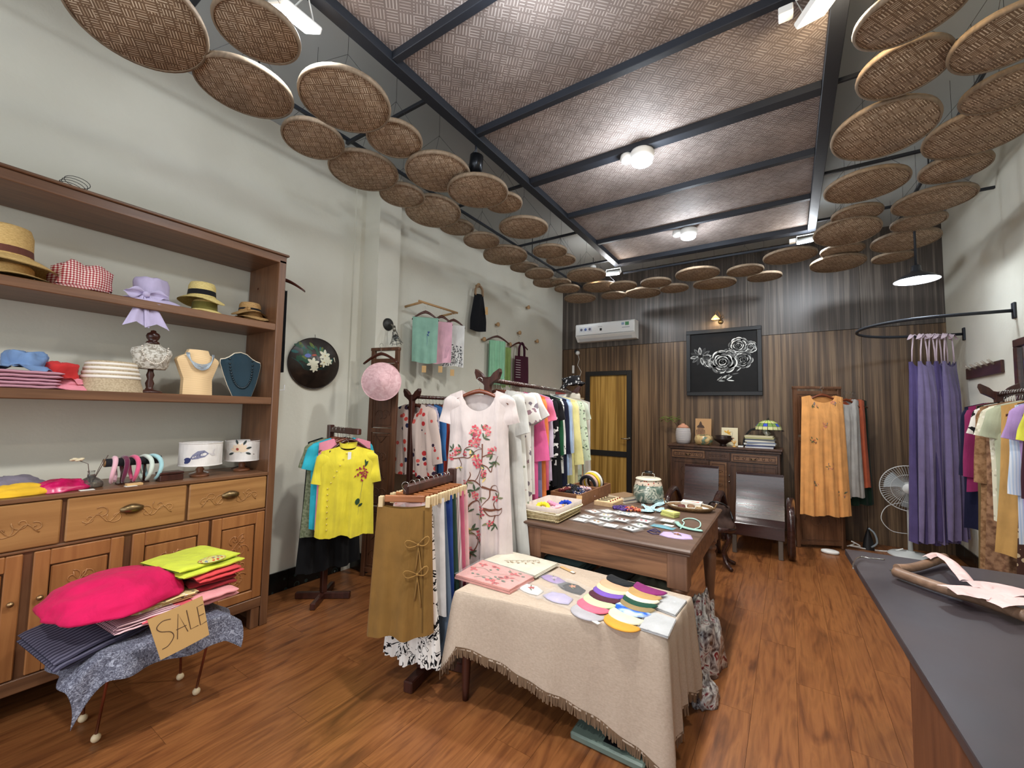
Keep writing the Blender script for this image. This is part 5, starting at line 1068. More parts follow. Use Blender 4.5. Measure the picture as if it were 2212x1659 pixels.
RR = [
 ('navy top, first at the far end of the right rack', F('navy2', (22, 24, 56)), dict(L=.9, w_=.40, sleeve=SL)),
 ('magenta top beside the navy one on the right rack', F('magenta', (140, 34, 90)), dict(L=.62, w_=.40, sleeve=SL)),
 ('long khaki brown skirt low on the right rack', F('khaki', (104, 84, 50)), dict(L=1.3, w_=.36, hem=.42, kind='dress')),
 ('black trousers on the right rack', F('black4', (18, 18, 22)), dict(L=.92, w_=.38, hem=.36, kind='trousers')),
 ('black and white patterned blouse on the right rack', sp('bw_pattern', (222, 220, 214), [(24, 24, 26)], 22, .42, noise_mix=2), dict(L=.78, w_=.40, sleeve=SS)),
 ('long brown patterned dress on the right rack', blotch('brown_pattern', [(.4, (120, 88, 60)), (.6, (154, 120, 88))], 40, 3), dict(L=1.16, w_=.44, hem=.52, kind='dress', sleeve=SL)),
 ('second brown patterned dress on the right rack', blotch('brown_pattern2', [(.4, (104, 74, 56)), (.6, (150, 116, 90))], 30, 3), dict(L=1.1, w_=.42, hem=.5, kind='dress')),
 ('cream embroidered blouse on the right rack', sp('cream_emb', (212, 210, 190), [(180, 176, 156), (230, 228, 214)], 40, .35), dict(L=.74, w_=.44, sleeve=SS)),
 ('pale grey-green blouse on the right rack', F('grey_green', (170, 178, 150)), dict(L=.78, w_=.44, sleeve=SS)),
 ('ochre tan dress on the right rack', F('ochre', (196, 150, 82)), dict(L=.90, w_=.43, hem=.54, kind='dress')),
 ('dark brown floral skirt beneath the right rack row', sp('brown_floral', (70, 46, 40), [(190, 170, 140)], 24, .3), dict(L=1.2, w_=.36, kind='dress')),
 ('light blue striped shirt on the right rack', striped('blue_stripe', (178, 196, 220), (206, 214, 226), 'X', 28), dict(L=.80, w_=.44, sleeve=SL)),
 ('lilac blouse on the right rack', F('lilac2', (170, 138, 200)), dict(L=.74, w_=.44, sleeve=SS)),
 ('dark maroon blouse on the right rack', F('maroon', (58, 24, 40)), dict(L=.76, w_=.44, sleeve=SL)),
 ('lime yellow dress on the right rack', F('lime2', (206, 206, 58)), dict(L=.96, w_=.46, hem=.56, kind='dress', sleeve=SS)),
 ('black dress after the lime one on the right rack', F('black5', (20, 22, 26)), dict(L=1.2, w_=.42, hem=.5, kind='dress')),
 ('beige patterned tunic near the right picture edge', blotch('beige_pattern', [(.4, (150, 130, 96)), (.6, (176, 156, 120))], 30, 3), dict(L=1.1, w_=.42, kind='tunic')),
 ('teal dark dress near the right picture edge', F('dark_teal', (24, 50, 60)), dict(L=1.15, w_=.42, kind='dress'))]
hang_row(rackR, 1.69, RR, 'clothes on the right rack', 'hangers on the right rack', start=.08, step=.078)
T_ = thing('low_shelf', 'white low board under the right rack holding folded clothes', 'shelf', (1.22, 3.5, 0))
MB().bbox(-.16, .25, -.8, .75, .42, .44, .003).build('shelf_board', M_white, T_)
for sx in (-.12, .22):
    for sy in (-.75, .7): MB().bbox(sx-.015, sx+.015, sy-.015, sy+.015, 0, .42, .003).build('leg', M_white, T_)
# ---- dark counter with hanger and pink top
CZ = .85; c1, c2, c3 = at(1825, 1185, Z=CZ), at(2110, 1640, Z=CZ), at(2010, 1208, Z=CZ); dn = (c2-c1).normalized(); nr = c1+dn*2.6; wd = Vector((1, .04, 0))*.66
T_ = thing('counter', 'long dark-topped wooden counter in the right foreground', 'counter', (0, 0, 0))
def slab(pts, z0, z1, r=.004):
    b = MB(); k = len(pts); r0 = []
    for z, ins in ((z0, r), (z0+r, 0), (z1-r, 0), (z1, r)):
        c_ = sum((Vector(p) for p in pts), Vector())/k
        for p in pts: q_ = Vector(p); d_ = (c_-q_); d_.z = 0; q_ = q_+d_.normalized()*ins*1.4; b.P((q_.x, q_.y, z))
    for i in range(3):
        for j in range(k): b.F((i*k+j, i*k+(j+1) % k, (i+1)*k+(j+1) % k, (i+1)*k+j), False)
    b.F(list(range(k))[::-1], False); b.F([3*k+j for j in range(k)], False); return b
def dark_top():
    t = NT('counter_top', .36, 0, .5); mp = t.coord((2.5,)*3); n = t.add('ShaderNodeTexNoise', i_Scale=1.0, i_Detail=5.0); t.link(mp, 0, n, 0)
    r = t.ramp(n, 0, [(.3, lin((46, 42, 48))), (.7, lin((68, 62, 66)))]); t.link(r, 0, t.b, 'Base Color'); r2 = t.ramp(n, 0, [(.3, (.28,)*3+(1,)), (.7, (.5,)*3+(1,))]); t.l.new(r2.outputs[0], t.b.inputs['Roughness']); return t.m
slab([c1, nr, nr+wd, c1+wd], CZ-.03, CZ).build('top', dark_top(), T_)
W_ct = wood('counter_wood', (92, 50, 30), (124, 72, 42), 2, .45)
f0 = c1+dn*.92+Vector((.03, 0, 0)); f1_ = nr+Vector((.03, 0, 0)); slab([f0, f1_, f1_+wd*.9, f0+wd*.9], .0, CZ-.031).build('cabinet_body', W_ct, T_)
for q_ in (c1+dn*.12+wd*.62, c1+dn*.12+wd*.92): MB().bbox(q_.x-.025, q_.x+.025, q_.y-.025, q_.y+.025, 0, CZ-.03, .004).build('leg', W_ct, T_)
# hanger lying on the counter, hook over the edge side
W_hg = wood('hanger_brown', (112, 82, 62), (146, 112, 88), 0, .45, 2)
T_ = thing('hanger', 'broad brown wooden hanger lying on the dark counter under the pink top', 'hanger', (0, 0, 0))
hk1, hk2, hn = at(1845, 1222, Z=CZ+.012), at(1911, 1208, Z=CZ+.03), at(1925, 1228, Z=CZ+.03)
hm_, he = at(2040, 1270, Z=CZ+.035), at(2230, 1352, Z=CZ+.05); ht = at(2040, 1198, Z=CZ+.06)
b = MB(); P2 = [at(a, c, Z=CZ+.014) for a, c in ((1911, 1209), (1880, 1206), (1863, 1203), (1850, 1207), (1843, 1219), (1843, 1228))]; b.tube(smooth_pts([tuple(q_) for q_ in P2], 4), .003, 6); b.tube([at(1922, 1231, Z=CZ+.02), at(1945, 1236, Z=CZ+.02)], .004, 6); b.build('hook', M_hook, T_)
def plank_(pts, r0, name):
    b = MB(); b.tube(smooth_pts([tuple(p) for p in pts], 5), r0, 10); 
    for i, v in enumerate(b.v): b.v[i] = (v[0], v[1], CZ+.004+(v[2]-CZ)*.9)
    return b.build(name, W_hg, T_)
plank_([at(1935, 1236, Z=CZ+.025), at(1985, 1254, Z=CZ+.025), at(2050, 1276, Z=CZ+.025), at(2130, 1300, Z=CZ+.025), at(2225, 1335, Z=CZ+.025)], .022, 'shoulder_bar')
plank_([at(1938, 1228, Z=CZ+.025), at(1975, 1226, Z=CZ+.025), at(2015, 1214, Z=CZ+.03), at(2040, 1203, Z=CZ+.035)], .018, 'shoulder_bar')
# pink top over it
b = MB(); Z_ = CZ+.058
def stripf(L_, w0, w1, zz):
    pts = smooth_pts([tuple(at(a, c, Z=zz)) for a, c in L_], 5); n = len(pts)
    def f(u, v):
        k = min(n-1, int(u*(n-1))); p = Vector(pts[k]); q_ = Vector(pts[min(k+1, n-1)]); d_ = (q_-p) if k < n-1 else p-Vector(pts[k-1]); s_ = Vector((-d_.y, d_.x, 0)).normalized(); w_ = w0+(w1-w0)*u
        return p+s_*w_*(v-.5)+Vector((0, 0, .008*math.sin(math.pi*v)+.004*nz(u*6, v*3)))
    b.grid(f, n-1, 8)
stripf([(2000, 1206), (2022, 1198), (2048, 1210), (2070, 1232), (2092, 1258)], .03, .045, CZ+.052)
stripf([(2045, 1274), (2100, 1278), (2160, 1290), (2225, 1312)], .08, .20, CZ+.050)
stripf([(2088, 1262), (2150, 1268), (2225, 1290)], .05, .18, CZ+.054)
tag(b.build('pink_top', fabric('pink_top_cloth', (232, 194, 194), var=.04), None), 'pale pink strappy top laid over the hanger on the dark counter', 'garment')
# ================================================================ BIG TABLE
W_tt = wood('table_top_wood', (84, 60, 48), (112, 84, 68), 0, .4, .8); W_ta = wood('table_apron_wood', (116, 74, 46), (152, 102, 66), 0, .5, 1.6, contrast=1.6); W_tl = wood('table_leg_wood', (112, 74, 52), (142, 98, 70), 2, .45)
TZ = .76; TX0, TX1, TY0, TY1 = -1.545, -.45, 2.49, 3.76
T_ = thing('display_table', 'large wooden table with turned legs, covered with jewellery and baskets', 'table', (TX0, TY0, 0)); TL, TD = TX1-TX0, TY1-TY0
b = MB(); b.bbox(0, TL, 0, TD, TZ-.026, TZ, .009); b.bbox(.012, TL-.012, .012, TD-.012, TZ-.040, TZ-.026, .004); b.build('tabletop', W_tt, T_)
AZ0, AZ1 = TZ-.20, TZ-.040
for nm, q in (('apron', (.13, TL-.13, .035, .06)), ('apron', (.13, TL-.13, TD-.06, TD-.035)), ('apron', (.035, .06, .13, TD-.13)), ('apron', (TL-.06, TL-.035, .13, TD-.13))): MB().bbox(*q, AZ0, AZ1, .002).build(nm, W_ta, T_)
for x in (.085, TL-.085):
    for y in (.085, TD-.085):
        b = MB(); b.bbox(x-.055, x+.055, y-.055, y+.055, TZ-.235, TZ-.040, .004)
        b.lathe([(.02, 0), (.032, .01), (.030, .04), (.024, .06), (.034, .08), (.036, .10), (.03, .12), (.032, .16), (.042, .30), (.048, .38), (.046, .42), (.036, .445), (.048, .46), (.05, .475), (.038, .49), (.052, .51), (.053, .527)], (x, y, 0), 20); b.build('leg', W_tl, T_)
def tz(px, py, z=TZ): return at(px, py, Z=z)
# wicker basket
p = tz(1198, 1113); T_ = thing('wicker_basket', 'cream wicker basket with pale cloth lining at the left corner of the table', 'basket', (-1.425, 2.735, TZ), R(1)); BW, BD, BH = .275, .40, .095
M_wk = blotch('wicker_cream', [(.35, (186, 166, 122)), (.6, (222, 206, 164))], 60, 3, aspect=(1, 1, 2.5), bump=.6); 
def rr_loop(w_, d_, r, z, n=8):
    out = []
    for cx, cy, a0 in ((w_/2-r, d_/2-r, 0), (-w_/2+r, d_/2-r, 90), (-w_/2+r, -d_/2+r, 180), (w_/2-r, -d_/2+r, 270)):
        for k in range(n): a = R(a0+90*k/(n-1)); out.append((cx+r*math.cos(a), cy+r*math.sin(a), z))
    return out
def loft(loops, cap0=False, cap1=False, b=None):
    b = b or MB(); n = len(loops[0]); base = len(b.v)
    for L_ in loops: [b.P(p) for p in L_]
    for i in range(len(loops)-1):
        for j in range(n): b.F((base+i*n+j, base+i*n+(j+1) % n, base+(i+1)*n+(j+1) % n, base+(i+1)*n+j), True)
    if cap0: b.F([base+j for j in range(n)][::-1], False)
    if cap1: b.F([base+(len(loops)-1)*n+j for j in range(n)], False)
    return b
loft([rr_loop(BW-.03, BD-.03, .02, .002), rr_loop(BW-.01, BD-.01, .02, BH*.5), rr_loop(BW, BD, .02, BH-.004)], True).build('wicker_body', M_wk, T_)
b = MB()
for k in range(3):
    for i in range(40):
        lp = rr_loop(BW+.002, BD+.002, .022, 0, 11); 
    lp = rr_loop(BW-.006*(2-k)+.004, BD-.006*(2-k)+.004, .022, .012+.026*k, 12); b.tube([(x, y, z+.006*math.sin(i*1.6)) for i, (x, y, z) in enumerate(lp+[lp[0]])], .0035, 5, False)
b.build('braid', M_wk, T_)
M_lin = fabric('basket_lining', (196, 180, 168)); loft([rr_loop(BW+.008, BD+.008, .022, BH-.03), rr_loop(BW+.008, BD+.008, .022, BH+.002), rr_loop(BW-.012, BD-.012, .02, BH+.004), rr_loop(BW-.03, BD-.03, .02, .02)], cap1=True).build('lining', M_lin, T_)
lp = rr_loop(BW+.014, BD+.014, .022, BH-.034, 14); MB().tube([(x, y, z+.004*math.sin(i*2.2)) for i, (x, y, z) in enumerate(lp+[lp[0]])], .004, 5, False).build('lace_trim', plain('lace_cream', (232, 222, 196), .8), T_)
def scrunchie(label, p, r, c, seed, tilt=0, group=None, nm='scrunchie'):
    b = MB(); m = c if not isinstance(c, tuple) else F('scr_%d_%d_%d' % c, c)
    b.grid(lambda u, v: ((r+(.42*r+.10*r*math.sin(13*2*math.pi*u+seed)+.2*r*nz(math.cos(2*math.pi*u)*3+seed, math.sin(2*math.pi*u)*3))*math.cos(2*math.pi*v))*math.cos(2*math.pi*u), (r+(.42*r)*math.cos(2*math.pi*v))*math.sin(2*math.pi*u), .45*r+(.42*r+.14*r*math.sin(11*2*math.pi*u+seed))*math.sin(2*math.pi*v)), 44, 10, True)
    o = b.build(nm, m, None, p, (R(tilt), R(tilt*.6), seed)); return tag(o, label, 'hair tie', group)
bp = T_.location
for k, (dx, dy, z, c, lb) in enumerate(((-.04, -.08, .055, (238, 218, 40), 'bright yellow scrunchie in the wicker basket'), (-.02, .03, .055, (232, 150, 186), 'pink scrunchie at the back of the wicker basket'), (.05, -.05, .05, (240, 178, 190), 'pale pink scrunchie at the front of the wicker basket'), (.05, .10, .05, (28, 66, 196), 'royal blue scrunchie in the wicker basket'))): scrunchie(lb, (bp.x+dx, bp.y+dy, TZ+z-.0), .036, c, k*2, 20, 'scrunchies in the wicker basket')
tag(MB().bbox(-.022, .022, -.001, .001, 0, .04, .0004).build('price_card', M_card, None, (bp.x+.11, bp.y+.202, TZ+BH-.012), (R(-8), 0, R(4))), 'small kraft card clipped to the wicker basket rim', 'price card')
tag(MB().bbox(-.018, .018, -.001, .001, 0, .036, .0004).build('price_card', M_card, None, (bp.x+.09, bp.y-.03, TZ+.06), (R(-20), 0, R(60))), 'kraft card standing among the scrunchies', 'price card')
W_tr = wood('tray_wood', (120, 76, 46), (150, 100, 66), 0, .45, 1.6)
def wood_tray(label, c, w_, d_, h_, rz):
    T_ = thing('wooden_tray', label, 'tray', (c[0], c[1], TZ), rz); MB().bbox(-w_/2, w_/2, -d_/2, d_/2, 0, .01, .002).build('tray_base', W_tr, T_)
    for q in ((-w_/2, w_/2, -d_/2, -d_/2+.012), (-w_/2, w_/2, d_/2-.012, d_/2), (-w_/2, -w_/2+.012, -d_/2+.012, d_/2-.012), (w_/2-.012, w_/2, -d_/2+.012, d_/2-.012)): MB().bbox(*q, .01, h_, .002).build('side', W_tr, T_)
    return T_
A1 = wood_tray('wooden tray heaped with patterned scrunchies at the table back left', (-1.50, 3.275), .26, .40, .10, R(0)); A2 = wood_tray('wooden tray of padded headbands behind the scrunchie tray', (-1.50, 3.62), .26, .275, .10, R(0))
g = random.Random(9); prt = [spotted('scr_black_print', (24, 24, 34), [(220, 214, 200), (190, 70, 60), (100, 110, 160)], 60, .32), spotted('scr_navy_print', (38, 44, 74), [(190, 196, 214), (210, 190, 170)], 70, .34), spotted('scr_pink_print', (196, 170, 176), [(90, 80, 120), (200, 90, 100)], 60, .34), spotted('scr_red_print', (96, 40, 44), [(230, 200, 170)], 60, .3), F('scr_black', (20, 20, 24))]
pn = ['black print', 'navy print', 'pale print', 'dark red print', 'plain black']
nth = ['front left', 'front middle', 'front right', 'centre left', 'centre', 'centre right', 'back left', 'back middle', 'back right']
for k in range(9):
    x, y = -.075+.075*(k % 3), -.125+.115*(k//3); q_ = A1.matrix_basis @ Vector((x, y, .012)); c = (0, 3, 2, 1, 0, 1, 4, 0, 2)[k]
    scrunchie(f'{pn[c]} scrunchie, {nth[k]} of the lower layer in the wooden tray', (q_.x, q_.y, TZ+.03), .038, prt[c], k, 10, 'scrunchies in the wooden tray')
for k in range(6):
    x, y = -.06+.06*(k % 3), -.07+.13*(k//3); q_ = A1.matrix_basis @ Vector((x, y, .05)); c = (3, 4, 1, 0, 4, 2)[k]
    scrunchie(f'{pn[c]} scrunchie, {nth[k]} of the top layer in the wooden tray', (q_.x, q_.y, TZ+.082), .038, prt[c], k+4, 16, 'scrunchies in the wooden tray')
def headband(label, c, r, col, rz, w_=.016, lean=12):
    b = MB(); m = F('hb_%d_%d_%d' % col, col); b.tube([(r*math.cos(R(a)), 0, r*.9+r*math.sin(R(a))*1.05) for a in range(-50, 231, 14)], [w_*(.45+.55*math.sin(math.pi*i/20)) for i in range(21)], 8)
    return tag(b.build('headband', m, None, c, (R(lean), 0, rz)), label, 'headband', 'headbands in the wooden tray')
for k, (col, nm, r) in enumerate((((30, 30, 36), 'black', .058), ((206, 170, 160), 'rose beige', .06), ((232, 196, 40), 'mustard yellow', .066), ((228, 226, 216), 'white', .07), ((54, 36, 26), 'dark brown', .062))):
    q_ = A2.matrix_basis @ Vector((.0, -.095+.045*k, .022)); headband(f'{nm} padded headband standing in the back wooden tray', (q_.x+.01, q_.y, TZ+.045), r+.012, col, R(-6), .015)
T_ = thing('jewellery_box', 'pale wooden display box of earrings', 'jewellery box', (-1.235, 3.36, TZ), R(86))
W_pl = wood('pale_wood', (196, 160, 112), (218, 184, 138), 0, .5, 2); MB().bbox(-.12, .12, -.08, .08, 0, .034, .002).build('box_body', W_pl, T_)
for x in (-.118, .0): MB().bbox(x+.004, x+.11, -.072, .072, .0345, .037, .001).build('velvet_pad', plain('pad_cream', (220, 196, 152), .8), T_)
b = MB(); g = random.Random(3)
for k in range(5): b.ball((-.09+.045*k, -.05, .042), .0065, 8, 6)
b.build('earring', plain('red_stone', (130, 30, 26), .2), T_); b = MB()
for k in range(4): b.tube([(-.09+.05*k, .05, .041), (-.08+.05*k, .01, .041), (-.075+.05*k, -.02, .041)], .003, 5); b.ball((-.09+.05*k, .05, .042), .006, 8, 6)
b.build('earring', plain('dark_stone', (36, 26, 26), .25), T_)
def book(label, c, w_, d_, h_, col, rz, cat='book', group=None, name='book', top=None):
    T_ = thing(name, label, cat, c, rz, group); m = plain('cover_%d_%d_%d' % col, col, .45)
    MB().bbox(-w_/2+.002, w_/2-.003, -d_/2+.002, d_/2-.003, .0015, h_-.0015, .0005).build('pages', plain('book_pages', (222, 214, 196), .8), T_)
    b = MB(); b.bbox(-w_/2, w_/2, -d_/2, d_/2, h_-.0018, h_, .0004); b.bbox(-w_/2, w_/2, -d_/2, d_/2, 0, .0018, .0004); b.bbox(-w_/2-.0015, -w_/2+.001, -d_/2, d_/2, 0, h_, .0006); b.build('cover', m, T_)
    if top: MB().box(-w_/2+.02, w_/2-.02, -d_/2+.03, d_/2-.03, h_, h_+.0006).build('cover_picture', top, T_)
    return T_
p = tz(1352, 1082); book('dark blue hardback notebook under the brown one', (p.x, p.y, TZ), .17, .22, .022, (52, 62, 80), R(-24), 'notebook'); book('brown card covered notebook on top of the blue one', (p.x-.015, p.y+.0, TZ+.023), .165, .215, .028, (134, 108, 82), R(-20), 'notebook')
def beads(label, px, py, r, cols, n, spread, seed=0, cat='beads', kind=None):
    g = random.Random(seed); p = tz(px, py); b = MB(); ms = [plain('bead_%d_%d_%d' % c, c, .3) for c in cols]
    for k in range(n): a, d_ = g.uniform(0, 6.3), math.sqrt(g.random()); b.cur = g.randrange(len(cols)); b.ball((spread[0]*d_*math.cos(a), spread[1]*d_*math.sin(a), r+r*1.2*max(0, (1-d_))*g.random()*2), r, 6, 4)
    o = b.build('bead_necklaces', ms, None, (p.x, p.y, TZ)); tag(o, label, cat); o['kind'] = 'stuff'; return o
beads('heap of small deep violet bead strings', 1347, 1100, .008, [(66, 36, 120), (84, 52, 140), (50, 28, 92)], 150, (.085, .07), 1)
beads('heap of coral, amber and brown bead strings', 1366, 1103, .009, [(190, 90, 60), (206, 140, 90), (120, 60, 50), (150, 40, 50)], 80, (.07, .05), 2)
beads('small heap of brown bead strings at the table back', 1380, 1083, .009, [(130, 86, 66), (176, 112, 84), (90, 56, 46)], 60, (.07, .05), 3)
M_lace2 = blotch('lace_blue', [(.42, (150, 186, 196)), (.58, (196, 222, 226))], 120, 3, bump=.3)
def strip_cloth(label, name, cat, pts, w_, z, m, amp=.008, nv=6, group=None, fr=12):
    P_ = smooth_pts([tuple(at(a, c, Z=z)) for a, c in pts], 6); n = len(P_); b = MB(); o0 = Vector(P_[0])
    def f(u, v):
        k = min(n-1, int(round(u*(n-1)))); p = Vector(P_[k]); d_ = (Vector(P_[min(k+1, n-1)])-Vector(P_[max(k-1, 0)])); s_ = Vector((-d_.y, d_.x, 0)).normalized(); ww = w_*(.7+.3*math.sin(u*fr)); return p-o0+s_*ww*(v-.5)+Vector((0, 0, .003+abs(amp*math.sin(v*7+u*9))+amp*.8*math.sin(math.pi*v)))
    b.grid(f, n-1, nv*2); return tag(b.build(name, m, None, o0), label, cat, group)
strip_cloth('pale blue lace scarf laid in a loose V on the table', 'lace_scarf', 'scarf', [(1436, 1085), (1422, 1092), (1408, 1100), (1398, 1108), (1386, 1106)], .075, TZ, M_lace2, .012)
strip_cloth('second arm of pale blue lace lying beside the notebooks', 'lace_scarf', 'scarf', [(1432, 1102), (1418, 1106), (1400, 1100), (1388, 1094)], .05, TZ+.004, M_lace2, .012)
# plastic packets of earrings
def clearbag():
    t = NT('clear_packet', .12, 0, .6); t.b.inputs['Base Color'].default_value = lin((222, 224, 226)); t.b.inputs['Alpha'].default_value = .17; mp = t.coord((1, 1, 1)); n = t.add('ShaderNodeTexNoise', i_Scale=55.0, i_Detail=2.0); t.link(mp, 0, n, 0); t.bump(n, 0, .6, .01); t.b.inputs['Specular IOR Level'].default_value = .9; return t.m
M_bag = clearbag(); 
PK = [(760, 440, 0, 'pale rose'), (880, 438, 1, 'white'), (985, 452, 0, 'grey'), (700, 488, 2, 'grey'), (868, 476, 1, 'cream'), (640, 518, 1, 'white'), (782, 538, 0, 'tan'), (872, 512, 2, 'green'), (1010, 522, 0, 'dark red'), (1120, 474, 1, 'white'), (1052, 470, 1, 'pale blue'), (912, 575, 1, 'white'), (1205, 535, 2, 'pink'), (1240, 500, 1, 'white'), (1090, 604, 0, 'black'), (1170, 578, 2, 'grey green'), (1420, 535, 1, 'white')]
CC = {'pale rose': (206, 160, 150), 'white': (228, 228, 224), 'grey': (150, 150, 152), 'cream': (222, 206, 166), 'tan': (176, 140, 96), 'green': (70, 110, 84), 'dark red': (130, 36, 40), 'pale blue': (150, 190, 206), 'pink': (214, 120, 140), 'black': (34, 34, 38), 'grey green': (140, 156, 140)}
pk_pos = ['back row, leftmost', 'back row, second', 'back row, third', 'second row, leftmost', 'second row, behind the middle', 'third row, leftmost', 'third row, before the tan dish', 'middle of the table front', 'centre of the packet field', 'right of the back row', 'back row, fourth', 'front row, leftmost', 'right side, beside the pink card', 'right side, back', 'front row, second', 'front row, rightmost', 'right end beside the blue packet']
for k, (a, c, _, col) in enumerate(PK):
    p = tz(1100+.2411*a, 1000+.2411*c); T_ = thing('jewellery_packet', f'clear packet with {col} earrings on a white card, {pk_pos[k]}', 'packet', (p.x, p.y, TZ+.0006*k), R(-20+rnd.uniform(-25, 25)), 'earring packets on the table')
    w_, d_ = .066, .052
    MB().bbox(-w_*.62, w_*.62, -d_*.7, d_*.7, .0035, .0055, .0005).build('card', plain('card_white', (230, 228, 222), .6), T_)
    b = MB(); b.grid(lambda u, v: ((u-.5)*w_*2, (v-.5)*d_*2, .0075+.006*math.sin(math.pi*u)*math.sin(math.pi*v)+.003*nz(u*6+k, v*6)), 12, 9); b.grid(lambda u, v: ((u-.5)*w_*2, (v-.5)*d_*2, .0015+.0005*math.sin(9*u)), 4, 3); b.build('plastic_sleeve', M_bag, T_)
    b = MB()
    for s_ in (-1, 1): b.ball((s_*.016, 0, .0095), .0095, 10, 5, (1, 1, .4))
    b.build('earring', plain('ear_'+col, CC[col], .3), T_)
p = tz(1432, 1139); T_ = thing('jewellery_packet', 'clear packet with turquoise beads and white label', 'packet', (p.x, p.y, TZ), R(-8))
MB().grid(lambda u, v: ((u-.5)*.15, (v-.5)*.07, .003+.010*math.sin(math.pi*u)*math.sin(math.pi*v)), 12, 8).build('beads', plain('turq_beads', (60, 150, 170), .2), T_); MB().box(.0, .06, .0, .04, .0145, .0152).build('label_card', M_paper, T_); MB().grid(lambda u, v: ((u-.5)*.17, (v-.5)*.09, .006+.012*math.sin(math.pi*u)*math.sin(math.pi*v)+.002*nz(u*8, v*8)), 12, 8).build('plastic_sleeve', M_bag, T_)
for k in (0, 1):
    p = tz(1447, 1115); T_ = thing('soap_box', ['pale yellow-green carton lying under its twin', 'pale yellow-green carton lying on top of its twin'][k], 'carton', (p.x+.006*k, p.y, TZ+.019*k), R(-20-5*k), 'yellow-green cartons'); MB().bbox(-.055, .055, -.035, .035, 0, .018, .002).build('carton', plain('carton_green', (204, 208, 124), .5), T_); MB().box(-.03, .02, -.02, .015, .018, .0186).build('label', plain('carton_label', (226, 224, 170), .6), T_)
p = tz(1490, 1101); T_ = thing('wicker_tray', 'oval wicker tray holding cord bracelets', 'tray', (p.x, p.y, TZ), R(6)); a_, b_ = .175, .125
def oval(r, z): return [(a_*r*math.cos(2*math.pi*k/36), b_*r*math.sin(2*math.pi*k/36), z) for k in range(36)]
M_wk2 = weave('wicker_brown', (186, 152, 108), (150, 114, 74), (96, 70, 44), scale=70, rot=(0, 0, 0)); loft([oval(.82, .001), oval(.95, .02), oval(1, .034), oval(.93, .032), oval(.82, .008)], True, True).build('wicker_body', M_wk2, T_)
loft([oval(.95, .036), oval(.86, .016), oval(.6, .0115), oval(.3, .011)], cap1=True).build('cloth_liner', plain('liner_white', (224, 218, 204), .8), T_)
b = MB(); 
for s_ in (-1, 1): b.tube([(s_*(a_*.98+.02*math.sin(math.pi*t/6)), -.05+.1*t/6, .03+.035*math.sin(math.pi*t/6)) for t in range(7)], .005, 6)
b.build('handle', M_wk2, T_)
g = random.Random(8)
for k, (x, y, col, lb) in enumerate(((-.06, .0, (110, 64, 60), 'tangle of wine red cord bracelets in the wicker tray'), (-.0, .045, (150, 118, 92), 'coil of brown cord at the back of the wicker tray'), (.07, -.02, (170, 140, 100), 'coil of tan cord at the right of the wicker tray'), (-.10, .045, (140, 110, 80), 'coil of brown cord at the left of the wicker tray'))):
    b = MB()
    for q in range(6): r = .022+.006*g.random(); b.tube([(r*math.cos(t*.6)*(1+.3*nz(t, q)), r*math.sin(t*.6), .004+.002*q+.002*math.sin(t)) for t in range(12)], .0028, 5, False)
    tag(b.build('cord_bracelets', plain('cord_%d' % k, col, .7), None, (p.x+x, p.y+y, TZ+.0125), (0, 0, k)), lb, 'bracelets')
p = tz(1506, 1086); 
for k, (w_, d_, h_, col, lb) in enumerate(((.17, .12, .014, (206, 204, 200), 'white booklet at the bottom of the pile behind the wicker tray'), (.165, .115, .012, (226, 224, 220), 'white booklet in the middle of the pile behind the wicker tray'), (.15, .105, .010, (232, 230, 226), 'white booklet with colour picture on top of the pile'))): book(lb, (p.x-.02+.006*k, min(p.y+.03, 3.69), TZ+.0145*k), w_, d_, h_, col, R(-6+4*k), 'booklet', 'booklets behind the wicker tray', top=blotch('cover_pic', [(.45, (226, 206, 190)), (.6, (190, 90, 80))], 22) if k == 2 else None)
M_mint = fabric('mint_lace', (150, 200, 186)); 
b = MB(); P_ = [tuple(tz(a, c, TZ+.006)) for a, c in ((1470, 1142), (1478, 1130), (1474, 1124), (1484, 1120), (1500, 1121), (1512, 1128), (1512, 1138), (1500, 1143))]; o0 = Vector(P_[0]); b.tube([Vector(q_)-o0 for q_ in smooth_pts(P_, 4)], .0042, 6)
tn = thing('lace_necklace', 'mint green lace choker with cord loop on the table edge', 'necklace', o0); b.build('cord', plain('mint_cord', (176, 216, 206), .6), tn)
b = MB(); P2 = smooth_pts([tuple(tz(a, c, TZ+.003)) for a, c in ((1462, 1130), (1470, 1138), (1484, 1143), (1498, 1146), (1512, 1148))], 4)
for k, q_ in enumerate(P2): q_ = Vector(q_)-o0; b.lathe([(0, .008), (.013, .006), (.02, .001)], (q_.x, q_.y, .001), 8)
b.build('lace_scallop', M_mint, tn)
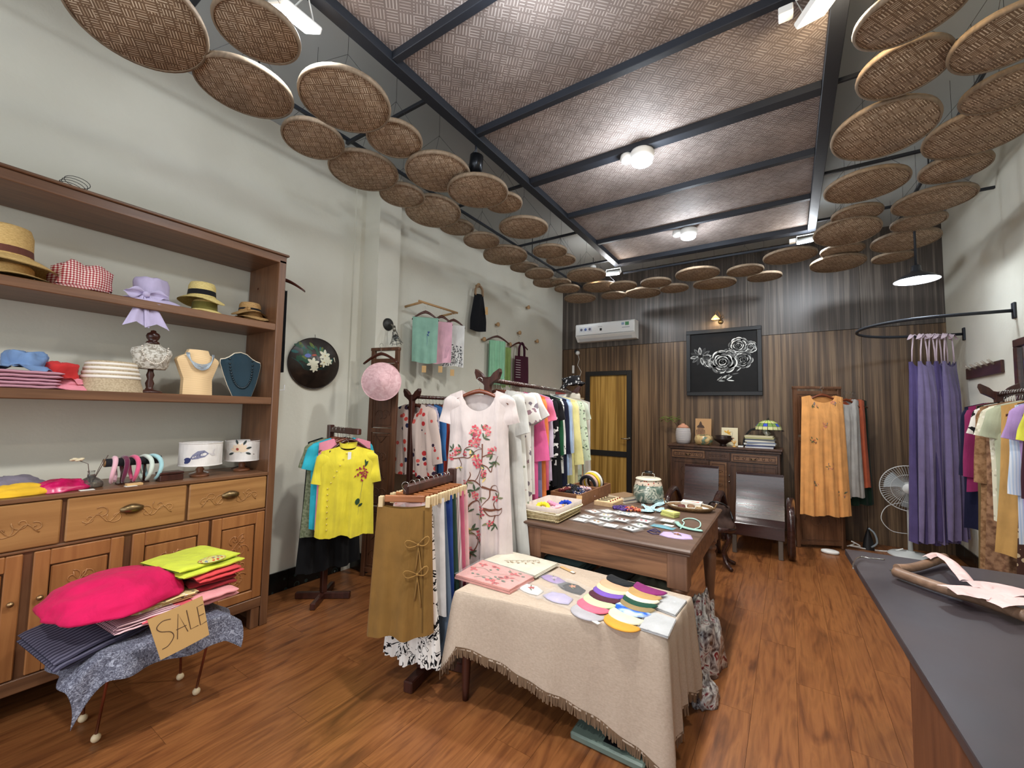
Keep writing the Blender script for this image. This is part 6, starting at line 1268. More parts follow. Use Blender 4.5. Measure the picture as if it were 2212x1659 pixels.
def cloth_mask(label, c, w_, h_, m, rz, z, emb=None, pack=False, thick=.008, cord=None):
    T_ = thing('fabric_mask', label, 'mask', (c.x, c.y, z), rz); ol = [(-.5, -.28), (-.42, .30), (-.15, .42), (0, .5), (.15, .42), (.42, .30), (.5, -.28), (.22, -.46), (0, -.5), (-.22, -.46)]
    def pos(x, y, zz): return (x*w_, y*h_, zz)
    b = MB(); n = len(ol); L_ = []
    for sc, zz in ((1, 0), (1, thick*.35), (.8, thick*.8), (.45, thick), (.15, thick*1.15)): L_.append([pos(x*sc, y*sc, zz) for x, y in ol])
    loft(L_, True, True, b); b.build('mask_body', m, T_)
    if emb:
        b = MB(); S_ = lambda x, z_: Vector((x, z_, thick*1.15+.0012)); b.cur = 0
        for k in range(5): petal(b, S_, .0+w_*.02, 0, w_*.13, w_*.07, k*1.257, 8)
        b.cur = 1; petal(b, S_, w_*.05, -.01, w_*.16, w_*.05, -.6, 8); petal(b, S_, -w_*.05, .01, w_*.14, w_*.05, 2.4, 8); b.build('embroidery', [plain('emb_%d_%d_%d' % emb, emb, .8), plain('emb_leaf', (96, 110, 70), .8)], T_)
    if cord: b = MB(); b.tube([(-.5*w_, .1*h_, .003), (-.75*w_, .35*h_, .003), (-.9*w_, 0, .003), (-.7*w_, -.3*h_, .003), (-.5*w_, -.2*h_, .003)], .0025, 5); b.tube([(-.5*w_, .2*h_, .003), (-.7*w_, .6*h_, .003), (-.85*w_, .2*h_, .003), (-.6*w_, .0, .003)], .0025, 5); b.build('tie_cord', cord, T_)
    if pack: MB().grid(lambda u, v: ((u-.42)*w_*1.35, (v-.5)*h_*1.45, thick*.5+thick*1.0*math.sin(math.pi*u)*math.sin(math.pi*v)+.003+.003*nz(u*7, v*7, w_*30)), 16, 12).build('plastic_sleeve', M_bag, T_)
    return T_
cloth_mask('lilac cloth mask embroidered with flowers, near table corner', tz(1461, 1157), .19, .15, F('mask_lilac', (190, 168, 216)), R(8), TZ, (140, 90, 60), cord=plain('navy_cord', (40, 36, 96), .6))
# lidded ceramic jar behind the trays
p = tz(1402, 1083); T_ = thing('ceramic_jar', 'large painted ceramic jar with flat lid and wire handle at the table back', 'jar', (p.x, p.y-.02, TZ))
def jarmat():
    t = NT('jar_glaze', .2, 0, .6); mp = t.coord((1, 1, 1)); v = t.add('ShaderNodeTexNoise', i_Scale=14.0, i_Detail=5.0, i_Distortion=1.5); t.link(mp, 0, v, 0); r = t.ramp(v, 0, [(.38, lin((78, 100, 92))), (.5, lin((120, 134, 122))), (.56, lin((206, 206, 190))), (.62, lin((96, 112, 104)))]); t.link(r, 0, t.b, 'Base Color'); return t.m
MB().lathe([(.10, 0), (.118, .02), (.124, .06), (.120, .11), (.110, .145)], n=36, close=True).build('jar_body', jarmat(), T_)
MB().lathe([(.1105, .145), (.104, .172), (.092, .185)], n=36, close=False).build('shoulder_band', spotted('jar_band', (206, 190, 172), [(46, 40, 44), (170, 70, 60), (120, 130, 120)], 55, .36), T_)
MB().lathe([(.103, .187), (.106, .193), (.098, .200), (.04, .204), (0, .204)], n=36).build('lid', plain('lid_cream', (222, 216, 196), .3), T_)
b = MB(); b.tube([(-.055, 0, .205), (-.05, 0, .238), (-.02, 0, .248), (.02, 0, .246), (.05, 0, .236), (.055, 0, .205)], .004, 6); b.build('wire_handle', M_hook, T_); MB().tube([(-.028, 0, .248), (.034, 0, .246)], .011, 10).build('grip', M_black, T_)
# things under the big table
g = random.Random(12)
def stack(label0, x, y, cols, z0=0, w_=.36, d_=.34, h_=.03, rz=0, grp=''):
    for k, (c, nm) in enumerate(cols): folded('folded_cloth', f'{nm} folded cloth {label0}, '+('lowest' if k == 0 else 'topmost' if k == len(cols)-1 else f'{ORD[k].split()[0]} from the bottom'), 'cloth', (x+g.uniform(-.015, .015), y+g.uniform(-.015, .015), z0+k*h_), (w_*g.uniform(.92, 1), d_*g.uniform(.92, 1), h_), 2, F('st_%d_%d_%d' % c, c), rz+g.uniform(-.08, .08), grp, seed=k, wob=.004)
stack('in the left pile under the table', -1.30, 2.80, [((70, 86, 90), 'slate'), ((50, 64, 70), 'dark slate'), ((44, 50, 60), 'charcoal blue'), ((60, 74, 84), 'smoky blue'), ((50, 56, 64), 'grey'), ((130, 54, 56), 'brick red'), ((196, 156, 84), 'yellow'), ((150, 142, 124), 'stone'), ((84, 112, 116), 'teal'), ((104, 138, 138), 'pale teal')], h_=.050, w_=.28, d_=.42, grp='left pile of cloth under the table')
stack('in the middle pile under the table', -1.0, 2.86, [((44, 46, 44), 'charcoal'), ((60, 66, 58), 'olive grey'), ((36, 44, 46), 'dark grey'), ((70, 80, 76), 'grey green'), ((48, 40, 38), 'dark brown'), ((40, 48, 56), 'navy grey'), ((80, 88, 86), 'stone grey')], h_=.062, w_=.24, d_=.40, grp='middle pile of cloth under the table')
heap('cloth_bundle', 'grey-green bundled cloth heaped under the right end of the table', 'cloth', (-.74, 2.74, 0), .23, blotch('bundle_grey', [(.4, (84, 84, 72)), (.6, (110, 112, 96))], 6, 3), 6, (1, .8, 2.15), .14)
M_bag2 = blotch('plastic_bag_mix', [(.36, (60, 46, 50)), (.47, (150, 144, 144)), (.56, (206, 204, 200)), (.66, (120, 30, 44))], 14, 4, .2, 1.5, spec=.8, bump=.6)
heap('plastic_bag', 'crinkled plastic bag of textiles by the right table leg', 'bag', (-.46, 2.86, 0), .15, M_bag2, 4, (.7, 1.3, 2.4), .25, 36); heap('plastic_bag', 'small crinkled plastic bag on the floor beside the right table leg', 'bag', (-.40, 2.52, 0), .10, M_bag2, 9, (.7, 1.1, 1.1), .3, 30)
# ================================================================ SMALL TABLE WITH CLOTH
SZ = .55; NL, NR, FR, FL = [at(a, c, Z=SZ) for a, c in ((985, 1276), (1437, 1374), (1492, 1289), (1128, 1196))]; cen = (NL+NR+FR+FL)/4
T_ = thing('low_table', 'low wooden table hidden under the linen cloth', 'table', (cen.x, cen.y, 0))
slab([q_+(cen-q_)*.03-Vector((cen.x, cen.y, 0)) for q_ in (NL, NR, FR, FL)], SZ-.035, SZ-.006).build('tabletop', W_dk, T_)
for q_ in (NL, NR, FR, FL):
    l_ = q_+(cen-q_)*.10; l_ = l_-Vector((cen.x, cen.y, 0)); MB().lathe([(.016, 0), (.02, .06), (.028, .30), (.03, SZ-.036)], (l_.x, l_.y, 0), 14).build('leg', W_dk, T_)
ring_ = []; 
cor = [NL, NR, FR, FL]
for i in range(4):
    a, c = cor[i], cor[(i+1) % 4]; n = 34 if i % 2 == 0 else 18
    for k in range(n): ring_.append((a+(c-a)*(k/n), i+k/n))
NP = len(ring_)
DROP = [(0, .40), (.05, .26), (.3, .31), (.55, .37), (.8, .44), (.95, .51), (1.0, .535), (1.06, .50), (1.25, .43), (1.5, .37), (1.7, .40), (1.92, .46), (2.0, .40), (2.5, .25), (3, .30), (3.4, .28), (3.8, .36), (4, .41)]
OUTW = {}
def cloth_pt(j, v, off=0):
    p, s_ = ring_[j % NP]; pn_, pp_ = ring_[(j+1) % NP][0], ring_[(j-1) % NP][0]; d_ = (pn_-pp_).normalized(); o_ = Vector((d_.y, -d_.x, 0)); fc = min(abs(s_-round(s_)), 1)
    if fc < .12: o_ = (o_+(p-cen).normalized()*.6).normalized()
    dr = lerp(DROP, s_); fold = (.020 if 1 < s_ < 2 else .010)*math.sin(s_*(26 if 1 < s_ < 2 else 15)+1)+.006*math.sin(s_*41); cornr = max(0, 1-fc/.10)
    rr = .010*min(1, v*6)+v*(.018+fold+.035*cornr); z = -dr*v
    if v < .06: z = -.008*(v/.06)**2
    else: z = -.008-(dr-.008)*(v-.06)/.94
    q_ = p+o_*(rr+off); return Vector((q_.x, q_.y, SZ+z))
M_lin2 = None
def linen():
    t = NT('linen_cloth', .9, 0, .15); mp = t.coord((1, 1, 1)); n = t.add('ShaderNodeTexNoise', i_Scale=90.0, i_Detail=4.0); m2 = t.coord((30, 300, 300)); n2 = t.add('ShaderNodeTexNoise', i_Scale=1.0, i_Detail=2.0); t.link(mp, 0, n, 0); t.link(m2, 0, n2, 0)
    a = t.add('ShaderNodeMix', data_type='FLOAT'); a.inputs[0].default_value = .5; t.l.new(n.outputs[0], a.inputs[2]); t.l.new(n2.outputs[0], a.inputs[3]); r = t.ramp(a, 0, [(.3, lin((180, 163, 146))), (.68, lin((200, 184, 167)))]); t.link(r, 0, t.b, 'Base Color')
    n3 = t.add('ShaderNodeTexNoise', i_Scale=7.0, i_Detail=3.0); t.link(mp, 0, n3, 0); t.bump(n3, 0, .25, .02); return t.m
b = MB(); b.smooth = True; V_ = [0, .03, .06]+[.06+.94*k/12 for k in range(1, 13)]
tag_root = thing('tablecloth', 'natural linen tablecloth with brown fringe draped over the low table', 'tablecloth', (0, 0, 0))
b.grid(lambda u, v: cloth_pt(int(round(u*NP)), V_[int(round(v*14))]), NP, 14, True)
def topg(u, v): return (NL*(1-u)+NR*u)*(1-v)+(FL*(1-u)+FR*u)*v
b.grid(lambda u, v: topg(u, v)+Vector((0, 0, .0003+.0015*nz(u*9, v*5))), 24, 12); b.build('cloth', linen(), tag_root)
b = MB(); g = random.Random(2)
for j in range(NP*5):
    u = j/5; i0 = int(u); f_ = u-i0; p = cloth_pt(i0, 1)*(1-f_)+cloth_pt(i0+1, 1)*f_; d_ = (cloth_pt(i0+1, 1)-cloth_pt(i0, 1)).normalized(); L_ = g.uniform(.028, .042); k = d_*.0045; q_ = p+Vector((g.uniform(-.006, .006), g.uniform(-.006, .006), -L_)); q_.z = max(.002, q_.z)
    ids = [b.P(p-k+Vector((0, 0, .012))), b.P(p+k+Vector((0, 0, .012))), b.P(q_+k*.8), b.P(q_-k*.8)]; b.F(ids, True)
fr_ = b.build('fringe', fabric('fringe_brown', (122, 96, 72)), tag_root); fr_['kind'] = 'stuff'
SC = SZ+.0025
def sheet(label, name, cat, px4, th, m, layers=2, z=None, group=None, rounding=.004):
    z = SC if z is None else z; P_ = [at(a, c, Z=z) for a, c in px4]; cc = sum(P_, Vector())/4; T_ = thing(name, label, cat, cc, 0, group)
    for k in range(layers):
        b = MB(); e = .004*k; h0, h1 = th*k/layers, th*(k+1)/layers; Q = [q_+(cc-q_)*.02*k-cc for q_ in P_]
        b.grid(lambda u, v: (Q[0]*(1-u)+Q[1]*u)*(1-v)+(Q[3]*(1-u)+Q[2]*u)*v+Vector((0, 0, h1-rounding*((2*u-1)**8+(2*v-1)**8)*.5+.0015*nz(u*7+k, v*5))), 24, 16)
        lp = [(Q[0], Q[1]), (Q[1], Q[2]), (Q[2], Q[3]), (Q[3], Q[0])]
        for a_, c_ in lp: b.grid(lambda u, v: a_*(1-u)+c_*u+Vector((0, 0, h0+(h1-h0-rounding*.55)*v)), 12, 2)
        b.build('fold', m, T_)
    return T_, (lambda x, y: (Q[0]*(1-x)+Q[1]*x)*(1-y)+(Q[3]*(1-x)+Q[2]*x)*y+Vector((0, 0, th+.0022)))
T_, S_ = sheet('pink floral embroidered cloth folded in a clear packet', 'packed_cloth', 'cloth', [(982, 1250), (1101, 1284), (1154, 1254), (1042, 1216)], .024, fabric('pink_floral_base', (216, 150, 142)), 2)
b = MB(); g = random.Random(6)
for pts, w_ in (([(.05, .5), (.25, .6), (.45, .5), (.7, .62), (.95, .5)], .006), ([(.3, .1), (.45, .3), (.6, .25), (.8, .35)], .006), ([(.6, .9), (.75, .75), (.9, .8)], .006)): stroke(b, lambda x, y: S_(x, y), [(x, y) for x, y in smooth_pts(pts, 4)], .014)
for k in range(22):
    x, y = g.uniform(.06, .94), g.uniform(.1, .9); b.cur = 1 if k % 3 else 2
    for q in range(1 if k % 3 else 4): a = g.uniform(0, 6.3); petal(b, lambda X, Y: S_(X, Y), x, y, .075 if b.cur == 1 else .10, .05, a, 8)
b.build('embroidery', [plain('emb_stem', (110, 110, 80), .8), plain('emb_leafgreen', (84, 104, 80), .8), plain('emb_coral', (206, 70, 70), .8)], T_)
b = MB(); b.grid(lambda u, v: S_(u*1.04-.02, v*1.04-.02)+Vector((0, 0, .002+.002*nz(u*9, v*6))), 16, 12); b.build('plastic_sleeve', M_bag, T_)
T_, S_ = sheet('cream linen cloth with beige scroll embroidery folded at the table back', 'folded_cloth', 'cloth', [(1043, 1213), (1157, 1249), (1209, 1220), (1096, 1192)], .014, fabric('cream_linen', (206, 199, 180), var=.03), 3, z=SC+.012)
b = MB()
for k in range(6): cx, cy = .35+.07*k, .25+.09*k; stroke(b, S_, smooth_pts([(cx-.06, cy), (cx, cy+.10), (cx+.06, cy+.03), (cx+.0, cy-.03), (cx-.02, cy+.04)], 4), .012); petal(b, S_, cx+.05, cy-.05, .07, .03, 2.2+k, 8)
b.build('embroidery', plain('emb_beige', (150, 128, 96), .8), T_)
tag(MB().bbox(-.06, .06, -.012, .012, 0, .003, .0005).build('price_card', M_card, None, at(1226, 1231, Z=SC), (0, 0, R(-22))), 'kraft strip label lying beside the cream cloth', 'price card')
tag(MB().bbox(-.014, .014, -.009, .009, 0, .002, .0004).build('price_card', M_paper, None, at(1237, 1236, Z=SC+.004), (0, 0, R(-22))), 'tiny white price slip on the kraft strip', 'price card')
cloth_mask('lilac cloth mask in a clear packet beside the cream cloth', at(1196, 1252, Z=SC), .16, .085, F('mask_violet', (160, 132, 190)), R(-12), SC, (196, 176, 200), True)
cloth_mask('white cloth mask with red pomegranate in a clear packet', at(1147, 1273, Z=SC), .155, .10, F('mask_white', (226, 222, 218)), R(-14), SC, (180, 60, 50), True)
cloth_mask('black cloth mask with small orange flower in a clear packet', at(1236, 1271, Z=SC), .165, .10, F('mask_black', (34, 32, 36)), R(-16), SC+.002, (206, 140, 100), True)
cloth_mask('pale lavender cloth mask in a clear packet at the front', at(1207, 1292, Z=SC), .155, .115, F('mask_lav', (186, 176, 214)), R(-6), SC+.001, None, True)
MK = [(1262, 1328, (178, 175, 182), 'light grey'), (1275, 1313, (226, 104, 130), 'rose pink'), (1288, 1302, (196, 216, 164), 'mint green'), (1300, 1292, (84, 36, 54), 'dark plum'), (1309, 1283, (122, 84, 190), 'violet'), (1316, 1275, (226, 212, 164), 'cream'), (1323, 1268, (230, 168, 130), 'peach'), (1337, 1257, (24, 28, 34), 'black'),
      (1336, 1350, (226, 158, 46), 'mustard'), (1346, 1335, (222, 220, 186), 'ivory'), (1360, 1320, (60, 120, 206), 'blue and white tie-dyed'), (1370, 1311, (150, 128, 84), 'khaki'), (1375, 1302, (20, 74, 56), 'dark green'), (1380, 1293, (230, 222, 192), 'off-white'), (1386, 1286, (190, 150, 88), 'tan'), (1397, 1275, (138, 36, 110), 'purple')]
for k, (a, c, col, nm) in enumerate(MK):
    row = 'left' if k < 8 else 'right'; q_ = k % 8; z = SC+.0042*q_; p = at(a, c, Z=z); big = q_ == 7 or k == 9
    m = F('fold_'+nm.replace(' ', '_'), col) if 'tie' not in nm else blotch('tie_dye', [(.42, (40, 96, 200)), (.6, (190, 214, 236))], 14, 2)
    b = MB(); w_, h_ = .178, (.10 if big else .095); ol = [(-.5+t/14, .5-(.12*math.sin(math.pi*t/14))) for t in range(15)]+[(.5-.0, .35)]+[(.5*math.cos(math.pi*t/14), .30-.78*math.sin(math.pi*t/14)) for t in range(1, 14)]+[(-.5, .35)]
    loft([[(x*w_*s_, y*h_*s_, zz) for x, y in ol] for s_, zz in ((1, .0), (1.0, .0035), (.9, .0075), (.5, .009))], True, True, b)
    tag(b.build('folded_mask', m, None, (p.x, p.y, z), (0, 0, R(-16))), f'{nm} folded cloth mask in the {row} row of masks on the linen cloth', 'mask', 'folded cloth masks in two rows')
for k, (P4, lb) in enumerate((([(1410, 1314), (1459, 1333), (1484, 1301), (1434, 1286)], 'white folded cloth in a clear packet at the table back corner'), ([(1380, 1360), (1443, 1380), (1461, 1341), (1402, 1323)], 'white folded cloth in a clear packet at the near right corner'))):
    T_, S_ = sheet(lb, 'packed_cloth', 'cloth', P4, .012, fabric('white_packed', (192, 195, 198), var=.04), 2); b = MB(); b.grid(lambda u, v: S_(u*1.12-.06, v*1.12-.06)+Vector((0, 0, .001+.003*nz(u*7+k, v*8))), 18, 14); b.build('plastic_sleeve', M_bag, T_)
tag(MB().bbox(-.018, .018, -.01, .01, 0, .003, .0006).build('price_card', M_paper, None, at(1288, 1345, Z=SC), (0, 0, R(-20))), 'small white price slip in front of the grey mask', 'price card')
# greenish flat box on the floor
p = at(1335, 1590, Z=0); T_ = thing('flat_box', 'flat grey-green glass topped box on the floor under the cloth', 'box', (-.70, 1.99, 0), R(0)); MB().bbox(-.17, .17, -.13, .13, 0, .035, .008).build('box_body', plain('greygreen_plastic', (104, 120, 112), .25), T_); MB().box(-.02, .07, -.10, -.06, .035, .036).build('display', M_black, T_)
tag(MB().ball((0, 0, .018), .02, 12, 8, (1, 1, .8)).build('loose_button', plain('cream_knob', (226, 212, 190), .5), None, at(797, 1238, Z=0)), 'small white chip lying at the foot of the pilaster', 'chip') if False else None
# ================================================================ BACK WALL THINGS
YP = YB-.018
# air conditioner
p0, p1 = at(1250, 702, Y=6.6), at(1372, 692, Y=6.6); ax0, ax1 = p0.x, at(1376, 740, Y=6.6).x; az0, az1 = at(1252, 738, Y=6.5).z, at(1250, 702, Y=6.5).z
T_ = thing('air_conditioner', 'white split air conditioner high on the dark laminate wall', 'air conditioner', (ax0, YP, az0)); AW, AH = ax1-ax0, az1-az0
prof = [(0, 0), (-.12, 0), (-.17, .05), (-.205, .085), (-.20, AH-.02), (-.18, AH), (0, AH)]
b = MB(); Mx = Matrix.Rotation(R(90), 4, 'Z'); 
def side_prism(pr, x0, x1, b): return b.prism([(y, z) for y, z in pr], -x1, -x0, Mx)
side_prism(prof, 0, AW, b); b.build('casing', M_white, T_)
MB().bbox(.01, AW-.01, -.2085, -.204, .10, AH-.025, .002).build('front_panel', plain('ac_white', (236, 236, 234), .25), T_)
b = MB(); side_prism([(-.125, .008), (-.171, .058), (-.176, .058), (-.13, .002)], .04, AW-.06, b); b.build('louver', plain('ac_grey', (200, 202, 202), .4), T_)
MB().box(.012, AW-.012, -.2065, -.19, .092, .098).build('gap', plain('ac_gap', (90, 92, 94), .6), T_)
b = MB(); b.box(.07, .30, -.2105, -.2085, .15, .235); b.build('sticker', plain('sticker_white', (214, 216, 220), .5), T_)
b = MB()
for k, c in enumerate((0, 1, 0)): b.cur = c; b.lathe([(0, 0), (.022, 0), (.022, .0015), (0, .0015)], (.11+.075*k, -.212, .19), 14, M=Matrix.Rotation(R(90), 4, 'X'))
b.build('sticker_icon', [plain('icon_grey', (110, 108, 128), .6), plain('icon_blue', (84, 106, 166), .6)], T_)
MB().box(AW*.43, AW*.43+.035, -.2105, -.2085, .15, .19).build('display', M_black, T_)
MB().box(AW*.40, AW*.47, -.2105, -.2085, .215, .222).build('name_lettering', plain('logo_grey', (150, 152, 158), .5), T_)
MB().box(AW-.15, AW-.09, -.2105, -.2085, .20, .255).build('energy_label', plain('label_green', (74, 140, 92), .6), T_); MB().box(AW-.21, AW-.165, -.2105, -.2085, .21, .25).build('logo_patch', plain('label_blue', (140, 160, 186), .6), T_); MB().box(AW-.20, AW-.08, -.2105, -.2085, .165, .175).build('small_print', plain('logo_grey', (150, 152, 158), .5), T_)
# painting
a, c = at(1483, 715, Y=6.66), at(1648, 853, Y=6.66); zt = (at(1485, 716, Y=6.66).z+at(1645, 704, Y=6.66).z)/2; T_ = thing('painting', 'large framed painting of silvery roses on black', 'painting', (a.x, YP, at(1485, 855, Y=6.66).z)); PWd, PHt = c.x-a.x, zt-at(1485, 855, Y=6.66).z
b = MB(); [b.bbox(*q, .004) for q in ((0, PWd, -.06, 0, 0, .055), (0, PWd, -.06, 0, PHt-.055, PHt), (0, .055, -.06, 0, .055, PHt-.055), (PWd-.055, PWd, -.06, 0, .055, PHt-.055))]; b.build('frame', plain('frame_black', (12, 13, 16), .5), T_)
MB().box(.055, PWd-.055, -.035, -.01, .055, PHt-.055).build('canvas', blotch('canvas_black', [(.4, (10, 9, 9)), (.7, (20, 17, 17))], 5, 3, .5), T_)
SP = lambda k: (lambda x, z: Vector((x, -.0365-.0006*k, z)))
grd = [plain('silver_%d' % k, (c_, c_, int(c_*.98)), .6) for k, c_ in enumerate((12, 40, 88, 176, 230))]
b = MB(); g = random.Random(21)
def arcstroke(cx, cz, r, a0, a1, w_, k, n=9):
    pts = [(cx+r*math.cos(a0+(a1-a0)*i/n), cz+r*math.sin(a0+(a1-a0)*i/n)) for i in range(n+1)]; pr = None; S2 = SP(k)
    for i, (x, z) in enumerate(pts):
        q = w_*math.sin(math.pi*(i+.25)/(n+.5))+.0006; dx, dz = (x-cx)/r, (z-cz)/r; a_, c_ = b.P(S2(x, z)), b.P(S2(x-dx*q, z-dz*q))
        if pr: b.F((pr[0], a_, c_, pr[1]), True)
        pr = (a_, c_)
def rose(cx, cz, r, seed, lo=0, br=0):
    g = random.Random(seed); k = lo
    for ring_k, (rr, n, L_) in enumerate(((.95, 8, .50), (.68, 7, .42), (.44, 6, .34), (.24, 5, .24), (.06, 2, .16))):
        k += 2
        for i in range(n):
            a = 2*math.pi*i/n+g.uniform(-.25, .25)+ring_k*.5; px2, pz2 = cx+math.cos(a)*r*(rr-L_*.5), cz+math.sin(a)*r*(rr-L_*.5)*.85; R2 = r*L_*g.uniform(.75, .95)
            b.cur = 0; flat(b, SP(k), [(px2+R2*math.cos(t*.52), pz2+R2*math.sin(t*.52)) for t in range(12)])
            b.cur = g.choice((1, 2, 2)); arcstroke(px2, pz2, R2*.8, a-.9, a+.9, R2*.35, k+1)
            b.cur = g.choice((2, 3, 4, 4)) if not br else g.choice((2, 3)); arcstroke(px2, pz2, R2, a-1.2+g.uniform(-.3, .3), a+1.2+g.uniform(-.3, .3), R2*g.uniform(.16, .34), k+1.6)
rose(PWd*.50, PHt*.50, PWd*.17, 1, 6); rose(PWd*.71, PHt*.73, PWd*.125, 2, 2); rose(PWd*.86, PHt*.70, PWd*.085, 3); rose(PWd*.76, PHt*.52, PWd*.125, 4, 3, 1); rose(PWd*.60, PHt*.60, PWd*.10, 8); rose(PWd*.33, PHt*.50, PWd*.09, 9)
for k in range(12): # the magnolia at left and loose petals below
    a = k*.55; b.cur = (3, 2, 1)[k % 3]; petal(b, SP(10), PWd*.20+.03*math.cos(a), PHt*.60+.02*math.sin(a), PWd*.12, PWd*.05, a, 12); b.cur = 0; petal(b, SP(11), PWd*.20+.05*math.cos(a), PHt*.60+.035*math.sin(a), PWd*.08, PWd*.022, a, 10)
for k in range(14): b.cur = (3, 4, 2)[k % 3]; petal(b, SP(3), PWd*(.36+.32*g.random()), PHt*(.22+.18*g.random()), PWd*.09, PWd*.018, g.uniform(-.6, .9), 10, .006)
b.build('painted_roses', grd, T_)
# brass wall lamp over the painting
p = at(1552, 685, Y=6.62); T_ = thing('picture_lamp', 'small brass wall lamp with warm glow above the painting', 'lamp', (p.x, YP, p.z)); light('POINT', (p.x-.03, 6.55, p.z-.03), 3.5, (1, .72, .38), .02)
MB().lathe([(0, 0), (.035, 0), (.03, .015), (0, .02)], (0.02, 0, -.06), 18, M=Matrix.Rotation(R(90), 4, 'X')).build('wall_plate', M_brass, T_)
b = MB(); b.tube([(.02, -.01, -.06), (.03, -.06, 0), (.01, -.10, .06), (-.01, -.11, .09), (-.03, -.11, .06), (-.035, -.11, .02)], .005, 6); b.tube([(.03, -.05, .0), (.06, -.06, .03), (.07, -.06, -.01), (.04, -.05, -.03)], .004, 6); b.build('scroll_arm', M_brass, T_)
MB().lathe([(.012, .02), (.03, .0), (.055, -.035)], (-.035, -.11, 0), 20, close=False).build('shade', plain('amber_glass', (255, 200, 120), .3, trans=.5, emit=1.5), T_); MB().ball((-.035, -.11, -.02), .018, 12, 8).build('bulb', M_onw, T_)
# white gadget and cord by the corner
p = at(1246, 762, Y=6.68); T_ = thing('camera_ball', 'small black and white ball camera on the wall left of the door', 'camera', (p.x, YP, p.z)); MB().ball((.03, -.03, -.01), .038, 14, 10).build('white_shell', M_white, T_); MB().ball((0, -.035, .02), .032, 14, 10).build('black_lens', M_black, T_)
b = MB(); b.tube([(.03, -.01, -.04), (.05, -.008, -.12), (.02, -.008, -.22), (.09, -.008, -.34), (.06, -.008, -.42), (-.05, -.008, -.46)], .004, 5); b.build('cord', M_white, T_)
q_ = at(1238, 798, Y=6.66); tag(MB().bbox(-.018, .018, -.03, 0, -.07, .07, .005).build('plug_switch', M_white, None, (q_.x, YP, q_.z)), 'white inline switch hanging under the ball camera', 'switch')
# beige fridge-like cabinet with red box
T_ = thing('storage_cupboard', 'beige fabric-fronted cupboard in the corner left of the door', 'cupboard', (-3.06, 6.36, 0)); MB().bbox(-.2, .16, -.2, .28, 0, 1.72, .01).build('carcass', fabric('beige_canvas', (170, 150, 112)), T_); MB().bbox(-.205, .165, -.21, .285, 1.72, 1.75, .006).build('top_board', fabric('beige_canvas2', (196, 180, 146)), T_)
T_ = thing('red_case', 'bright red case on top of the corner cupboard', 'case', (-3.04, 6.3, 1.751)); MB().bbox(-.17, .15, -.12, .12, 0, .095, .012).build('case_body', plain('red_shell', (186, 30, 26), .35), T_); MB().bbox(-.172, .152, -.122, .122, .045, .052, .001).build('seam', M_black, T_)
tag(MB().ball((0, 0, .11), .11, 20, 12).build('white_globe', plain('globe_white', (222, 214, 196), .4), None, (-2.83, 5.9, 1.52)), 'cream globe seen between the rack end and the door', 'globe') if False else None
# sideboard
SX0, SX1, SY0, SY1, SH = -1.40, -.09, 6.2, 6.66, 1.09
T_ = thing('sideboard', 'carved dark wooden sideboard below the painting', 'sideboard', (SX0, SY0, 0)); SW = SX1-SX0; W_sb = wood('sideboard_wood', (62, 36, 22), (94, 58, 36), 2, .4, 1.2); W_sb2 = wood('sideboard_front', (100, 64, 38), (138, 94, 60), 0, .4, 1.2)
MB().bbox(0, SW, .02, SY1-SY0, .06, SH-.06, .004).build('carcass', W_sb, T_)
b = MB(); b.bbox(-.03, SW+.03, -.03, SY1-SY0, SH-.03, SH, .006); b.bbox(-.015, SW+.015, -.012, SY1-SY0, SH-.06, SH-.03, .004); b.build('top', W_sb, T_)
for x in (.02, SW-.08): 
    for y in (.03, SY1-SY0-.08): MB().bbox(x, x+.06, y, y+.05, 0, .06, .003).build('foot', W_sb, T_)
def fcarve(b, x0, x1, z0, z1, Y, seed):
    g = random.Random(seed); w_, h_ = x1-x0, z1-z0; cx, cz = (x0+x1)/2, (z0+z1)/2; n = 3 if w_ > h_ else 1; m = 1 if w_ > h_ else 4
    for i in range(n):
        for j in range(m):
            for s_ in (-1, 1):
                ox = cx+s_*(i+.5)*w_/(2*n) if w_ > h_ else cx+s_*w_*.18; oz = cz if w_ > h_ else z0+(j+.5)*h_/m; r = min(h_/m, w_/(2*n))*.42
                b.tube([(ox+r*(1-t/14)*math.cos(t*.6*s_+i), Y, oz+r*(1-t/14)*math.sin(t*.6*s_+i)) for t in range(12)], .003, 4)
def front_panel(name, x0, x1, z0, z1, knob=None, seed=0, m=None):
    p_ = MB().bbox(x0, x1, -.0, .02, z0, z1, .003).build(name, m or W_sb2, T_); b = MB()
    for q in ((x0+.02, x1-.02, z0+.02, z0+.028), (x0+.02, x1-.02, z1-.028, z1-.02), (x0+.02, x0+.028, z0+.028, z1-.028), (x1-.028, x1-.02, z0+.028, z1-.028)): b.bbox(q[0], q[1], -.006, .001, q[2], q[3], .001)
    b.build('moulding', W_sb, p_); b = MB(); fcarve(b, x0+.035, x1-.035, z0+.035 if z1-z0 > .12 else z0+.025, z1-.035 if z1-z0 > .12 else z1-.025, -.001, seed); b.build('carving', W_sb, p_)
    if knob: MB().tube([(knob[0]-.03, -.012, knob[1]), (knob[0], -.022, knob[1]-.006), (knob[0]+.03, -.012, knob[1])], .006, 6).build('handle', M_brass, p_)
front_panel('drawer', .03, .45, SH-.18, SH-.075, (.24, SH-.13), 1); front_panel('fixed_panel', .465, .755, SH-.185, SH-.08, None, 2, W_sb); front_panel('drawer', .77, SW-.03, SH-.19, SH-.085, (1.02, SH-.14), 3)
front_panel('door', .03, .50, .1, SH-.21, None, 4, W_sb); front_panel('fixed_panel', .515, .715, .1, SH-.21, None, 5); front_panel('door', .73, SW-.03, .1, SH-.21, None, 6, W_sb)
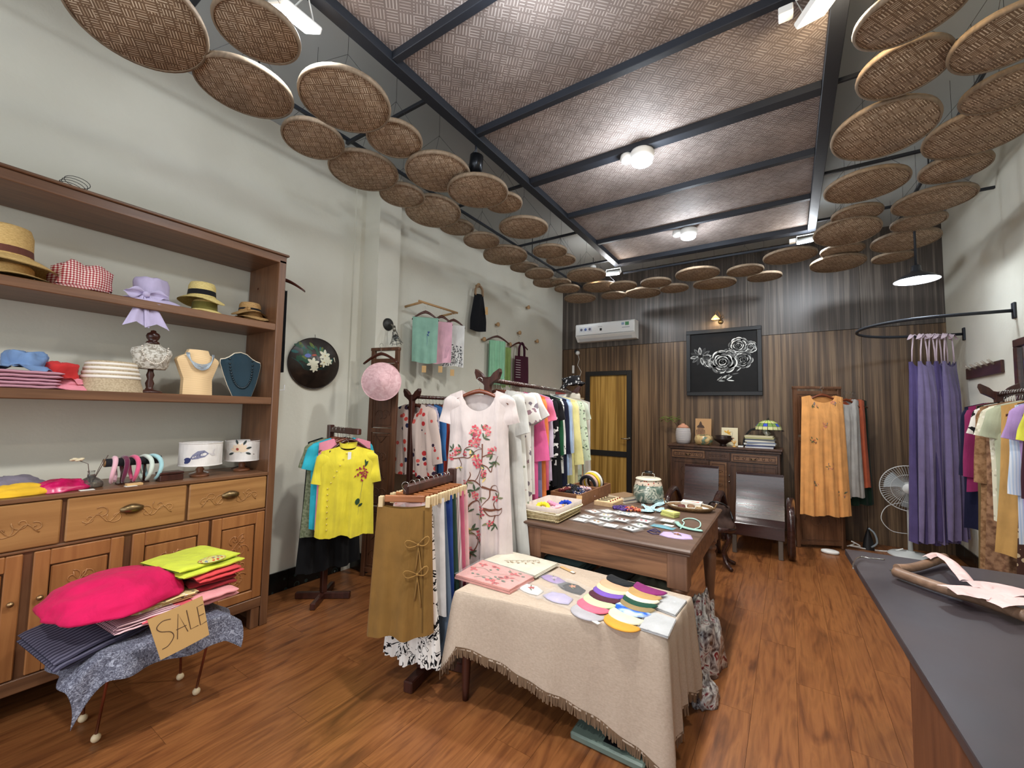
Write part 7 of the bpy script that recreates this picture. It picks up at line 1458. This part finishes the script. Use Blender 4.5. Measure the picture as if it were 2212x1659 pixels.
MB().ball((.745, -.012, .72), .010, 8, 6).build('knob', M_hook, T_); MB().ball((.745, -.012, .64), .010, 8, 6).build('knob', M_hook, T_)
def sb(px, Y=6.33): p = at(px, 960, Y=Y); return Vector((p.x, Y, SH))
T_ = thing('speckled_vase', 'white speckled rounded vase with terracotta shoulder on the sideboard', 'vase', sb(1476, 6.38)); MB().lathe([(.07, 0), (.088, .012), (.1, .06), (.103, .14), (.095, .20), (.085, .225)], n=30).build('vase_body', striped('vase_speckle', (206, 200, 196), (150, 146, 150), 'Z', 24), T_); MB().lathe([(.088, .222), (.06, .255), (.025, .272), (.02, .285), (.012, .285)], n=30).build('shoulder', plain('terracotta', (204, 144, 116), .6), T_)
T_ = thing('leafy_twig', 'leafy twig in a small hidden vase left of the speckled vase', 'plant', sb(1462, 6.55)); b = MB(); b.tube([(.04, 0, 0), (.02, 0, .22), (-.05, -.02, .33), (-.16, -.03, .34), (-.22, -.03, .31)], .004, 5); b.tube([(.02, 0, .22), (.04, -.02, .36)], .003, 5); b.build('stem', W_dk, T_)
b = MB(); g = random.Random(3)
for k in range(16):
    t = k/15; b.grid(lambda u, v: (.04-.26*t+.05*(u-.5)+.02*nz(k, 1), -.02+.03*(v-.5), .34+.03*math.sin(k*2.1)+.04*(u-.5)*math.sin(k)+.01*math.sin(3*v)), 2, 2)
b.build('leaf', plain('leaf_green', (96, 116, 48), .6), T_); MB().lathe([(.02, 0), (.03, .05), (.02, .1), (.022, .12)], n=14).build('small_vase', M_black, T_).location = (.04, 0, 0)
# plain portrait board: calm stone face in relief
T_ = thing('portrait_panel', 'kraft board printed with the calm face of a stone statue', 'picture', sb(1519, 6.5), rot=(R(-6), 0, 0)); MB().bbox(-.105, .105, -.004, .004, 0, .36, .001).build('board', plain('kraft_board', (186, 144, 98), .7), T_)
FS = lambda k: (lambda x, z: Vector((x-.035, -.0045-.0008*k, z))); b = MB(); b.cur = 0; flat(b, FS(0), [(.045*math.cos(t*.33)*1.1, .17+.075*math.sin(t*.33)) for t in range(19)]); b.cur = 1; flat(b, FS(1), [(.052*math.cos(t*.33), .225+.05*math.sin(t*.33)) for t in range(10)]); flat(b, FS(1), [(-.022, .265), (.022, .265), (.014, .30), (.0, .325), (-.014, .30)])
b.cur = 2
for s_ in (-1, 1): stroke(b, FS(2), [(s_*.008, .188), (s_*.022, .196), (s_*.038, .19)], .004, False); stroke(b, FS(2), [(s_*.010, .172), (s_*.022, .168), (s_*.034, .173)], .0035, False); stroke(b, FS(2), [(s_*.052, .2), (s_*.056, .16), (s_*.05, .13)], .008)
stroke(b, FS(2), [(.0, .186), (.008, .15), (-.004, .145)], .004, False); stroke(b, FS(2), [(-.016, .125), (0, .129), (.016, .125)], .005, False); b.cur = 1
for k in range(4): stroke(b, FS(2), [(-.05+.006*k, .225+.011*k), (0, .235+.011*k), (.05-.006*k, .225+.011*k)], .003, False)
b.cur = 0; flat(b, FS(0), [(-.03, .11), (.03, .11), (.05, .02), (-.05, .02)]); b.build('printed_face', [plain('face_brown', (142, 104, 74), .7), plain('hair_dark', (74, 54, 42), .7), plain('line_dark', (60, 42, 34), .7)], T_)
T_ = thing('drum_pot', 'cream and green marbled pot in front of the portrait board', 'pot', sb(1520, 6.28)); MB().lathe([(.07, 0), (.105, .02), (.118, .07), (.108, .12), (.08, .14), (.075, .132), (.0, .12)], n=30).build('pot_body', blotch('pot_marble', [(.4, (206, 182, 128)), (.52, (190, 150, 100)), (.6, (96, 120, 100))], 10, 3, .25, 1.2, spec=.6), T_)
T_ = thing('bronze_bowl', 'dark bronze footed bowl on the sideboard', 'bowl', sb(1562, 6.27)); MB().lathe([(.04, 0), (.045, .01), (.035, .025), (.05, .04), (.105, .075), (.112, .105), (.098, .125), (.104, .14), (.098, .142), (.09, .128), (.10, .105), (.05, .05), (0, .045)], n=32).build('bowl_body', plain('bronze_dark', (48, 36, 34), .3, .4), T_)
T_ = thing('picture_card', 'small cream card painted with a yellow bird and branch', 'picture', sb(1576, 6.46), rot=(R(-8), 0, 0)); MB().bbox(-.1, .1, -.004, .004, 0, .245, .001).build('card', plain('card_cream', (222, 210, 176), .7), T_)
b = MB(); CS = lambda x, z: Vector((x, -.0052, z)); b.cur = 0; [petal(b, CS, -.03, .17, .05, .022, a) for a in (.3, 1.2, 2.4, -.4)]; b.cur = 1; stroke(b, CS, [(.04, .06), (.03, .12), (.04, .18)], .006); stroke(b, CS, [(-.0, .18), (.04, .19)], .004); b.cur = 2; [petal(b, CS, .03, .10-.015*k, .03, .012, k) for k in range(4)]; b.build('painting', [plain('ochre_paint', (220, 168, 60), .7), plain('ink_paint', (70, 60, 60), .7), plain('rust_paint', (150, 90, 50), .7)], T_)
T_ = thing('paper_tree', 'tiny yellow paper tree ornament by the bronze bowl', 'ornament', sb(1586, 6.24)); b = MB(); b.tube([(0, 0, 0), (0, 0, .05)], .006, 5); [b.tube([(0, 0, .03), (.03*math.cos(k), .02*math.sin(k), .075+.01*(k % 2))], .004, 5) for k in range(6)]; b.lathe([(.028, 0), (.01, .012)], n=10); b.build('tree', plain('paper_yellow', (226, 176, 96), .7), T_)
tag(MB().bbox(-.03, .03, -.02, .02, 0, .02, .004).build('small_box', M_white, None, sb(1600, 6.24)), 'small white box beside the book pile', 'box')
cols = [((196, 196, 200), 'light grey'), ((60, 70, 110), 'navy'), ((206, 206, 202), 'white'), ((120, 130, 150), 'grey blue'), ((214, 210, 196), 'ivory'), ((80, 84, 88), 'dark grey'), ((176, 172, 120), 'olive yellow'), ((206, 196, 160), 'cream')]
p = sb(1642, 6.36)
for k, (c_, nm) in enumerate(cols): book(f'{nm} book in the sideboard pile, '+('lowest' if k == 0 else 'topmost' if k == 7 else f'{ORD[k].split()[0]} from the bottom'), (p.x+rnd.uniform(-.012, .012), p.y, SH+.0195*k), .24, .34+rnd.uniform(-.03, .02), .019, c_, R(90+rnd.uniform(-4, 4)), 'book', 'books piled on the sideboard')
T_ = thing('desk_lamp', 'black gooseneck desk lamp leaning over the books', 'lamp', sb(1606, 6.50)); MB().lathe([(0, 0), (.055, 0), (.05, .016), (0, .02)], n=22).build('base', M_black, T_)
MB().tube(smooth_pts([(0, 0, .02), (.02, 0, .12), (.09, -.02, .22), (.19, -.04, .245), (.28, -.06, .20)], 4), .012, 8).build('arm', M_black, T_); MB().tube([(.24, -.05, .225), (.30, -.07, .16)], [.03, .036], 14).build('head', plain('chrome_dim', (170, 170, 168), .3, .7), T_)
T_ = thing('stained_glass_lamp', 'stained glass table lamp with green domed shade on the sideboard', 'lamp', sb(1660, 6.50)); MB().lathe([(0, 0), (.07, 0), (.06, .02), (.02, .04), (.015, .20), (.02, .24), (.01, .27)], n=20).build('base', plain('bronze_green', (50, 44, 34), .4, .6), T_)
b = MB(); g = random.Random(5); n = 16
for j in range(n):
    for i, (r0, z0, r1, z1) in enumerate(((.155, .235, .145, .275), (.143, .278, .115, .315), (.112, .318, .06, .35), (.057, .352, .02, .36))):
        b.cur = (0, 1, 2, 1)[i] if (j+i) % 3 else (3 if i == 1 else 0); a0, a1 = 2*math.pi*(j+.06)/n, 2*math.pi*(j+.94)/n
        ids = [b.P((r*math.cos(a), r*math.sin(a), z)) for r, z, a in ((r0, z0, a0), (r0, z0, a1), (r1, z1, a1), (r1, z1, a0))]; b.F(ids, False)
b.build('glass_shade', [plain('glass_cream', (206, 206, 150), .15, emit=.12), plain('glass_green', (120, 150, 80), .15, emit=.12), plain('glass_lime', (190, 206, 110), .15, emit=.12), plain('glass_blue', (70, 90, 190), .15, emit=.12)], T_)
b = MB(); [b.lathe([(r-.002, z), (r+.002, z+.002)], n=32, close=False) for r, z in ((.157, .232), (.144, .276), (.113, .316), (.058, .351))]; b.lathe([(.02, .36), (.008, .375), (.012, .385), (0, .395)], n=10); [b.tube([(.16*math.cos(a), .16*math.sin(a), .232), (.175*math.cos(a), .175*math.sin(a), .215)], .004, 4) for a in [k*.39 for k in range(16)]]; b.build('leading', plain('lead_dark', (40, 34, 28), .5), T_)
# ---- armchairs: dark curved planks with rolled arms
W_ch = wood('armchair_wood', (44, 22, 20), (66, 36, 32), 0, .22, 1, coat=.4)
def armchair(label, x0, x1, yf, yb, seat, top, loc=(0, 0), arms=(1, 1), rz=0):
    w_ = x1-x0; T_ = thing('armchair', label, 'armchair', ((x0+x1)/2, yf, 0), rz)
    b = MB(); b.grid(lambda u, v: ((u-.5)*w_, (yb-yf)*.86*v, seat-.05*math.sin(math.pi*v*.8)), 4, 10); b.grid(lambda u, v: ((u-.5)*w_, (yb-yf)*.86*v, seat-.03-.05*math.sin(math.pi*v*.8)), 4, 10); b.bbox(-w_/2, w_/2, -.012, .015, seat-.13, seat+.003, .004); b.build('seat', W_ch, T_)
    yb0 = (yb-yf)*.80; b = MB()
    for o_ in (0, .022): b.grid(lambda u, v: ((u-.5)*w_*.98, yb0+o_+.16*v+.025*math.sin(math.pi*v), seat-.05+(top-seat+.05)*v), 6, 12)
    b.bbox(-w_*.49, w_*.49, yb0+.155, yb0+.19, top-.03, top+.004, .006); b.build('backrest', W_ch, T_)
    for s_, on_ in ((-1, arms[0]), (1, arms[1])):
        if not on_: continue
        x = s_*(w_/2+.055); pts = [(x, yb0+.10, .02), (x, yb0+.12, seat+.02), (x, yb0*.8, seat+.23), (x, yb0*.35, seat+.245), (x, -.02, seat+.20), (x, -.085, seat+.08), (x, -.07, .20), (x, .02, .06), (x, .10, .015)]
        b = MB(); P_ = smooth_pts(pts, 4); b.tube([(px_*1.0, y, z) for px_, y, z in P_], .03, 10)
        for i, v in enumerate(b.v): b.v[i] = (x+(v[0]-x)*1.25, v[1], v[2])
        b.build('arm', W_ch, T_)
    for sx in (-1, 1): MB().bbox(sx*(w_/2-.04)-.022, sx*(w_/2-.04)+.022, .0, .04, 0, seat-.12, .004).build('leg', plain('pale_foot', (96, 86, 78), .4), T_)
    return T_
armchair('dark polished armchair at the right, before the sideboard', -.56, -.05, 5.30, 5.95, .33, .80, arms=(0, 1))
armchair('dark polished armchair at the left, partly behind the table', -1.12, -.72, 5.10, 5.72, .36, .87, arms=(1, 1))
# stool with brown bag
T_ = thing('round_stool', 'black round stool with curved legs beside the table end', 'stool', (-.60, 4.75, 0)); MB().lathe([(0, .36), (.15, .36), (.155, .37), (.155, .395), (.15, .405), (0, .405)], n=30).build('seat', W_ch, T_)
for k in range(4): a = R(45+90*k); MB().tube(smooth_pts([(r*math.cos(a), r*math.sin(a), z) for r, z in ((.10, .36), (.13, .28), (.06, .16), (.09, .06), (.17, .015))], 3), .018, 8).build('leg', W_ch, T_)
T_ = thing('shoulder_bag', 'crumpled dark brown bag lying on the round stool', 'bag', (-.60, 4.73, .406)); b = MB()
b.grid(lambda u, v: (.145*(1-.35*v)*abs(math.cos(2*math.pi*u))**.7*(1 if math.cos(2*math.pi*u) > 0 else -1)+.02*nz(u*6, v*3), .11*(1-.5*v)*abs(math.sin(2*math.pi*u))**.7*(1 if math.sin(2*math.pi*u) > 0 else -1)+.02*nz(u*6, v*3, 4), .19*v+.012*nz(u*8, v*4)), 30, 10, True); b.F([10*30+j for j in range(30)]); b.build('bag_body', blotch('bag_brown', [(.4, (44, 32, 28)), (.6, (70, 52, 46))], 12, 3, .7), T_); MB().tube(smooth_pts([(-.10, 0, .17), (-.05, -.06, .23), (.05, -.06, .22), (.1, 0, .15), (.13, -.05, .08)], 4), .008, 6).build('strap', M_black, T_)
tag(MB().ball((0, 0, 0), .001).build('speck', M_black, None, (0, 0, 0)), 'x', 'x') if False else None
# carved panel with the orange dress
cx0, cx1 = at(1718, 1000, Y=5.95), at(1822, 1000, Y=6.18); ang = math.atan2(cx1.y-cx0.y, cx1.x-cx0.x); Lp = math.hypot(cx1.x-cx0.x, cx1.y-cx0.y)
W_cv2 = wood('carved_panel_wood2', (84, 50, 30), (118, 76, 48), 2, .4, 1.2); _s = W_cv; W_cv = W_cv2
cp = carved_screen('carved wooden cabinet door panel standing behind the orange dress', 0, Lp, 0, 1.86, ang, (cx0.x, cx0.y, 0), rows_=((.05, .30), (.33, .66), (.69, .95))); W_cv = _s
MB().bbox(Lp-.03, Lp, .0, .30, 0, 1.86, .003).build('side_wing', W_cv2, cp)
nrm = Vector((math.sin(ang), -math.cos(ang), 0)); mid = Vector(((cx0.x+cx1.x)/2, (cx0.y+cx1.y)/2, 0)); hp = mid+nrm*.09+Vector((-.0, 0, at(1778, 835, Y=5.95).z))
OD, of_, OH = hung('orange sleeveless dress with scattered embroidery on the carved panel', F('orange_dress', (232, 158, 84)), tuple(hp), ang, 'dress', L=1.36, w_=.44, hem=.54, neck=.13, dip=.085, slope=.22, th=.045, fold=.016, seed=8, waist=.23, hw=.36, dz=-.10, nu=40, nv=44)
b = MB(); g = random.Random(2)
for k, (x, z) in enumerate(((-.10, -.12), (.10, -.09), (.0, -.36), (-.12, -.50), (.05, -.82), (-.10, -1.02), (.17, -1.1))):
    for q in range(9):
        b.cur = g.choice((0, 1, 2)) if k != 3 else g.choice((0, 3)); petal(b, lambda X, Z: of_(X, Z, .003), x+g.uniform(-.03, .03), z+g.uniform(-.03, .03), .03, .010, g.uniform(0, 6), 8)
b.build('embroidery', [plain('emb_olive', (90, 92, 60), .8), plain('emb_grey', (110, 108, 112), .8), plain('emb_rosy', (196, 120, 100), .8), plain('emb_red2', (170, 44, 50), .8)], OD)
for k, (dx, dy, m, L_, lb) in enumerate(((.27, .10, F('greywhite', (172, 168, 162)), 1.12, 'grey-white top hanging just behind the orange dress'), (.33, .18, F('rust_orange', (186, 84, 50)), 1.02, 'rust orange dress hanging behind the grey-white one'), (.36, .26, F('dk_green2', (20, 44, 32)), 1.22, 'dark green dress deepest behind the carved panel'))):
    q_ = mid+Vector((dx, dy, 1.80)); hung(lb, m, tuple(q_), ang+R(8), 'dress', L=L_, w_=.30, hem=.38, seed=70+k, hw=.30, group='dresses behind the carved panel')
# pedestal fan
fc = at(1965, 1056, Y=6.25); T_ = thing('pedestal_fan', 'white pedestal fan standing behind the violet dresses', 'fan', (fc.x, 6.33, 0)); M_fan = plain('fan_white', (206, 208, 206), .35)
MB().lathe([(0, 0), (.19, 0), (.195, .012), (.17, .028), (.04, .045), (.03, .06)], n=34).build('base', M_fan, T_); MB().tube([(0, 0, .05), (0, 0, .40), (0, 0, fc.z-.06)], [.022, .018, .016], 12).build('pole', M_fan, T_)
q = Matrix.Translation((0, -.06, fc.z)) @ Matrix.Rotation(R(-10), 4, 'Z') @ Matrix.Rotation(R(90), 4, 'X')
MB().lathe([(0, -.14), (.05, -.13), (.065, -.06), (.06, -.03), (0, -.03)], n=22, M=q).build('motor', M_fan, T_)
MB().lathe([(0, .048), (.052, .046), (.056, .038), (.05, .03), (0, .03)], n=24, M=q).build('hub_cap', M_fan, T_)
RF = .245; b = MB()
for s_, zz in ((1, .042), (-1, -.03)):
    for k in range(60): a = 2*math.pi*k/60; b.tube([q @ Vector((r*math.cos(a+sw_), r*math.sin(a+sw_), z)) for r, z, sw_ in ((.05, zz, 0), (.14, zz*1.05, .08), (.215, zz*.7, .12), (RF, .006, .14))], .0013, 3, False)
for r, z in ((RF, .006), (.15, .044)): b.tube([q @ Vector((r*math.cos(k*math.pi/20), r*math.sin(k*math.pi/20), z)) for k in range(41)], .0045 if r == RF else .002, 6, False)
b.build('guard', M_fan, T_)['label'] = 'white wire guard'
b = MB()
for k in range(3): b.grid(lambda u, v: q @ Vector(((.05+.16*u)*math.cos(2.094*k+(.15+.85*v)*(.9+.2*u)), (.05+.16*u)*math.sin(2.094*k+(.15+.85*v)*(.9+.2*u)), -.012+.03*v)), 8, 8)
b.build('blades', plain('fan_grey', (150, 156, 158), .3, trans=.3), T_)
b = MB(); b.tube(smooth_pts([(-.02, .0, fc.z-.16), (-.18, -.02, fc.z-.22), (-.24, -.04, fc.z-.36), (-.16, -.04, fc.z-.48), (-.02, 0, fc.z-.50)], 5), .004, 6); b.build('cord', M_fan, T_)
# iron and cables on the floor, white foot
p = at(1873, 1178, Z=.0); T_ = thing('steam_iron', 'dark steam iron standing on its heel by the back wall', 'iron', (.74, 6.35, 0)); MB().grid(lambda u, v: (.055*(1-v**1.6)*math.cos(2*math.pi*u), .03*(1-v*.5)*math.sin(2*math.pi*u), .26*v), 18, 10, True).build('soleplate', M_black, T_); MB().tube(smooth_pts([(.02, -.04, .04), (.07, -.05, .10), (.05, -.05, .2), (.0, -.04, .25)], 4), .010, 8).build('handle', plain('iron_grey', (130, 140, 146), .3), T_)
T_ = thing('cable_tangle', 'tangle of white cables on the floor beside the iron', 'cables', (.66, 6.28, 0)); b = MB(); b.tube(smooth_pts([(-.12, 0, .02), (-.05, .04, .05), (-.08, -.03, .09), (.0, .0, .04), (-.1, .0, .03), (.05, .05, .01), (.25, .1, .008), (.38, .1, .06)], 5), .007, 6); b.build('cable', M_white, T_)
tag(MB().lathe([(.07, 0), (.085, .01), (.08, .03), (.06, .036), (0, .038)], n=22, sq=(1, .7)).build('white_dish', M_white, None, (.36, 5.92, 0)), 'small white dish on the floor under the carved panel', 'dish')
# ================================================================ FAR LEFT WALL
W_bar = wood('bar_light_wood', (168, 124, 72), (196, 152, 96), 1, .45)
pA, pB = at(905, 650, X=-3.10), at(988, 672, X=-3.10); T_ = thing('wall_rail', 'light wooden wall rail carrying three hangers', 'rail', (XL2, pA.y, pA.z))
MB().tube([(XL2*0+.24, -.0, 0), (.24, pB.y-pA.y, 0)], .012, 10).build('rod', W_bar, T_)
for y in (.04, pB.y-pA.y-.03): MB().tube([(.0, y, -.02), (.24, y, -.004)], .013, 8).build('bracket', W_bar, T_)
def draped(label, name, cat, y, z, w_, h_, m, xoff, rz=0, seed=0, print_=None, group=None, tagc=False, hz=.16, nfold=3):
    hp = Vector((xoff, y, z)); hanger('slim hanger of the '+brief(label, 12), hp, R(90)+rz, w_*1.05, M_hang, 'hangers on the left wall', thick=.007)
    ph = seed*1.7; b = MB(); H = -.085-.075
    def f(u, v, s_): return Vector(((u-.5)*w_*(1-.04*v), s_*(.018-.004*v)+.010*v*math.sin(u*nfold*6.3+ph), H-(h_*(1 if s_ < 0 else .95))*v*(1)+.01*math.sin(u*5+ph)*v))
    b.grid(lambda u, v: f(u, v, -1), 20, 14); b.grid(lambda u, v: f(u, v, 1), 20, 14); b.grid(lambda u, v: Vector(((u-.5)*w_, -.018+.036*v, H+.012*math.sin(math.pi*v))), 20, 4)
    o = b.build(name, m, None, hp, (0, 0, R(90)+rz)); tag(o, label, cat, group)
    if tagc: MB().bbox(-.022, .022, -.012, -.010, H-h_-.10, H-h_-.03, .0005).build('price_tag', M_card, o)
    return o, lambda x, z_: f(x/w_+.5, min(1, max(0, (H-z_)/h_)), -1)+Vector((0, -.002, 0))
L_ = pB.y-pA.y; xo = XL2+.24
D1_, S1 = draped('sea green scarf folded over its hanger, left of three', 'scarf', 'scarf', pA.y+.10, pA.z-.0, .26, .46, F('sea_green', (132, 178, 158)), xo, R(-42), 1, tagc=True, group='scarves on the wall rail')
b = MB(); [petal(b, S1, .02+.01*k, -.30-.02*k, .03, .012, k*1.2, 8) for k in range(3)]; stroke(b, S1, [(.02, -.33), (.025, -.40), (.02, -.44)], .003); b.build('motif', plain('motif_blue', (50, 70, 130), .8), D1_)
D2_, S2 = draped('pale pink scarf folded over its hanger, middle of three', 'scarf', 'scarf', pA.y+.34, pA.z, .23, .44, F('pale_pink2', (232, 176, 194)), xo, R(-42), 2, tagc=True, nfold=2, group='scarves on the wall rail')
b = MB(); [stroke(b, S2, [(.04+.01*k, -.55), (.05+.02*k, -.47+.02*k), (.06+.01*k, -.42)], .003) for k in range(3)]; b.build('motif', plain('motif_grey', (120, 100, 116), .8), D2_)
D3_, S3 = draped('white scarf printed with black bamboo sprigs, right of three', 'scarf', 'scarf', pA.y+L_-.06, pA.z, .25, .46, F('white6', (222, 222, 218)), xo, R(-42), 3, tagc=True, group='scarves on the wall rail')
b = MB(); g = random.Random(7)
for k in range(9):
    x0 = -.1+.025*k; stroke(b, S3, smooth_pts([(x0, -.61), (x0+g.uniform(-.02, .02), -.5), (x0+g.uniform(-.02, .02), -.38-.02*(k % 3))], 3), .003)
    for q_ in range(9): petal(b, S3, x0+g.uniform(-.012, .012), -.60+.026*q_+g.uniform(0, .01), .026, .009, g.uniform(0, 6), 7)
b.build('bamboo_print', plain('print_black', (40, 42, 52), .8), D3_)
M_peg = wood('peg_wood', (176, 132, 84), (198, 156, 106), 0, .5)
for k, (a, c, lb) in enumerate(((1140, 664, 'round wooden wall peg alone high right of the black bag'), (1074, 701, 'wooden wall peg above the green scarf hanger'), (1044, 733, 'wooden wall peg just left of the green scarf'), (1100, 744, 'wooden wall peg between green scarf and maroon bag'), (1121, 719, 'wooden wall peg above the maroon bag'), (1159, 737, 'wooden wall peg right of the maroon bag'), (1032, 617, 'wooden wall peg holding the black bag'))):
    p = at(a, c, X=XL2+.03); T_ = thing('wall_peg', lb, 'peg', (XL2, p.y, p.z), group='wooden pegs on the left wall'); MB().lathe([(.012, 0), (.012, .03), (.028, .035), (.030, .055), (.02, .062), (0, .063)], n=16, M=Matrix.Rotation(R(90), 4, 'Y')).build('knob', M_peg, T_)
def bag(label, c, w_, h_, m, handle, rz=R(90), hand_m=None, taper=.8, hw=.05):
    T_ = thing('tote_bag', label, 'bag', c, rz); b = MB()
    for s_ in (-1, 1): b.grid(lambda u, v: ((u-.5)*w_*(taper+(1-taper)*min(1, v*1.4)), s_*.022*math.sin(math.pi*u)*(1-.3*v)+.004*math.sin(9*u+3*v), -handle-h_*v-.012*math.sin(math.pi*u)*v), 14, 12)
    b.build('bag_body', m, T_); b = MB()
    for s_ in (-1, 1): b.tube(smooth_pts([(-hw, s_*.012, -handle-.02), (-hw*.9, s_*.012, -handle*.4), (0, s_*.01, 0), (hw*.9, s_*.012, -handle*.4), (hw, s_*.012, -handle-.02)], 4), .010, 6)
    b.build('handle', hand_m or m, T_); return T_
p = at(1033, 618, X=XL2+.09); K = bag('plain black cloth bag with round handles high on the wall', (XL2+.105, p.y, p.z), .24, .46, F('bag_black', (16, 17, 22)), .11, R(72), plain('handle_tan', (150, 120, 90), .5), .55, .055)
MB().bbox(.08, .12, -.035, -.033, -.36, -.26, .0005).build('price_tag', M_card, K)
p = at(1075, 712, X=XL2+.1); hg_ = hanger('dark hanger holding the green scarves on its wall peg', (XL2+.10, p.y, p.z), R(90)-R(20), .40, M_hang, 'hangers on the left wall', thick=.008)
def scarf_hang(label, c, w_, h_, m, rz, seed, fringe=False):
    b = MB(); b.grid(lambda u, v: ((u-.5)*w_, .02*math.sin(u*19+seed)*(.4+.6*v)-.01, -h_*v+.02*math.sin(u*7+seed)*v), 30, 14); b.grid(lambda u, v: ((u-.5)*w_, .02*math.sin(u*19+seed)*(.4+.6*v)+.02, -h_*.96*v), 20, 8)
    if fringe:
        for k in range(24): u = k/23; b.tube([((u-.5)*w_, .02*math.sin(u*19+seed)-.01, -h_+.02*math.sin(u*7+seed)), ((u-.5)*w_, .0, -h_-.03)], .0025, 4)
    return tag(b.build('scarf', m, None, c, (0, 0, rz)), label, 'scarf')
scarf_hang('light green fringed scarf at the left of the peg hanger', (XL2+.13, p.y-.03, p.z-.16), .24, .56, F('light_green', (140, 200, 160)), R(66), 1, True)
scarf_hang('pale pink scarf between the two green ones', (XL2+.12, p.y+.09, p.z-.17), .10, .48, F('pink_thin', (226, 190, 196)), R(66), 2)
scarf_hang('moss green scarf at the right of the peg hanger', (XL2+.13, p.y+.16, p.z-.22), .16, .54, F('moss', (132, 158, 84)), R(66), 3)
p = at(1121, 727, X=XL2+.08); hanger('dark hanger carrying the maroon bag on its wall peg', (XL2+.085, p.y, p.z), R(90)-R(20), .32, M_hang, 'hangers on the left wall', thick=.008)
K = bag('maroon woven tote bag with striped side hanging on the wall', (XL2+.12, p.y+.02, p.z-.09), .26, .44, F('bag_maroon', (70, 24, 42)), .20, R(70), None, .95, .05)
b = MB(); [b.box(-.125, -.04, -.030, -.0285, -.27-.035*k, -.262-.035*k) for k in range(8)]; b.build('woven_stripe', plain('stripe_pale', (186, 176, 176), .8), K)
hat('cloth_hat', 'black and white printed cap perched on the far end of the long rack', (-2.02, 4.30, 1.80), spotted('bundle_bw', (30, 30, 34), [(190, 190, 190)], 30, .3, noise_mix=1), (.10, .07), .15, .03, .014, 3, crumple=.02, tilt=(R(6), R(-8)))
hat('cloth_hat', 'cream brimless cap hung on the rack corner before the storage cupboard', (-1.99, 4.255, 1.607), F('cap_cream', (206, 200, 184)), (.085, .10), .095, .01, .004, 2)
